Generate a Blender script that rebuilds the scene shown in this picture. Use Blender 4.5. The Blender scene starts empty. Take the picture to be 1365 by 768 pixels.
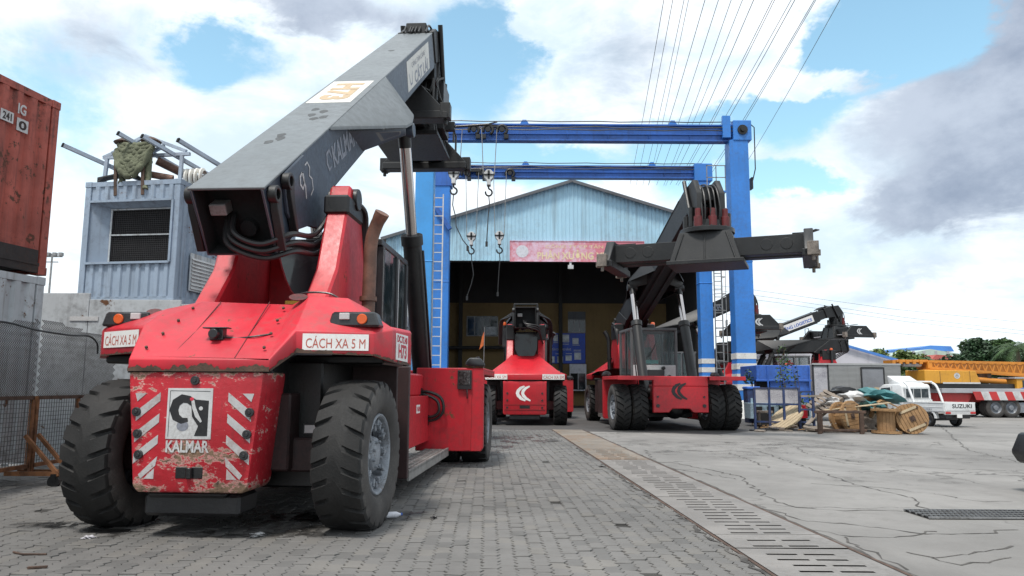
import bpy, bmesh, math, random
from mathutils import Matrix, Vector
random.seed(7)
S = bpy.context.scene
COL = S.collection
PI = math.pi
R = math.radians
sin, cos = math.sin, math.cos

# ------------------------------------------------------------------ camera
CAM_H, PITCH, ROLL, FPX = 1.5, R(7.5), R(0.3), 1000.0
cam = bpy.data.cameras.new('camera')
cam_o = bpy.data.objects.new('camera', cam)
COL.objects.link(cam_o)
cam.sensor_width = 36.0
cam.lens = 36.0 * FPX / 1365.0
cam.clip_end = 4000
cam.clip_start = 0.05
cam_o.matrix_world = Matrix.Translation((0, 0, CAM_H)) @ Matrix.Rotation(PI / 2 + PITCH, 4, 'X') @ Matrix.Rotation(ROLL, 4, 'Z')
S.camera = cam_o


def ray(px, py):
    a = (px - 682.5) / FPX
    b = (384.0 - py) / FPX
    c, s = cos(ROLL), sin(ROLL)
    a, b = a * c - b * s, a * s + b * c
    return Vector((a, cos(PITCH) - b * sin(PITCH), sin(PITCH) + b * cos(PITCH)))


def at(px, py, Y):
    """world point at distance Y ahead that was measured at photo pixel (px, py)"""
    r = ray(px, py)
    return Vector((0, 0, CAM_H)) + r * (Y / r.y)


def onz(px, py, z):
    r = ray(px, py)
    return Vector((0, 0, CAM_H)) + r * ((z - CAM_H) / r.z)


# ------------------------------------------------------------------ sky and sun
SUN_EL, SUN_AZ = R(66), R(205)        # azimuth clockwise from +Y: behind the camera, a little to the left
W = bpy.data.worlds.new('World')
S.world = W
W.use_nodes = True
NT = W.node_tree
NT.nodes.clear()


class G:
    """tiny node-graph helper"""

    def __init__(s, nt):
        s.nt = nt

    def n(s, t, **k):
        x = s.nt.nodes.new(t)
        for a, b in k.items():
            setattr(x, a, b)
        return x

    def l(s, a, b):
        s.nt.links.new(a, b)

    def put(s, sock, v):
        if isinstance(v, (int, float)):
            sock.default_value = v
        elif isinstance(v, (tuple, list)):
            sock.default_value = v if len(v) == len(sock.default_value) else tuple(v) + (1.0,)
        else:
            s.l(v, sock)

    def m(s, op, a, b=None, c=None, clamp=False):
        x = s.n('ShaderNodeMath', operation=op)
        x.use_clamp = clamp
        s.put(x.inputs[0], a)
        if b is not None:
            s.put(x.inputs[1], b)
        if c is not None:
            s.put(x.inputs[2], c)
        return x.outputs[0]

    def ramp(s, v, lo, hi, a=0.0, b=1.0):
        x = s.n('ShaderNodeMapRange', interpolation_type='SMOOTHSTEP')
        s.put(x.inputs[0], v)
        s.put(x.inputs[1], lo)
        s.put(x.inputs[2], hi)
        s.put(x.inputs[3], a)
        s.put(x.inputs[4], b)
        return x.outputs[0]

    def mix(s, f, a, b, mode='MIX'):
        x = s.n('ShaderNodeMix', data_type='RGBA', blend_type=mode)
        s.put(x.inputs[0], f)
        s.put(x.inputs[6], a)
        s.put(x.inputs[7], b)
        return x.outputs[2]

    def noise(s, vec, scale, detail=4, rough=0.55, dist=0.0):
        x = s.n('ShaderNodeTexNoise')
        if vec is not None:
            s.l(vec, x.inputs['Vector'])
        x.inputs['Scale'].default_value = scale
        x.inputs['Detail'].default_value = detail
        x.inputs['Roughness'].default_value = rough
        x.inputs['Distortion'].default_value = dist
        return x.outputs[0]

    def vmul(s, vec, xyz):
        x = s.n('ShaderNodeVectorMath', operation='MULTIPLY')
        s.l(vec, x.inputs[0])
        x.inputs[1].default_value = xyz
        return x.outputs[0]


g = G(NT)
tc = g.n('ShaderNodeTexCoord')
D = tc.outputs['Generated']
sp = g.n('ShaderNodeSeparateXYZ')
g.l(D, sp.inputs[0])
az = g.m('ARCTAN2', sp.outputs[0], sp.outputs[1])
el = g.m('ARCSINE', sp.outputs[2])
DS = g.vmul(D, (1.0, 1.0, 1.55))
n1 = g.noise(DS, 3.6, 10, 0.58, 0.25)
n2 = g.noise(DS, 11.0, 8, 0.62)
n3 = g.noise(DS, 2.1, 5, 0.5)
n4 = g.noise(g.vmul(D, (1.0, 1.0, 2.2)), 7.5, 9, 0.62, 0.3)
waz = g.m('ADD', az, g.m('ADD', g.m('MULTIPLY', g.m('SUBTRACT', n2, 0.5), 0.16), g.m('MULTIPLY', g.m('SUBTRACT', n3, 0.5), 0.12)))
wel = g.m('ADD', el, g.m('ADD', g.m('MULTIPLY', g.m('SUBTRACT', n1, 0.5), 0.16), g.m('MULTIPLY', g.m('SUBTRACT', n4, 0.5), 0.08)))


def blob(px, py, rx, ry, w):
    r = ray(px, py).normalized()
    a0, e0 = math.atan2(r.x, r.y), math.asin(r.z)
    dx = g.m('DIVIDE', g.m('SUBTRACT', waz, a0), rx / FPX)
    dy = g.m('DIVIDE', g.m('SUBTRACT', wel, e0), ry / FPX)
    d = g.m('SQRT', g.m('ADD', g.m('MULTIPLY', dx, dx), g.m('MULTIPLY', dy, dy)))
    return g.m('MULTIPLY', g.ramp(d, 1.55, 0.1), w)


def total(bl):
    t = bl[0]
    for b in bl[1:]:
        t = g.m('ADD', t, b)
    return t


# patches of open blue between the clouds
holes = total([blob(290, 75, 62, 52, .55), blob(630, 75, 100, 95, .66), blob(720, 205, 140, 40, .55), blob(1165, 48, 110, 52, .80),
               blob(1090, 135, 130, 60, .45), blob(1065, 240, 95, 28, .75), blob(905, 215, 70, 60, .5), blob(850, 45, 40, 45, .2),
               blob(1235, 25, 60, 45, .5), blob(1010, 150, 60, 40, .3), blob(380, 60, 40, 60, .22), blob(150, 60, 150, 70, .20), blob(40, 150, 70, 90, .24), blob(1280, 420, 150, 40, .12)])
whites = total([blob(1100, 85, 85, 20, .75), blob(935, 60, 85, 85, .5), blob(740, 20, 50, 45, .5), blob(790, 120, 35, 50, .5), blob(1100, 330, 140, 75, .5), blob(340, 150, 130, 40, .35), blob(1180, 170, 60, 70, .5)])
base = g.m('ADD', 0.58, g.m('ADD', g.m('MULTIPLY', g.m('SUBTRACT', n1, 0.5), 0.9), g.m('MULTIPLY', g.m('SUBTRACT', n4, 0.5), 0.55)))
cov = g.m('ADD', g.m('SUBTRACT', base, holes), whites)
cloud = g.ramp(cov, 0.16, 0.50)
# grey undersides of the thick clouds
greys = total([blob(1335, 95, 135, 165, 1.05), blob(1235, 255, 80, 42, .60), blob(1310, 250, 90, 45, .45), blob(840, 75, 80, 105, .45),
               blob(440, 0, 150, 32, .85), blob(70, 60, 120, 80, .34), blob(1240, 365, 120, 26, .38), blob(950, 350, 60, 25, .15),
               blob(200, 25, 110, 40, .25), blob(720, 100, 60, 60, .12)])
gn = g.m('ADD', g.m('MULTIPLY', g.m('SUBTRACT', n4, 0.5), 0.8), g.m('MULTIPLY', g.m('SUBTRACT', n1, 0.5), 0.7))
gfac = g.ramp(g.m('ADD', greys, gn), 0.10, 0.85)
soft = g.ramp(g.m('ADD', g.m('MULTIPLY', n3, .5), g.m('MULTIPLY', n4, .5)), 0.36, 0.62)
white = g.mix(soft, (1.05, 1.07, 1.10), (0.62, 0.74, 0.84))
greyc = g.mix(g.ramp(g.m('ADD', g.m('MULTIPLY', n1, .6), g.m('MULTIPLY', n2, .4)), .36, .62), (0.25, 0.30, 0.40), (0.47, 0.53, 0.63))
ccol = g.mix(gfac, white, greyc)
sky = g.n('ShaderNodeTexSky', sky_type='NISHITA')
sky.sun_disc = False
sky.sun_elevation = SUN_EL
sky.sun_rotation = SUN_AZ
sky.air_density = 1.0
sky.dust_density = 1.5
blue = g.mix(1.0, sky.outputs[0], (0.21, 0.245, 0.205), 'MULTIPLY')
haze_f = g.ramp(el, 0.16, -0.02, 0.0, 0.7)
skyc = g.mix(g.m('MULTIPLY', cloud, 0.97), blue, ccol)
skyc = g.mix(haze_f, skyc, (0.74, 0.86, 0.92))
bg = g.n('ShaderNodeBackground')
g.l(skyc, bg.inputs[0])
bg.inputs[1].default_value = 1.0
wo = g.n('ShaderNodeOutputWorld')
g.l(bg.outputs[0], wo.inputs[0])

sun = bpy.data.lights.new('sun', 'SUN')
sun.energy = 3.0
sun.angle = R(10)
sun.color = (1.0, 0.96, 0.9)
sun_o = bpy.data.objects.new('sun', sun)
COL.objects.link(sun_o)
sd = Vector((sin(SUN_AZ) * cos(SUN_EL), cos(SUN_AZ) * cos(SUN_EL), sin(SUN_EL)))
sun_o.rotation_euler = sd.to_track_quat('Z', 'Y').to_euler()
sun_o.location = (0, 0, 60)
S.view_settings.view_transform = 'Standard'
S.view_settings.look = 'None'
S.view_settings.exposure = 0.36
S.view_settings.gamma = 1.0


# ------------------------------------------------------------------ mesh helper
class MB:
    def __init__(s):
        s.v, s.f, s.mi = [], [], []

    def add(s, vs, fs, mi=0):
        o = len(s.v)
        s.v.extend([tuple(p) for p in vs])
        s.f.extend([tuple(i + o for i in q) for q in fs])
        s.mi.extend([mi] * len(fs))
        return s

    def box(s, c, d, mi=0, rot=None):
        x, y, z = d[0] / 2, d[1] / 2, d[2] / 2
        vs = [Vector(p) for p in ((-x, -y, -z), (x, -y, -z), (x, y, -z), (-x, y, -z), (-x, -y, z), (x, -y, z), (x, y, z), (-x, y, z))]
        if rot is not None:
            vs = [rot @ p for p in vs]
        c = Vector(c)
        return s.add([p + c for p in vs], [(3, 2, 1, 0), (4, 5, 6, 7), (0, 1, 5, 4), (1, 2, 6, 5), (2, 3, 7, 6), (3, 0, 4, 7)], mi)

    def bx(s, x0, x1, y0, y1, z0, z1, mi=0):
        return s.box(((x0 + x1) / 2, (y0 + y1) / 2, (z0 + z1) / 2), (x1 - x0, y1 - y0, z1 - z0), mi)

    def bar(s, p0, p1, w, h=None, mi=0, up=(0, 0, 1)):
        p0, p1 = Vector(p0), Vector(p1)
        h = w if h is None else h
        d = (p1 - p0).normalized()
        u = Vector(up)
        if abs(d.dot(u)) > 0.98:
            u = Vector((0, 1, 0)) if abs(d.y) < 0.9 else Vector((1, 0, 0))
        r = d.cross(u).normalized()
        u = r.cross(d)
        a, b = r * (w / 2), u * (h / 2)
        vs = [p + q for p in (p0, p1) for q in (-a - b, a - b, a + b, -a + b)]
        return s.add(vs, [(0, 1, 2, 3), (7, 6, 5, 4), (0, 4, 5, 1), (1, 5, 6, 2), (2, 6, 7, 3), (3, 7, 4, 0)], mi)

    def tube(s, pts, r, n=8, mi=0, cap=True):
        pts = [Vector(p) for p in pts]
        rr = r if isinstance(r, (list, tuple)) else [r] * len(pts)
        vs, fs = [], []
        pr = None
        for i, p in enumerate(pts):
            d = (pts[min(i + 1, len(pts) - 1)] - pts[max(i - 1, 0)])
            d = d.normalized() if d.length > 1e-9 else Vector((0, 0, 1))
            if pr is None:
                a = d.orthogonal().normalized()
            else:
                a = pr - d * pr.dot(d)
                a = a.normalized() if a.length > 1e-6 else d.orthogonal().normalized()
            pr = a
            b = d.cross(a)
            for k in range(n):
                t = 2 * PI * k / n
                vs.append(p + (a * cos(t) + b * sin(t)) * rr[i])
        for i in range(len(pts) - 1):
            for k in range(n):
                k2 = (k + 1) % n
                fs.append((i * n + k, i * n + k2, (i + 1) * n + k2, (i + 1) * n + k))
        if cap:
            fs.append(tuple(reversed(range(n))))
            fs.append(tuple((len(pts) - 1) * n + k for k in range(n)))
        return s.add(vs, fs, mi)

    def cyl(s, p0, p1, r, n=16, mi=0, r2=None):
        return s.tube([p0, p1], [r, r if r2 is None else r2], n, mi)

    def poly(s, pts, off, mi=0):
        """flat polygon extruded by the vector off"""
        n = len(pts)
        off = Vector(off)
        vs = [Vector(p) for p in pts] + [Vector(p) + off for p in pts]
        fs = [tuple(reversed(range(n))), tuple(range(n, 2 * n))]
        fs += [(i, (i + 1) % n, n + (i + 1) % n, n + i) for i in range(n)]
        return s.add(vs, fs, mi)

    def prism(s, pts2, axis, a0, a1, mi=0):
        f = {'x': lambda p, a: (a, p[0], p[1]), 'y': lambda p, a: (p[0], a, p[1]), 'z': lambda p, a: (p[0], p[1], a)}[axis]
        return s.poly([f(p, a0) for p in pts2], Vector(f((0, 0), a1)) - Vector(f((0, 0), a0)), mi)

    def lathe(s, prof, c=(0, 0, 0), axis='x', n=24, mi=0):
        vs, fs = [], []
        c = Vector(c)
        for r, a in prof:
            for k in range(n):
                t = 2 * PI * k / n
                p, q = r * cos(t), r * sin(t)
                vs.append(c + Vector({'x': (a, p, q), 'y': (p, a, q), 'z': (p, q, a)}[axis]))
        for i in range(len(prof) - 1):
            for k in range(n):
                k2 = (k + 1) % n
                fs.append((i * n + k, i * n + k2, (i + 1) * n + k2, (i + 1) * n + k))
        return s.add(vs, fs, mi)

    def grid(s, rows, mi=0):
        n = len(rows[0])
        vs = [p for r in rows for p in r]
        fs = [(i * n + j, i * n + j + 1, (i + 1) * n + j + 1, (i + 1) * n + j) for i in range(len(rows) - 1) for j in range(n - 1)]
        return s.add(vs, fs, mi)

    def ribbon(s, pts, o, r, u, nrm, th=0.003, mi=0):
        """2-D stroke [(x, y, width)] laid on the plane o + x r + y u"""
        o, r, u, nrm = Vector(o), Vector(r), Vector(u), Vector(nrm)
        L, Rr = [], []
        for i, (x, y, w) in enumerate(pts):
            x0, y0, _ = pts[max(i - 1, 0)]
            x1, y1, _ = pts[min(i + 1, len(pts) - 1)]
            dx, dy = x1 - x0, y1 - y0
            l = math.hypot(dx, dy) or 1
            nx, ny = -dy / l * w / 2, dx / l * w / 2
            L.append(o + r * (x + nx) + u * (y + ny) + nrm * th)
            Rr.append(o + r * (x - nx) + u * (y - ny) + nrm * th)
        return s.grid([L, Rr], mi)

    def flat(s, pts, o, r, u, nrm, th=0.003, mi=0):
        o, r, u, nrm = Vector(o), Vector(r), Vector(u), Vector(nrm)
        return s.poly([o + r * x + u * y for x, y in pts], nrm * th, mi)

    def text(s, body, o, r, u, w, h, mi=0, th=0.003, bold=0.03):
        key = (body, bold)
        if key not in TEXTS:
            cu = bpy.data.curves.new('lettering', 'FONT')
            cu.body = body
            cu.resolution_u = 3
            cu.offset = bold
            ob = bpy.data.objects.new('lettering', cu)
            COL.objects.link(ob)
            me = bpy.data.meshes.new_from_object(ob.evaluated_get(bpy.context.evaluated_depsgraph_get()))
            vs = [(q.co.x, q.co.y) for q in me.vertices]
            fs = [tuple(q.vertices) for q in me.polygons]
            bpy.data.objects.remove(ob)
            bpy.data.curves.remove(cu)
            bpy.data.meshes.remove(me)
            xs, ys = [p[0] for p in vs], [p[1] for p in vs]
            x0, x1, y0, y1 = min(xs), max(xs), min(ys), max(ys)
            TEXTS[key] = ([((x - x0) / (x1 - x0) - .5, (y - y0) / (y1 - y0) - .5) for x, y in vs], fs)
        vs, fs = TEXTS[key]
        o, r, u = Vector(o), Vector(r).normalized(), Vector(u).normalized()
        nrm = r.cross(u).normalized()
        return s.add([o + r * (x * w) + u * (y * h) + nrm * th for x, y in vs], fs, mi)

    def mesh(s, name, mats, bevel=0.0, seg=1, smooth=35.0, recalc=True):
        me = bpy.data.meshes.new(name)
        me.from_pydata(s.v, [], s.f)
        mats = mats if isinstance(mats, (list, tuple)) else [mats]
        for m in mats:
            me.materials.append(m)
        if len(mats) > 1:
            me.polygons.foreach_set('material_index', s.mi)
        if bevel or recalc:
            bm = bmesh.new()
            bm.from_mesh(me)
            if recalc:
                bmesh.ops.recalc_face_normals(bm, faces=bm.faces)
            if bevel:
                ed = [e for e in bm.edges if len(e.link_faces) == 2 and e.calc_face_angle(0) > 0.45]
                bmesh.ops.bevel(bm, geom=ed, offset=bevel, segments=seg, profile=0.5, affect='EDGES', clamp_overlap=True)
            bm.to_mesh(me)
            bm.free()
        if smooth:
            me.polygons.foreach_set('use_smooth', [True] * len(me.polygons))
            me.set_sharp_from_angle(angle=R(smooth))
        me.update()
        return me


TEXTS = {}


def link(name, me, parent=None, loc=(0, 0, 0), rot=(0, 0, 0), mw=None):
    o = bpy.data.objects.new(name, me)
    COL.objects.link(o)
    if parent is not None:
        o.parent = parent
    if mw is not None:
        o.matrix_local = mw
    else:
        o.location = loc
        o.rotation_euler = rot
    return o


def part(name, mb, mats, parent=None, bevel=0.0, loc=(0, 0, 0), rot=(0, 0, 0), label=None, seg=1, smooth=35.0, kind=None):
    o = link(name, mb.mesh(name, mats, bevel, seg, smooth), parent, loc, rot)
    if label:
        o['label'] = label
    if kind:
        o['kind'] = kind
    return o


def thing(name, label, cat, loc=(0, 0, 0), rz=0.0, group=None, data=None):
    o = bpy.data.objects.new(name, data)
    COL.objects.link(o)
    o.location = loc
    o.rotation_euler = (0, 0, rz)
    o['label'] = label
    o['category'] = cat
    if group:
        o['group'] = group
    return o


def solo(name, mb, mats, label, cat, loc=(0, 0, 0), rz=0.0, group=None, bevel=0.0, smooth=35.0):
    o = thing(name, label, cat, loc, rz, group, mb.mesh(name, mats, bevel, 1, smooth))
    return o


def struct(name, mb, mats, parent=None, bevel=0.0, smooth=0.0, kind='structure', recalc=True):
    o = link(name, mb.mesh(name, mats, bevel, 1, smooth, recalc), parent)
    o['kind'] = kind
    return o


def copy_tree(o, parent=None):
    c = o.copy()
    COL.objects.link(c)
    if parent is not None:
        c.parent = parent
    for ch in list(o.children):
        copy_tree(ch, c)
    return c


# ------------------------------------------------------------------ materials
def newmat(name):
    m = bpy.data.materials.new(name)
    m.use_nodes = True
    m.node_tree.nodes.clear()
    gg = G(m.node_tree)
    b = gg.n('ShaderNodeBsdfPrincipled')
    o = gg.n('ShaderNodeOutputMaterial')
    gg.l(b.outputs[0], o.inputs[0])
    return m, gg, b


def paint(name, col, rough=0.5, vary=0.25, dirt=(0.05, 0.045, 0.04), dirt_amt=0.35, rust=0.0, scale=2.0, metal=0.0, bump=0.05, edge=0.0, streak=0.0,
          rust_col=(0.10, 0.045, 0.02), edge_col=(0.09, 0.05, 0.03)):
    m, q, b = newmat(name)
    t = q.n('ShaderNodeTexCoord')
    P = t.outputs['Object']
    a = q.noise(P, scale, 6, 0.6)
    f = q.noise(P, scale * 9, 5, 0.65)
    big = q.noise(P, scale * 0.45, 3, 0.5)
    c0 = q.mix(q.ramp(a, 0.3, 0.7), tuple(x * (1 - vary) for x in col), tuple(min(1, x * (1 + vary * 0.6)) for x in col))
    dm = q.m('MULTIPLY', q.ramp(q.m('ADD', q.m('MULTIPLY', f, 0.5), q.m('MULTIPLY', big, 0.5)), 0.46, 0.66), dirt_amt)
    c1 = q.mix(dm, c0, dirt)
    if streak:
        st = q.noise(q.vmul(P, (scale * 3.5, scale * 3.5, scale * 0.25)), 2.0, 5, 0.6)
        c1 = q.mix(q.m('MULTIPLY', q.ramp(st, 0.5, 0.72), streak), c1, dirt)
    ro = q.m('ADD', rough, q.m('MULTIPLY', q.m('SUBTRACT', f, 0.5), 0.35))
    hgt = f
    if rust:
        rm = q.ramp(q.m('ADD', q.m('MULTIPLY', q.noise(P, scale * 2.2, 8, 0.68), 0.7), q.m('MULTIPLY', f, 0.3)), 0.62 - rust * 0.2, 0.66 - rust * 0.2)
        rc = q.mix(q.noise(P, scale * 14, 4), tuple(x * 0.45 for x in rust_col), tuple(x * 1.9 for x in rust_col))
        c1 = q.mix(rm, c1, rc)
        ro = q.m('MAXIMUM', ro, q.m('MULTIPLY', rm, 0.85))
    if edge:
        bv = q.n('ShaderNodeBevel')
        bv.samples = 4
        bv.inputs[0].default_value = edge
        ge = q.n('ShaderNodeNewGeometry')
        dt = q.n('ShaderNodeVectorMath', operation='DOT_PRODUCT')
        q.l(bv.outputs[0], dt.inputs[0])
        q.l(ge.outputs['Normal'], dt.inputs[1])
        em = q.ramp(q.m('ADD', q.m('SUBTRACT', 1.0, dt.outputs['Value']), q.m('MULTIPLY', q.m('SUBTRACT', f, 0.5), 0.5)), 0.16, 0.24)
        c1 = q.mix(em, c1, edge_col)
    q.put(b.inputs['Base Color'], c1)
    q.put(b.inputs['Roughness'], q.m('MINIMUM', q.m('MAXIMUM', ro, 0.08), 1.0))
    b.inputs['Metallic'].default_value = metal
    if bump:
        bu = q.n('ShaderNodeBump')
        bu.inputs['Strength'].default_value = bump * 4
        bu.inputs['Distance'].default_value = 0.01
        q.l(hgt, bu.inputs['Height'])
        q.l(bu.outputs[0], b.inputs['Normal'])
    return m


def glass(name, tint=(0.02, 0.03, 0.035), rough=0.06, alpha=None):
    m, q, b = newmat(name)
    n_ = q.noise(q.n('ShaderNodeTexCoord').outputs['Object'], 3, 5)
    q.put(b.inputs['Base Color'], q.mix(q.ramp(n_, 0.45, 0.75), tint, tuple(min(1, x + 0.06) for x in tint)))
    q.put(b.inputs['Roughness'], q.ramp(n_, 0.4, 0.8, rough, rough + 0.25))
    if alpha:
        b.inputs['Alpha'].default_value = alpha
    return m


M = {}
M['red_old'] = paint('worn_red_paint', (0.47, 0.014, 0.025), 0.40, 0.16, (0.10, 0.03, 0.03), 0.35, rust=0.06, scale=1.3, edge=0.012, streak=0.30)
M['red_hood'] = paint('faded_red_hood_paint', (0.50, 0.021, 0.036), 0.42, 0.24, (0.26, 0.07, 0.065), 0.55, rust=0.05, scale=1.1, edge=0.014, streak=0.15)
M['red_rusty'] = paint('scraped_red_counterweight_paint', (0.60, 0.022, 0.034), 0.55, 0.2, (0.16, 0.07, 0.05), 0.6, rust=0.62, scale=1.9, edge=0.02, rust_col=(0.15, 0.085, 0.055))
M['red_dark'] = paint('grimy_dark_red_paint', (0.12, 0.012, 0.014), 0.6, 0.3, (0.02, 0.015, 0.015), 0.8, rust=0.2, scale=2)
M['red'] = paint('red_machine_paint', (0.48, 0.014, 0.024), 0.4, 0.14, (0.14, 0.03, 0.03), 0.4, scale=1.4, edge=0.012, streak=0.25)
M['black'] = paint('black_machine_paint', (0.0065, 0.007, 0.008), 0.5, 0.4, (0.024, 0.023, 0.022), 0.55, scale=2.5, edge=0.014, edge_col=(0.07, 0.065, 0.06))
M['black_grease'] = paint('greasy_black_steel', (0.006, 0.006, 0.0065), 0.42, 0.5, (0.02, 0.018, 0.016), 0.5, scale=4)
M['boom_lit'] = paint('lit_grey_boom_paint', (0.135, 0.150, 0.158), 0.42, 0.10, (0.10, 0.105, 0.108), 0.5, scale=0.9, edge=0.01, streak=0.12, edge_col=(0.10, 0.10, 0.10))  # boom top, coloured lighter than the sides for the sky falling on it
M['boom_shaded'] = paint('shaded_blue_grey_boom_paint', (0.040, 0.055, 0.080), 0.45, 0.2, (0.03, 0.03, 0.035), 0.5, scale=1.5, edge=0.01, edge_col=(0.12, 0.12, 0.12))  # boom sides, their shade under a high sky put into the colour
M['rubber'] = paint('dusty_tyre_rubber', (0.0075, 0.0073, 0.0073), 0.75, 0.35, (0.028, 0.026, 0.024), 0.55, scale=5, bump=0.08)
M['rubber_side'] = paint('grey_tyre_wall', (0.046, 0.042, 0.040), 0.85, 0.25, (0.11, 0.10, 0.09), 0.6, scale=5, bump=0.05)
M['hose'] = paint('rubber_hose', (0.012, 0.012, 0.013), 0.45, 0.3, (0.04, 0.04, 0.04), 0.4, scale=6)
M['rim_grey'] = paint('grey_wheel_paint', (0.22, 0.24, 0.27), 0.5, 0.3, (0.05, 0.045, 0.04), 0.7, scale=8, rust=0.1)
M['chrome'] = paint('polished_rod', (0.50, 0.46, 0.45), 0.14, 0.05, (0.3, 0.28, 0.26), 0.15, scale=3, metal=1.0, bump=0.0)
M['steel'] = paint('bare_steel', (0.26, 0.26, 0.26), 0.5, 0.25, (0.10, 0.09, 0.08), 0.6, scale=4, metal=0.4)
M['rust'] = paint('rusty_steel', (0.20, 0.085, 0.035), 0.85, 0.5, (0.06, 0.03, 0.02), 0.6, scale=6, bump=0.1)
M['rust_dark'] = paint('dark_rusty_steel', (0.085, 0.05, 0.035), 0.85, 0.4, (0.03, 0.02, 0.015), 0.6, scale=6, bump=0.1)
M['exhaust'] = paint('heat_browned_exhaust', (0.15, 0.075, 0.050), 0.6, 0.4, (0.06, 0.04, 0.03), 0.5, scale=5, bump=0.06)
M['white'] = paint('white_sticker', (0.74, 0.73, 0.71), 0.5, 0.05, (0.40, 0.36, 0.33), 0.3, scale=6, bump=0.0)
M['white_dirty'] = paint('dirty_white_paint', (0.52, 0.52, 0.52), 0.5, 0.12, (0.22, 0.2, 0.18), 0.55, scale=4, bump=0.02)
M['cream'] = paint('cream_plate', (0.62, 0.60, 0.55), 0.5, 0.06, (0.4, 0.38, 0.33), 0.4, scale=3, bump=0.0)
M['tan'] = paint('tan_lettering', (0.45, 0.33, 0.20), 0.55, 0.1, scale=4, bump=0.0)
M['red_ink'] = paint('faded_red_lettering', (0.45, 0.085, 0.055), 0.55, 0.1, (0.5, 0.2, 0.15), 0.4, scale=7, bump=0.0)
M['red_sign'] = paint('red_lettering', (0.58, 0.03, 0.06), 0.5, 0.1, scale=4, bump=0.0)
M['black_ink'] = paint('black_lettering', (0.012, 0.012, 0.014), 0.5, 0.2, scale=4, bump=0.0)
M['grey_ink'] = paint('grey_lettering', (0.22, 0.23, 0.27), 0.5, 0.1, scale=4, bump=0.0)
M['blue_ink'] = paint('blue_lettering', (0.03, 0.11, 0.45), 0.5, 0.1, scale=4, bump=0.0)
M['glass'] = glass('dark_cab_glass')
M['glass_teal'] = glass('clear_cab_glass', (0.10, 0.14, 0.145), 0.02, 0.30)
M['lamp_white'] = glass('clear_lamp_lens', (0.45, 0.42, 0.42), 0.2)
M['lamp_orange'] = glass('orange_lamp_lens', (0.60, 0.09, 0.01), 0.25)
M['lamp_red'] = glass('red_lamp_lens', (0.45, 0.02, 0.02), 0.25)
M['plastic'] = paint('black_plastic', (0.018, 0.018, 0.02), 0.35, 0.2, (0.05, 0.05, 0.05), 0.3, scale=6)
M['yellow'] = paint('yellow_card', (0.62, 0.36, 0.02), 0.5, 0.1, scale=6)
M['grating'] = paint('worn_step_steel', (0.24, 0.235, 0.225), 0.6, 0.3, (0.10, 0.09, 0.08), 0.6, scale=5, metal=0.3)


def scraped():
    m, q, b = newmat('scraped_red_counterweight_paint')
    P = q.n('ShaderNodeTexCoord').outputs['Object']
    s = q.n('ShaderNodeSeparateXYZ')
    q.l(P, s.inputs[0])
    st = q.vmul(P, (1.0, 1.0, 1.9))
    a = q.noise(st, 2.6, 10, .72, .3)
    f = q.noise(st, 11, 8, .72, .4)
    v = q.noise(q.vmul(P, (3.2, 3.2, .6)), 4.5, 6, .65)
    edge = q.m('ADD', q.ramp(s.outputs[2], .66, .48, 0, .10), q.ramp(s.outputs[2], 1.50, 1.63, 0, .10))
    ex = q.m('DIVIDE', q.m('SUBTRACT', s.outputs[0], .10), .50)
    ez = q.m('DIVIDE', q.m('SUBTRACT', s.outputs[2], .80), .26)
    mid = q.ramp(q.m('ADD', q.m('MULTIPLY', ex, ex), q.m('MULTIPLY', ez, ez)), 1.2, .0, 0, .085)
    w = q.m('ADD', q.m('ADD', q.m('ADD', q.m('MULTIPLY', a, .58), q.m('MULTIPLY', f, .42)), edge), q.m('SUBTRACT', mid, .022))
    red = q.mix(q.ramp(a, .3, .7), (.36, .012, .020), (.50, .022, .036))
    red = q.mix(q.m('MULTIPLY', q.ramp(v, .52, .7), .35), red, (.16, .03, .03))
    pink = q.ramp(w, .535, .555)
    rust = q.ramp(w, .562, .59)
    dark = q.ramp(q.m('ADD', q.m('MULTIPLY', f, .6), q.m('MULTIPLY', v, .4)), .52, .64)
    c = q.mix(q.m('MULTIPLY', pink, .8), red, (.55, .34, .30))
    rc = q.mix(dark, (.21, .135, .085), (.055, .035, .025))
    c = q.mix(rust, c, rc)
    fl = q.ramp(q.noise(st, 24, 5, .7), .66, .69)
    c = q.mix(q.m('MULTIPLY', fl, .8), c, (.58, .50, .46))
    q.put(b.inputs['Base Color'], c)
    q.put(b.inputs['Roughness'], q.m('ADD', .42, q.m('MULTIPLY', pink, .4)))
    bu = q.n('ShaderNodeBump')
    bu.inputs['Strength'].default_value = .4
    bu.inputs['Distance'].default_value = .01
    q.l(q.m('SUBTRACT', f, q.m('MULTIPLY', pink, .6)), bu.inputs['Height'])
    q.l(bu.outputs[0], b.inputs['Normal'])
    return m


M['red_rusty'] = scraped()


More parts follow.
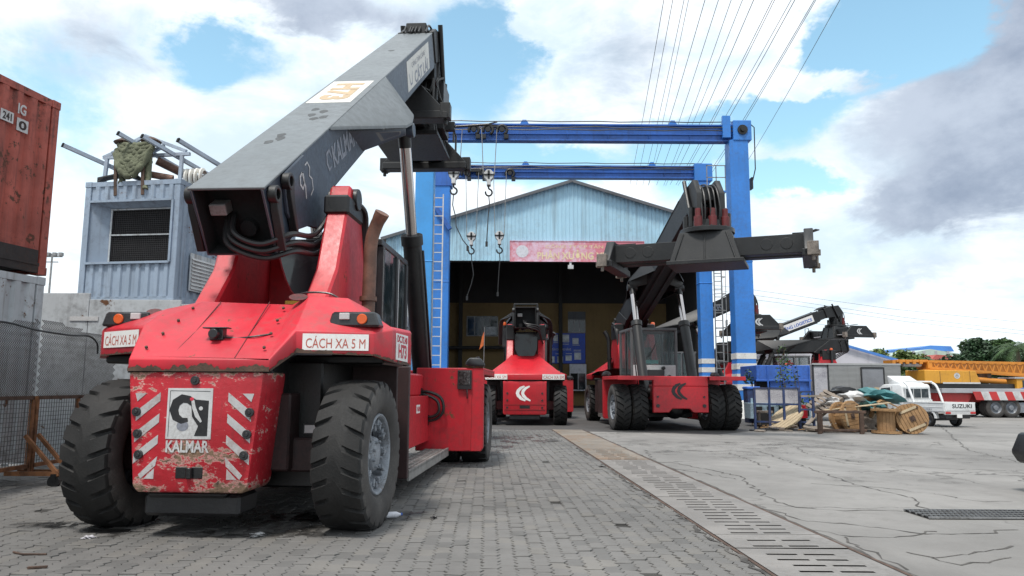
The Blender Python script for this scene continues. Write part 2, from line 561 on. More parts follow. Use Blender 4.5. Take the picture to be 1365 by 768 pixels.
# ------------------------------------------------------------------ reach stackers
def tyre_mesh(Rr=0.78, w=0.54, lugs=24, reach=0.26, depth=0.042, slant=0.34):
    h = w / 2
    prof = [(-.62 * h, .41, 0, 1), (-.80 * h, .43, 0, 1), (-.97 * h, .52, 0, 1), (-1.0 * h, .60, 0, 1), (-.985 * h, .67, .25, 1), (-.95 * h, .735, .9, 1), (-.88 * h, Rr - .012, 1, 0),
            (-.60 * h, Rr, 1, 0), (-reach * 1.6 * h, Rr + .004, .75, 0), (-reach * h, Rr + .005, 0, 0), (0, Rr + .006, 0, 0)]
    prof = prof + [(-a, r, gq, m) for a, r, gq, m in reversed(prof[:-1])]
    mb = MB()
    n = lugs * 4
    fr = (0.0, 0.07, 0.25, 0.32)
    vs, fs = [], []
    for j, (a, r, gd, m) in enumerate(prof):
        side = 1 if a > 0 else -1
        for k in range(n):
            L, q = divmod(k, 4)
            t = (L + fr[q] + (0.5 if side > 0 else 0) * 0.9 + slant * abs(a) / h * 1.6) / lugs * 2 * PI
            rr = r - (depth * gd if q in (1, 2) else 0)
            vs.append((a, rr * cos(t), rr * sin(t)))
    for j in range(len(prof) - 1):
        mid = 1 if prof[j][3] and prof[j + 1][3] else 0
        shift = 0
        for k in range(n):
            k2 = (k + 1) % n
            fs.append((j * n + k, j * n + k2, (j + 1) * n + k2, (j + 1) * n + k))
            mb.mi.append(mid)
    mb.v, mb.f = vs, fs
    return mb.mesh('tyre', [M['rubber'], M['rubber_side']], 0, 1, 42)


def rim_mesh(rough=True):
    mb = MB()
    mb.lathe([(.43, -.18), (.43, .17), (.415, .185), (.39, .17), (.37, .06), (.33, .02), (.22, .0), (.2, .06), (.17, .14), (.10, .16), (.0, .165)], n=28)
    for k in range(10):
        t = 2 * PI * k / 10
        rot = Matrix.Rotation(t, 3, 'X')
        mb.box(rot @ Vector((.085, .335, 0)), (.11, .075, .10), rot=rot)
        mb.box(rot @ Vector((.13, .29, .0)), (.06, .06, .045), rot=rot)
        mb.cyl(rot @ Vector((.1, .33, .0)), rot @ Vector((.165, .33, .0)), .017, 6)
    for k in range(8):
        t = 2 * PI * (k + .5) / 8
        rot = Matrix.Rotation(t, 3, 'X')
        mb.cyl(rot @ Vector((.12, .135, 0)), rot @ Vector((.175, .135, 0)), .018, 6)
    return mb.mesh('wheel', M['rim_grey'], .006, 1, 35)


TY = tyre_mesh()
TYK = tyre_mesh(Rr=.79, w=.54, lugs=22, reach=0.05, depth=0.05, slant=0.5)
RIM = rim_mesh()


def wheel(root, x, y, side, tyre, steer=0.0, scale=1.0):
    w = link('wheel', RIM, root, (x + .05 * side, y, .78), (random.random() * .2, 0, (0 if side > 0 else PI) + steer))
    w.scale = (scale,) * 3
    link('tyre', tyre, w, (-.05, 0, 0), (random.random() * 6, 0, 0))
    return w


def hood_old():
    c = [(-1.75, 1.0, 1.80, 2.12, -1.62, 1.05, 2.18), (-1.75, .34, 1.80, 2.12, -1.46, .5, 2.22), (-1.5, -.04, 1.82, 2.11, -1.26, .2, 2.25),
         (-.80, -.50, 1.84, 2.09, -.80, -.02, 2.34), (-.70, -.88, 1.64, 1.75, -.48, .15, 2.44), (.72, -.88, 1.64, 1.75, .55, .15, 2.40), (.84, -.50, 1.84, 2.06, .80, -.02, 2.48),
         (1.60, -.29, 1.82, 2.05, 1.20, .10, 2.47), (1.75, -.06, 1.76, 2.10, 1.42, .3, 2.20), (1.75, 1.0, 1.75, 2.14, 1.5, 1.0, 2.20)]
    r0 = [(p[0], p[1], p[2]) for p in c]
    r1 = [(p[0], p[1], p[3]) for p in c]
    r1b = [(p[0] * .985, p[1] + .035, p[3] + .035) for p in c]
    r2 = [(p[4], p[5], p[6]) for p in c]
    r3 = [(p[4] * .95, 1.3, max(p[6], 2.45) if abs(p[4]) < 1.25 else p[6]) for p in c]
    mb = MB()
    rin = [(p[0] * .96, p[1] + .05, p[2] + .004) for p in c]
    rin2 = [(p[0] * .96, p[1] + .06, p[3] - .03) for p in c]
    mb.grid([rin2, rin, r0, r1, r1b, r2, r3])
    return mb


def hood_k():
    c = [(-1.68, 1.2, 1.78, 2.0, -1.45, 1.2, 2.12), (-1.66, -.2, 1.80, 1.98, -1.35, .1, 2.12), (-1.50, -.62, 1.80, 1.98, -1.1, -.1, 2.2), (-.74, -.86, 1.76, 1.98, -.60, .55, 2.75),
         (-.3, -.90, 1.76, 1.98, -.32, .6, 2.62), (.3, -.90, 1.76, 1.98, .32, .6, 2.62), (.74, -.86, 1.76, 1.98, .60, .55, 2.75), (1.50, -.62, 1.80, 1.98, 1.1, -.1, 2.2), (1.66, -.2, 1.80, 1.98, 1.35, .1, 2.12), (1.68, 1.2, 1.78, 2.0, 1.45, 1.2, 2.12)]
    mb = MB()
    mb.grid([[(p[0] * .96, p[1] + .06, p[3] - .03) for p in c], [(p[0], p[1], p[2]) for p in c], [(p[0], p[1], p[3]) for p in c], [(p[0] * .985, p[1] + .03, p[3] + .03) for p in c],
             [(p[4], p[5], p[6]) for p in c], [(p[4] * .96, 1.5, p[6] + (.18 if abs(p[4]) < .9 else .02)) for p in c]])
    return mb


def k_logo(mb, o, r, u, n, h, mi):
    """two nested crescents opening to the right"""
    s = h / 1.0
    for x0, w0 in ((0.0, .24), (0.36, .22)):
        pts = [(x0 + .52, 1.0, .10), (x0 + .24, .86, w0 * .85), (x0 + .06, .66, w0), (x0 + .02, .5, w0), (x0 + .08, .34, w0), (x0 + .28, .13, w0 * .85), (x0 + .58, -.02, .10)]
        mb.ribbon([((x - .5) * s, (y - .5) * s, w * s) for x, y, w in pts], o, r, u, n, .004, mi)


def make_rs(label, group, loc, hd, A, uend, style, ext=0.0, sp_yaw=0.0, sp_len=6.06, spreader=True, sc=1.0, tail_low=True):
    """reach stacker; local x right, y forward, origin on the ground under the rear axle"""
    old = style == 'old'
    root = thing('reach_stacker', label, 'reach stacker', loc, -R(hd), group)
    root.scale = (sc,) * 3
    red = M['red_old'] if old else M['red']
    T = TY if old else TYK
    # wheels
    for sx in (-1, 1):
        wheel(root, (1.40 if sx > 0 else -1.13) if old else sx * 1.40, 0, sx, T, R(-3) if old else 0)
        wheel(root, sx * 1.92, 7.25, sx, T)
        wheel(root, sx * 1.33, 7.25, -sx, T)
    # chassis beams, axles
    mb = MB()
    for sx in (-1, 1):
        mb.bx(sx * .62 - .12, sx * .62 + .12, -.3, 7.6, .62, 1.42)
    mb.bx(-.74, .74, 1.2, 2.6, .7, 1.6)
    mb.bx(-.74, .74, 5.6, 7.9, .75, 1.55)
    mb.bx(-1.15, 1.15, -.16, .16, .6, .95)
    part('chassis_frame', mb, M['under_shade'] if old else M['red_dark'], root, .02)
    mb = MB()
    mb.cyl((-2.0, 7.25, .78), (2.0, 7.25, .78), .2, 20)
    mb.lathe([(.0, -.40), (.2, -.38), (.34, -.22), (.38, 0), (.34, .22), (.2, .38), (.0, .40)], (0, 7.35, .76), 'y', 20)
    mb.bx(-.9, .9, 6.95, 7.5, .9, 1.05)
    part('drive_axle', mb, M['black_grease'], root, .015)
    # counterweight plate
    cx = -.02 if old else 0
    mb = MB()
    tw, bw = (.68, .56) if old else (.86, .84)
    zt, zb = (1.63, .47) if old else (1.72, .42)
    y0 = -.86
    mb.prism([(cx - tw, zt), (cx + tw, zt), (cx + tw - .01, zt - .12), (cx + bw + .01, zb + .06), (cx + bw - .04, zb), (cx - bw + .04, zb), (cx - bw - .01, zb + .06), (cx - tw + .01, zt - .12)], 'y', y0, y0 + .62)
    cw = part('counterweight', mb, M['red_rusty'] if old else M['red'], root, .025, seg=2)
    fr_o, fr_r, fr_u, fr_n = Vector((cx, y0, 0)), Vector((1, 0, 0)), Vector((0, 0, 1)), Vector((0, -1, 0))
    if old:
        for (xa, za) in ((.0, 1.545), (-.57, 1.24), (-.545, 1.03), (-.52, .83), (.56, 1.24), (.545, 1.03), (.525, .83)):
            b = MB()
            b.cyl((cx + xa, y0 + .01, za), (cx + xa, y0 - .022, za), .045, 12)
            b.cyl((cx + xa, y0 - .02, za), (cx + xa, y0 - .032, za), .022, 6)
            part('bolt', b, M['plastic'], cw, .004)
        for sx in (-1, 1):
            for k in range(4):
                zc = 1.34 - k * .205
                w = .235 if k < 3 else .20
                mb = MB()
                p = [(sx * .34, zc + .09), (sx * .34, zc + .005), (sx * (.34 + w), zc - .19), (sx * (.34 + w), zc - .095)]
                if k == 3:
                    p = [(sx * .335, zc + .09), (sx * .35, zc + .0), (sx * .49, zc - .125), (sx * .515, zc - .085)]
                mb.flat(p, fr_o, fr_r, fr_u, fr_n, .004)
                part('reflective_stripe', mb, M['grey_stripe'], cw)
            mb = MB()
            mb.flat([(sx * .36, .60), (sx * .36, .70), (sx * .46, .60)], fr_o, fr_r, fr_u, fr_n, .004)
            part('reflective_stripe', mb, M['grey_stripe'], cw)
            mb = MB()
            mb.flat([(sx * .48, 1.42), (sx * .595, 1.42), (sx * .57, 1.34)], fr_o, fr_r, fr_u, fr_n, .004)
            part('reflective_stripe', mb, M['grey_stripe'], cw)
        # slot
        mb = MB()
        mb.bx(cx - .15, cx + .13, y0 - .006, y0 + .1, .60, .72, 0)
        mb.tube([(cx - .0, y0 - .02, .605), (cx - .0, y0 - .02, .715)], .035, 10, 1)
        part('towing_slot', mb, [M['black_grease'], red], cw, .012)
        # ram-head emblem
        mb = MB()
        o = fr_o + Vector((-.04, 0, 1.225))
        mb.flat([(-.225, -.245), (.225, -.245), (.225, .245), (-.225, .245)], o, fr_r, fr_u, fr_n, .006, 0)
        e = o + fr_n * .0065
        horn = [(.035, .09, .05), (-.01, .135, .075), (-.075, .145, .085), (-.135, .105, .09), (-.155, .035, .09), (-.13, -.035, .08), (-.07, -.07, .06), (-.01, -.06, .035)]
        mb.ribbon(horn, e, fr_r, fr_u, fr_n, .002, 1)
        mb.flat([(.0, .17), (.06, .135), (.19, .125), (.19, -.215), (.06, -.215), (.095, -.12), (.03, -.03), (.015, .09)], e, fr_r, fr_u, fr_n, .0015, 1)
        mb.ribbon([(.03, .13, .03), (.045, .06, .035), (.08, -.02, .04), (.125, -.08, .02)], e, fr_r, fr_u, fr_n, .005, 0)
        mb.flat([(.115 + .02 * cos(t), .05 + .02 * sin(t)) for t in [k * PI / 5 for k in range(10)]], e, fr_r, fr_u, fr_n, .004, 0)
        mb.flat([(-.06 + .06 * cos(t), -.12 + .05 * sin(t)) for t in [k * PI / 6 for k in range(12)]], e, fr_r, fr_u, fr_n, .001, 2)
        mb.flat([(.02 + .02 * cos(t), .14 + .018 * sin(t)) for t in [k * PI / 4 for k in range(8)]], e, fr_r, fr_u, fr_n, .006, 3)
        for a, b in (((-.2, .22), (.2, .215)), ((-.2, .22), (-.2, -.22))):
            mb.ribbon([(a[0], a[1], .005), (b[0], b[1], .005)], e, fr_r, fr_u, fr_n, .001, 1)
        part('emblem_panel', mb, [M['white_dirty'], M['black_ink'], M['grey_ink'], M['red_sign']], cw)
        mb = MB()
        mb.text('KALMAR', o + Vector((.0, -.004, -.315)), fr_r, fr_u, .43, .115, 0, .004)
        part('lettering', mb, M['white_dirty'], cw)
        mb = MB()
        mb.bx(cx - .55, cx + .42, -.66, -.2, .22, .43)
        mb.bx(cx - .5, cx + .3, -.72, -.6, .40, .47)
        part('tow_skid', mb, M['plastic'], root, .03)
    else:
        for sx in (-1, 1):
            for za in (1.25, .98, .70):
                b = MB()
                b.cyl((sx * .68, y0 + .01, za), (sx * .68, y0 - .02, za), .04, 10)
                part('bolt', b, M['plastic'], cw)
        mb = MB()
        k_logo(mb, fr_o + Vector((-.02, -.003, 1.25)), fr_r, fr_u, fr_n, .55, 0)
        part('emblem', mb, M['white'], cw)
        mb = MB()
        mb.bx(-.2, .2, y0 - .006, y0 + .1, .66, .78)
        part('towing_slot', mb, M['black_grease'], cw)
        mb = MB()
        mb.bx(-.80, .80, y0 - .014, y0 - .002, .60, .615)
        mb.bx(-.80, .80, y0 - .014, y0 - .002, .80, .812)
        part('seam', mb, M['red_dark'], cw)
        mb = MB()
        mb.bx(-.6, .6, -.7, -.2, .22, .42)
        part('tow_skid', mb, M['plastic'], root, .03)
    # hood
    hood = part('hood', hood_old() if old else hood_k(), M['red_hood'] if old else M['red'], root, .10 if old else .04, seg=3 if old else 2, smooth=50)
    if old:
        lip = [(-1.75, .34, 1.80), (-1.5, -.04, 1.82), (-.80, -.50, 1.84), (-.70, -.88, 1.64), (.72, -.88, 1.64), (.84, -.50, 1.84), (1.60, -.29, 1.82), (1.75, -.06, 1.76), (1.75, .9, 1.75)]
        rl_ = random.Random(17)
        wk = 0.0
        mb = MB()
        for (p, q_) in zip(lip[:-1], lip[1:]):
            p, q_ = Vector(p), Vector(q_)
            d_ = (q_ - p)
            nn = Vector((d_.y, -d_.x, 0)).normalized() * .006
            n_ = max(2, int(d_.length / .018))
            lo = [p + d_ * (k / n_) + nn - Vector((0, 0, .006)) for k in range(n_ + 1)]
            hi = []
            for v in lo:
                wk = min(1.0, max(-.6, wk * .86 + rl_.gauss(0, .30)))
                hi.append(v + Vector((0, 0, max(.004, .020 + .030 * wk + rl_.uniform(0, .008)) * (1.5 if p.y < -.8 and q_.y < -.8 else 1))))
            mb.grid([lo, hi])
        part('rusted_lip', mb, M['rust_dark'], hood)
        for (x0_, x1_, z_) in ((-.72, .74, 1.625),):
            mb = MB()
            mb.bx(x0_, x1_, -.845, -.80, z_ - .006, z_ + .014)
            part('seam_gap', mb, M['void'], hood)
        for (xa_, ya_, za_, sx_) in ((.68, -.02, 2.46, .07), (1.25, -.05, 2.18, .05), (-.95, .0, 2.30, .06)):
            mb = MB()
            mb.flat([(sx_ * 1.5 * cos(q * PI / 7), sx_ * sin(q * PI / 7)) for q in range(14)], (xa_, ya_, za_), (1, 0, -.05), (0, .78, .62), (0, -.62, .78), .012)
            part('hood_cap', mb, M['red_dark'], hood)
        for xs_ in (-.62, .62):
            for k_ in range(4):
                mb = MB()
                t_ = (k_ + .5) / 4
                c_ = Vector((xs_ * (1 - .2 * t_), -.86 + .98 * t_, 1.79 + .63 * t_))
                mb.cyl(c_, c_ + Vector((0, -.012, .014)), .016, 8)
                part('bolt', mb, M['rust_dark'], hood)
        for xs_ in (-.30, .36):
            mb = MB()
            mb.tube([(xs_, -.86, 1.765), (xs_ * .9, -.40, 2.06), (xs_ * .85, .12, 2.43)], .006, 4)
            part('panel_seam', mb, M['red_dark'], hood)
    mb = MB()       # engine and belly blocks, painted black for the deep shade under the hood
    mb.bx(-.60, .60, -.5, 1.6, 1.05, 1.95)
    mb.bx(-1.6, 1.6, .2, 1.3, 1.74, 1.84)
    mb.bx(-.98, .98, .0, 1.85, .42, 1.76)
    mb.bx(-.95, .95, 1.85, 6.4, .40, 1.25)
    part('shaded_engine_bay', mb, M['black_grease'], root, .02)
    for sx in (-1, 1):
        mb = MB()
        mb.bx(sx * 1.30 - .32, sx * 1.30 + .25, 1.18, 1.24, .42, 1.78)
        part('rear_wheel_arch', mb, M['under_shade'], root, .01)
    # light clusters on the hood
    for sx in (-1, 1):
        mb = MB()
        if old:
            x0, x1, yl, zl = ((1.10, 1.66, -.30, 2.12) if sx > 0 else (-1.50, -.92, -.10, 2.14))
        else:
            x0, x1, yl, zl = ((1.05, 1.45, -.35, 1.99) if sx > 0 else (-1.45, -1.05, -.35, 1.99))
        rot = Matrix.Rotation(R(0 if sx > 0 else -35), 3, 'Z') if old else None
        xm = (x0 + x1) / 2
        w = x1 - x0
        ym = yl
        mb.poly([(xm - w / 2, ym, zl), (xm - w / 2 + .04, ym + .02, zl + .16), (xm + w / 2 - .06, ym + .02, zl + .16), (xm + w / 2, ym, zl)], (0, .22, .0))
        lc = part('light_cluster', mb, M['plastic'], root, .02)
        b = MB()
        b.cyl((xm + sx * .09, ym - .015, zl + .08), (xm + sx * .09, ym + .01, zl + .08), .055, 16)
        part('orange_lamp', b, M['lamp_orange'], lc, .006)
        b = MB()
        b.bx(xm - sx * .10 - .055, xm - sx * .10 + .055, ym - .012, ym + .03, zl + .075, zl + .145)
        part('white_lamp', b, M['lamp_white'], lc, .006)
    # towers that carry the boom, cross plate with the U cut-out
    zt_ = 4.12
    for sx in (-1, 1):
        mb = MB()
        xi, xo = .52, .80
        mb.prism([(.35, 2.25), (2.9, 2.2), (2.55, 2.7), (2.05, 3.9), (1.95, zt_), (1.5, zt_ + .03), (1.40, 3.85), (1.02, 2.95), (.60, 2.5)], 'x', sx * xi, sx * xo)
        tw_ = part('boom_tower', mb, red, root, .03)
        mb = MB()
        mb.cyl((sx * (xi - .06), 1.72, 4.0), (sx * (xo + .06), 1.72, 4.0), .15, 16)
        part('hinge_pin', mb, M['black_grease'], tw_, .01)
        mb = MB()
        mb.bx(sx * .66 - .17, sx * .66 + .17, 1.32 if old else 1.2, 2.06 if old else 2.15, 3.72 if old else 3.45, 3.98 if old else 4.1)
        part('grease_shield', mb, M['black_grease'], tw_, .03)
    mb = MB()
    n = 14
    up = [(-.52, 3.85)] + [(-.5 + 1.0 * k / n, 3.75 - 1.05 * (1 - abs(2 * k / n - 1) ** 2.4)) for k in range(n + 1)] + [(.52, 3.85), (.52, 2.2), (-.52, 2.2)]
    mb.prism(up, 'y', 2.2, 2.26)
    part('cross_plate', mb, red, root, .006)
    mb = MB()
    mb.bx(-.52, .52, .95, 2.2, 2.2, 2.5)
    part('tower_base', mb, red, root, .03)
    # side tanks, steps, fenders
    for sx in (-1, 1):
        mb = MB()
        mb.bx(sx * .74, sx * 1.2, 3.0, 5.78, .52, 1.33)
        if old:
            for k in range(9):
                mb.bx(sx * 1.2, sx * 1.206, 3.35, 3.65, .72 + k * .055, .745 + k * .055)
        tk = part('side_tank', mb, red, root, .03)
        mb = MB()
        mb.bx(sx * .74, sx * 1.08, 2.6, 5.78, 1.33, 1.72)
        part('upper_locker', mb, red, root, .03)
        mb = MB()
        mb.bx(sx * 1.15, sx * 1.58, 1.95, 5.7, .36, .375)
        mb.bx(sx * 1.55, sx * 1.58, 1.95, 5.7, .26, .40)
        if old and sx > 0:
            for i in range(4):
                for j in range(34):
                    mb.box((1.20 + i * .105, 2.02 + j * .108, .3795), (.07, .03, .008), rot=Matrix.Rotation(R(25 if (i + j) % 2 else -25), 3, 'Z'))
        part('step', mb, M['grating'], root)
        mb = MB()
        mb.bx(sx * 1.0, sx * 1.57, 1.86, 1.95, .30, 1.76)
        part('splash_guard', mb, M['under_shade'], root, .01)
        mb = MB()
        mb.prism([(sx * .95, .33), (sx * 2.16, .33), (sx * 2.20, .40), (sx * 2.20, 1.84), (sx * .95, 1.84)], 'y', 5.78, 5.9)
        mb.bx(sx * .95, sx * 2.20, 5.9, 8.25, 1.79, 1.84)
        mb.bx(sx * .95, sx * 2.20, 8.25, 8.3, 1.70, 1.84)
        mb.bx(sx * 2.165, sx * 2.20, 5.9, 8.25, 1.72, 1.80)
        fd = part('front_fender', mb, red, root, .012)
        if old:
            mb = MB()
            mb.prism([(sx * 1.84, .35), (sx * 1.97, .35), (sx * 1.99, 1.82), (sx * 1.9, 1.82)], 'y', 5.765, 5.78)
            part('fender_rib', mb, M['red_rusty2'], fd)
        mb = MB()
        pts = [(sx * 2.0, 5.95, 1.85), (sx * 2.0, 5.95, 2.02), (sx * 2.1, 5.85, 2.04)]
        mb.tube(pts, .018, 6)
        mm = part('wing_mirror', mb, M['plastic'], root)
        b = MB()
        b.prism([(sx * 1.86, 1.88), (sx * 2.22, 1.86), (sx * 2.22, 1.92), (sx * 2.14, 2.02), (sx * 1.94, 2.03), (sx * 1.87, 1.96)], 'y', 5.74, 5.84)
        part('mirror_head', b, M['plastic'], mm, .03, seg=2)
    # front plate
    mb = MB()
    mb.bx(-.95, .95, 7.95, 8.12, 1.50, 1.84)
    mb.prism([(-.95, 1.5), (.95, 1.5), (.95, .62), (.42, .62), (.3, .75), (-.3, .75), (-.42, .62), (-.95, .62)], 'y', 7.95, 8.12)
    fp = part('front_plate', mb, red, root, .02)
    for sx in (-1, 1):
        for za in (.85, 1.15):
            mb = MB()
            mb.cyl((sx * .80, 8.11, za), (sx * .80, 8.15, za), .06 if za < 1 else .035, 12)
            part('bolt', mb, M['plastic'], fp)
    mb = MB()
    k_logo(mb, Vector((0.02, 8.123, 1.34)), Vector((-1, 0, 0)), Vector((0, 0, 1)), Vector((0, 1, 0)), .52, 0)
    part('emblem', mb, M['black_ink'], fp)
    # cab
    y0, y1, z0, z1 = 3.05, 4.95, 1.84, 3.62
    hw = .86
    mb = MB()
    mb.bx(-hw, hw, y0, y1, z0 - .35, z0 + .02)
    mb.bx(-hw - .03, hw + .03, y0 - .06, y1 + .06, z1, z1 + .10)
    for sx in (-1, 1):
        for yy in (y0 + .04, y1 - .04, (y0 + y1) / 2 + .1):
            mb.bx(sx * hw - .05, sx * hw + .05, yy - .05, yy + .05, z0, z1)
    mb.bx(-hw, hw, y0, y0 + .08, z0, z0 + .2)
    cab = part('cab', mb, M['plastic'] if old else M['cab_grey'], root, .012)
    b = MB()
    b.bx(-hw + .05, hw - .05, y0 + .02, y0 + .04, z0 + .2, z1)
    part('rear_window', b, M['glass'] if old else M['glass_teal'], cab)
    b = MB()
    b.bx(-hw + .05, hw - .05, y1 - .05, y1 - .03, z0 + .45, z1)
    part('windscreen', b, M['glass_teal'], cab)
    b = MB()
    b.bx(-hw + .04, hw - .04, y1 - .03, y1 + .02, z0 - .05, z0 + .46)
    part('front_panel', b, M['white_dirty'], cab, .01)
    for sx in (-1, 1):
        ym = (y0 + y1) / 2 + .1
        for ya, yb in ((y0 + .1, ym - .05), (ym + .06, y1 - .1)):
            b = MB()
            b.bx(sx * hw - .01, sx * hw + .01, ya, yb, z0 + .12, z1)
            part('side_window', b, M['glass'] if old else M['glass_teal'], cab)
        b = MB()
        b.bx(sx * (hw + .02), sx * (hw + .05), ym + .02, ym + .09, z0 + .02, z1 - .02)
        b.bx(sx * (hw + .02), sx * (hw + .05), y0 + .0, y0 + .07, z0 + .02, z1 - .02)
        part('door_post', b, M['white_dirty'] if old else M['plastic'], cab)
    b = MB()
    b.bx(-.3, .3, 3.5, 3.95, 1.9, 2.35)
    b.bx(-.28, .28, 3.42, 3.58, 2.3, 3.05)
    b.lathe([(.19, -.02), (.21, 0), (.19, .02), (.17, 0), (.19, -.02)], (0, 4.45, 2.65), 'y', 16)
    b.tube([(0, 4.5, 1.9), (0, 4.45, 2.65)], .04)
    part('driver_seat', b, M['plastic'], cab, .02)
    b = MB()
    b.tube([(.5, y1 + .03, z0 + .5), (.1, y1 + .04, z0 + 1.0)], .015, 6)
    b.bar((.2, y1 + .04, z0 + .75), (-.05, y1 + .04, z0 + 1.25), .03)
    part('wiper', b, M['plastic'], cab)
    if not old:
        b = MB()
        b.bx(-.3, .35, y1 + .02, y1 + .3, z0 - .06, z0 + .28)
        b.bx(-.5, .5, y1 - .1, y1 + .25, z0 - .2, z0 - .06)
        b.cyl((-.32, y1 + .0, z0 + .35), (-.32, y1 + .16, z0 + .35), .07, 14)
        b.cyl((-.55, y1 + .0, z0 + .02), (-.55, y1 + .14, z0 + .02), .08, 12)
        part('valve_block', b, M['plastic'], cab, .02)
        b = MB()
        b.bx(-.18, .3, y1 - .10, y1 - .085, z0 + .52, z0 + .66)
        part('dashboard_cloth', b, M['teal_cloth'], cab)
        b = MB()
        b.bx(.5, .68, y1 - .10, y1 - .085, z0 + .5, z0 + .66)
        part('dashboard_card', b, M['orange_card'], cab)
    # exhaust
    mb = MB()
    ex = catmull([(1.02, 1.72, 2.2), (1.03, 1.72, 3.0), (1.04, 1.71, 3.40), (1.10, 1.69, 3.62), (1.20, 1.63, 3.80)], 5)
    mb.tube(ex, [.088] * 18 + [.094, .098, .10], 14)
    mb.cyl((1.02, 1.72, 2.62), (1.02, 1.72, 2.68), .115, 14)
    part('exhaust_pipe', mb, M['exhaust'] if old else M['black_grease'], root)
    # boom: child at the hinge, rotated up
    Hg = Vector((-.16 if old else 0, 1.72, 3.95 if old else 4.05))
    byaw = R(-1.1) if old else 0.0
    bw, vt, vb, ut = .43, .80, -.06, -1.62
    bmat = M['boom_lit'] if old else M['black']
    boomside = M['boom_shaded'] if old else M['black']
    mb = MB()
    t = .03
    mb.bx(-bw - .02, bw + .02, ut, uend, vt - t, vt, 0)          # top plate with a lip
    mb.bx(-bw, bw, ut + .06, uend, vb, vb + t, 1)
    for sx in (-1, 1):
        mb.prism([(ut, vt - t), (ut + .06, vb), (uend, vb), (uend, vt - t)], 'x', sx * bw, sx * (bw - .03), 1)
    boom = part('boom', mb, [bmat, boomside], root, .006, Hg, (R(A), 0, byaw))
    mb = MB()
    mb.bx(-bw + .04, bw - .04, ut + .55, ut + .6, vb + .03, vt - .05)
    mb.cyl((.05, ut + .25, .2), (.05, ut + .5, .2), .1, 12)
    mb.cyl((-.2, ut + .2, .05), (-.2, ut + .5, .05), .08, 12)
    mb.bx(-bw + .034, bw - .034, ut + .34, ut + .58, vb + .035, vt - .035)
    for q0, q1, q2, q3 in ((-bw + .031, -bw + .036, vb + .035, vt - .035), (bw - .036, bw - .031, vb + .035, vt - .035), (-bw + .037, bw - .037, vt - .036, vt - .031), (-bw + .037, bw - .037, vb + .031, vb + .036)):
        mb.bx(q0, q1, ut + .04, ut + .339, q2, q3)
    part('boom_tail_shade_liner', mb, M['void'], boom, 0)  # black plug and liners stand for the shade inside the hollow tail
    mb = MB()
    mb.bx(-bw + .10, -bw + .30, ut + .16, ut + .34, .40, .54)
    part('connector_box', mb, M['steel'], boom, .01)
    for sx in (-1, 1):      # cheek plates down to the hinge, tail lugs
        mb = MB()
        pl = [(-1.05, .76), (-.30, .78), (.85, -.08), (.20, -.26), (-.25, -.26), (-.55, -.10), (-1.0, .02), (-1.15, .3)]
        mb.prism(pl, 'x', sx * (bw + .002), sx * (bw + .05))
        mb.prism([(.85, -.04), (.30, -.17), (-.25, -.19), (-.55, -.06), (-.55, .0), (.85, .0)], 'x', sx * .3, sx * (bw + .002))
        part('hinge_cheek', mb, boomside, boom, .01)
        for uu in (ut + .06, ut + .52):
            mb = MB()
            mb.lathe([(.062, 0), (.105, 0), (.105, .1), (.062, .1), (.062, 0)], ((sx * (bw + .06)) - .05, uu + .09, .66), 'x', 16)
            mb.prism([(uu - .02, -.0), (uu + .04, -.02), (uu + .10, .40), (uu + .17, .585), (uu + .03, .60), (uu - .0, .5)], 'x', sx * (bw + .012), sx * (bw + .105))
            part('lifting_lug', mb, M['black'], boom, .008)
        # saddle for the lift cylinder
        P = lambda x, u, v: (sx * x, u, v)
        mb = MB()
        top = [P(bw + .02, 1.0, vt - .005), P(bw + .02, 4.70, vt - .005), P(1.06, 3.98, .24), P(1.08, 3.70, .16), P(1.02, 3.45, .17)]
        mb.poly(top, (0, 0, -.05), 0)
        mb.add([P(bw + .02, 4.70, vt - .02), P(1.06, 3.98, .24), P(1.06, 3.98, .16), P(bw + .004, 5.3, -.04)], [(0, 1, 2), (0, 2, 3)], 0)
        mb.poly([P(bw, 4.6, vt - .1), P(1.04, 3.95, .16), P(1.0, 3.8, -.04), P(bw, 4.2, -.05)], (0, -.04, 0), 1)
        mb.poly([P(bw, 1.9, .5), P(1.0, 3.45, .12), P(.98, 3.5, -.02), P(bw, 2.6, -.03)], (0, .04, 0), 1)
        mb.cyl(P(.72, 3.76, .0), P(1.09, 3.76, .0), .13, 14, 1)
        part('cylinder_saddle', mb, [bmat, boomside], boom, .008)
    # telescoping inner boom and head
    ue = uend + ext
    mb = MB()
    mb.bx(-.36, .36, uend - 1.0, ue + .9, .02, .70)
    for sx in (-1, 1):
        mb.bx(sx * .37, sx * .43, uend - .02, uend + .10, -.02, .82)
        mb.bar((sx * .2, ut + .6, -.10), (sx * .2, uend - .1, -.10), .06)
    part('inner_boom', mb, M['black'], boom, .012)
    ca, sa = cos(R(A)), sin(R(A))

    def bp(u, v, x=0.0):
        yy = u * ca - v * sa
        return Vector((Hg.x + x - byaw * yy, Hg.y + yy, Hg.z + u * sa + v * ca))

    # lift cylinders
    for sx in (-1, 1):
        p0, p1 = Vector((sx * .9, 6.85, 1.30)), bp(3.76, 0.0, sx * .90)
        d = (p1 - p0).normalized()
        Lb = 3.25 if old else 2.75
        mb = MB()
        mb.cyl(p0 - d * .1, p0 + d * Lb, .175, 20)
        mb.cyl(p0 + d * (Lb - .18), p0 + d * (Lb + .02), .205, 20)
        mb.cyl(p0 + Vector((-.2, 0, 0)), p0 + Vector((.2, 0, 0)), .16, 14)
        mb.tube([p0 + d * .3 + Vector((sx * .2, -.1, 0)), p0 + d * 1.5 + Vector((sx * .21, -.1, 0)), p0 + d * (Lb - .3) + Vector((sx * .21, -.1, 0))], .025, 6)
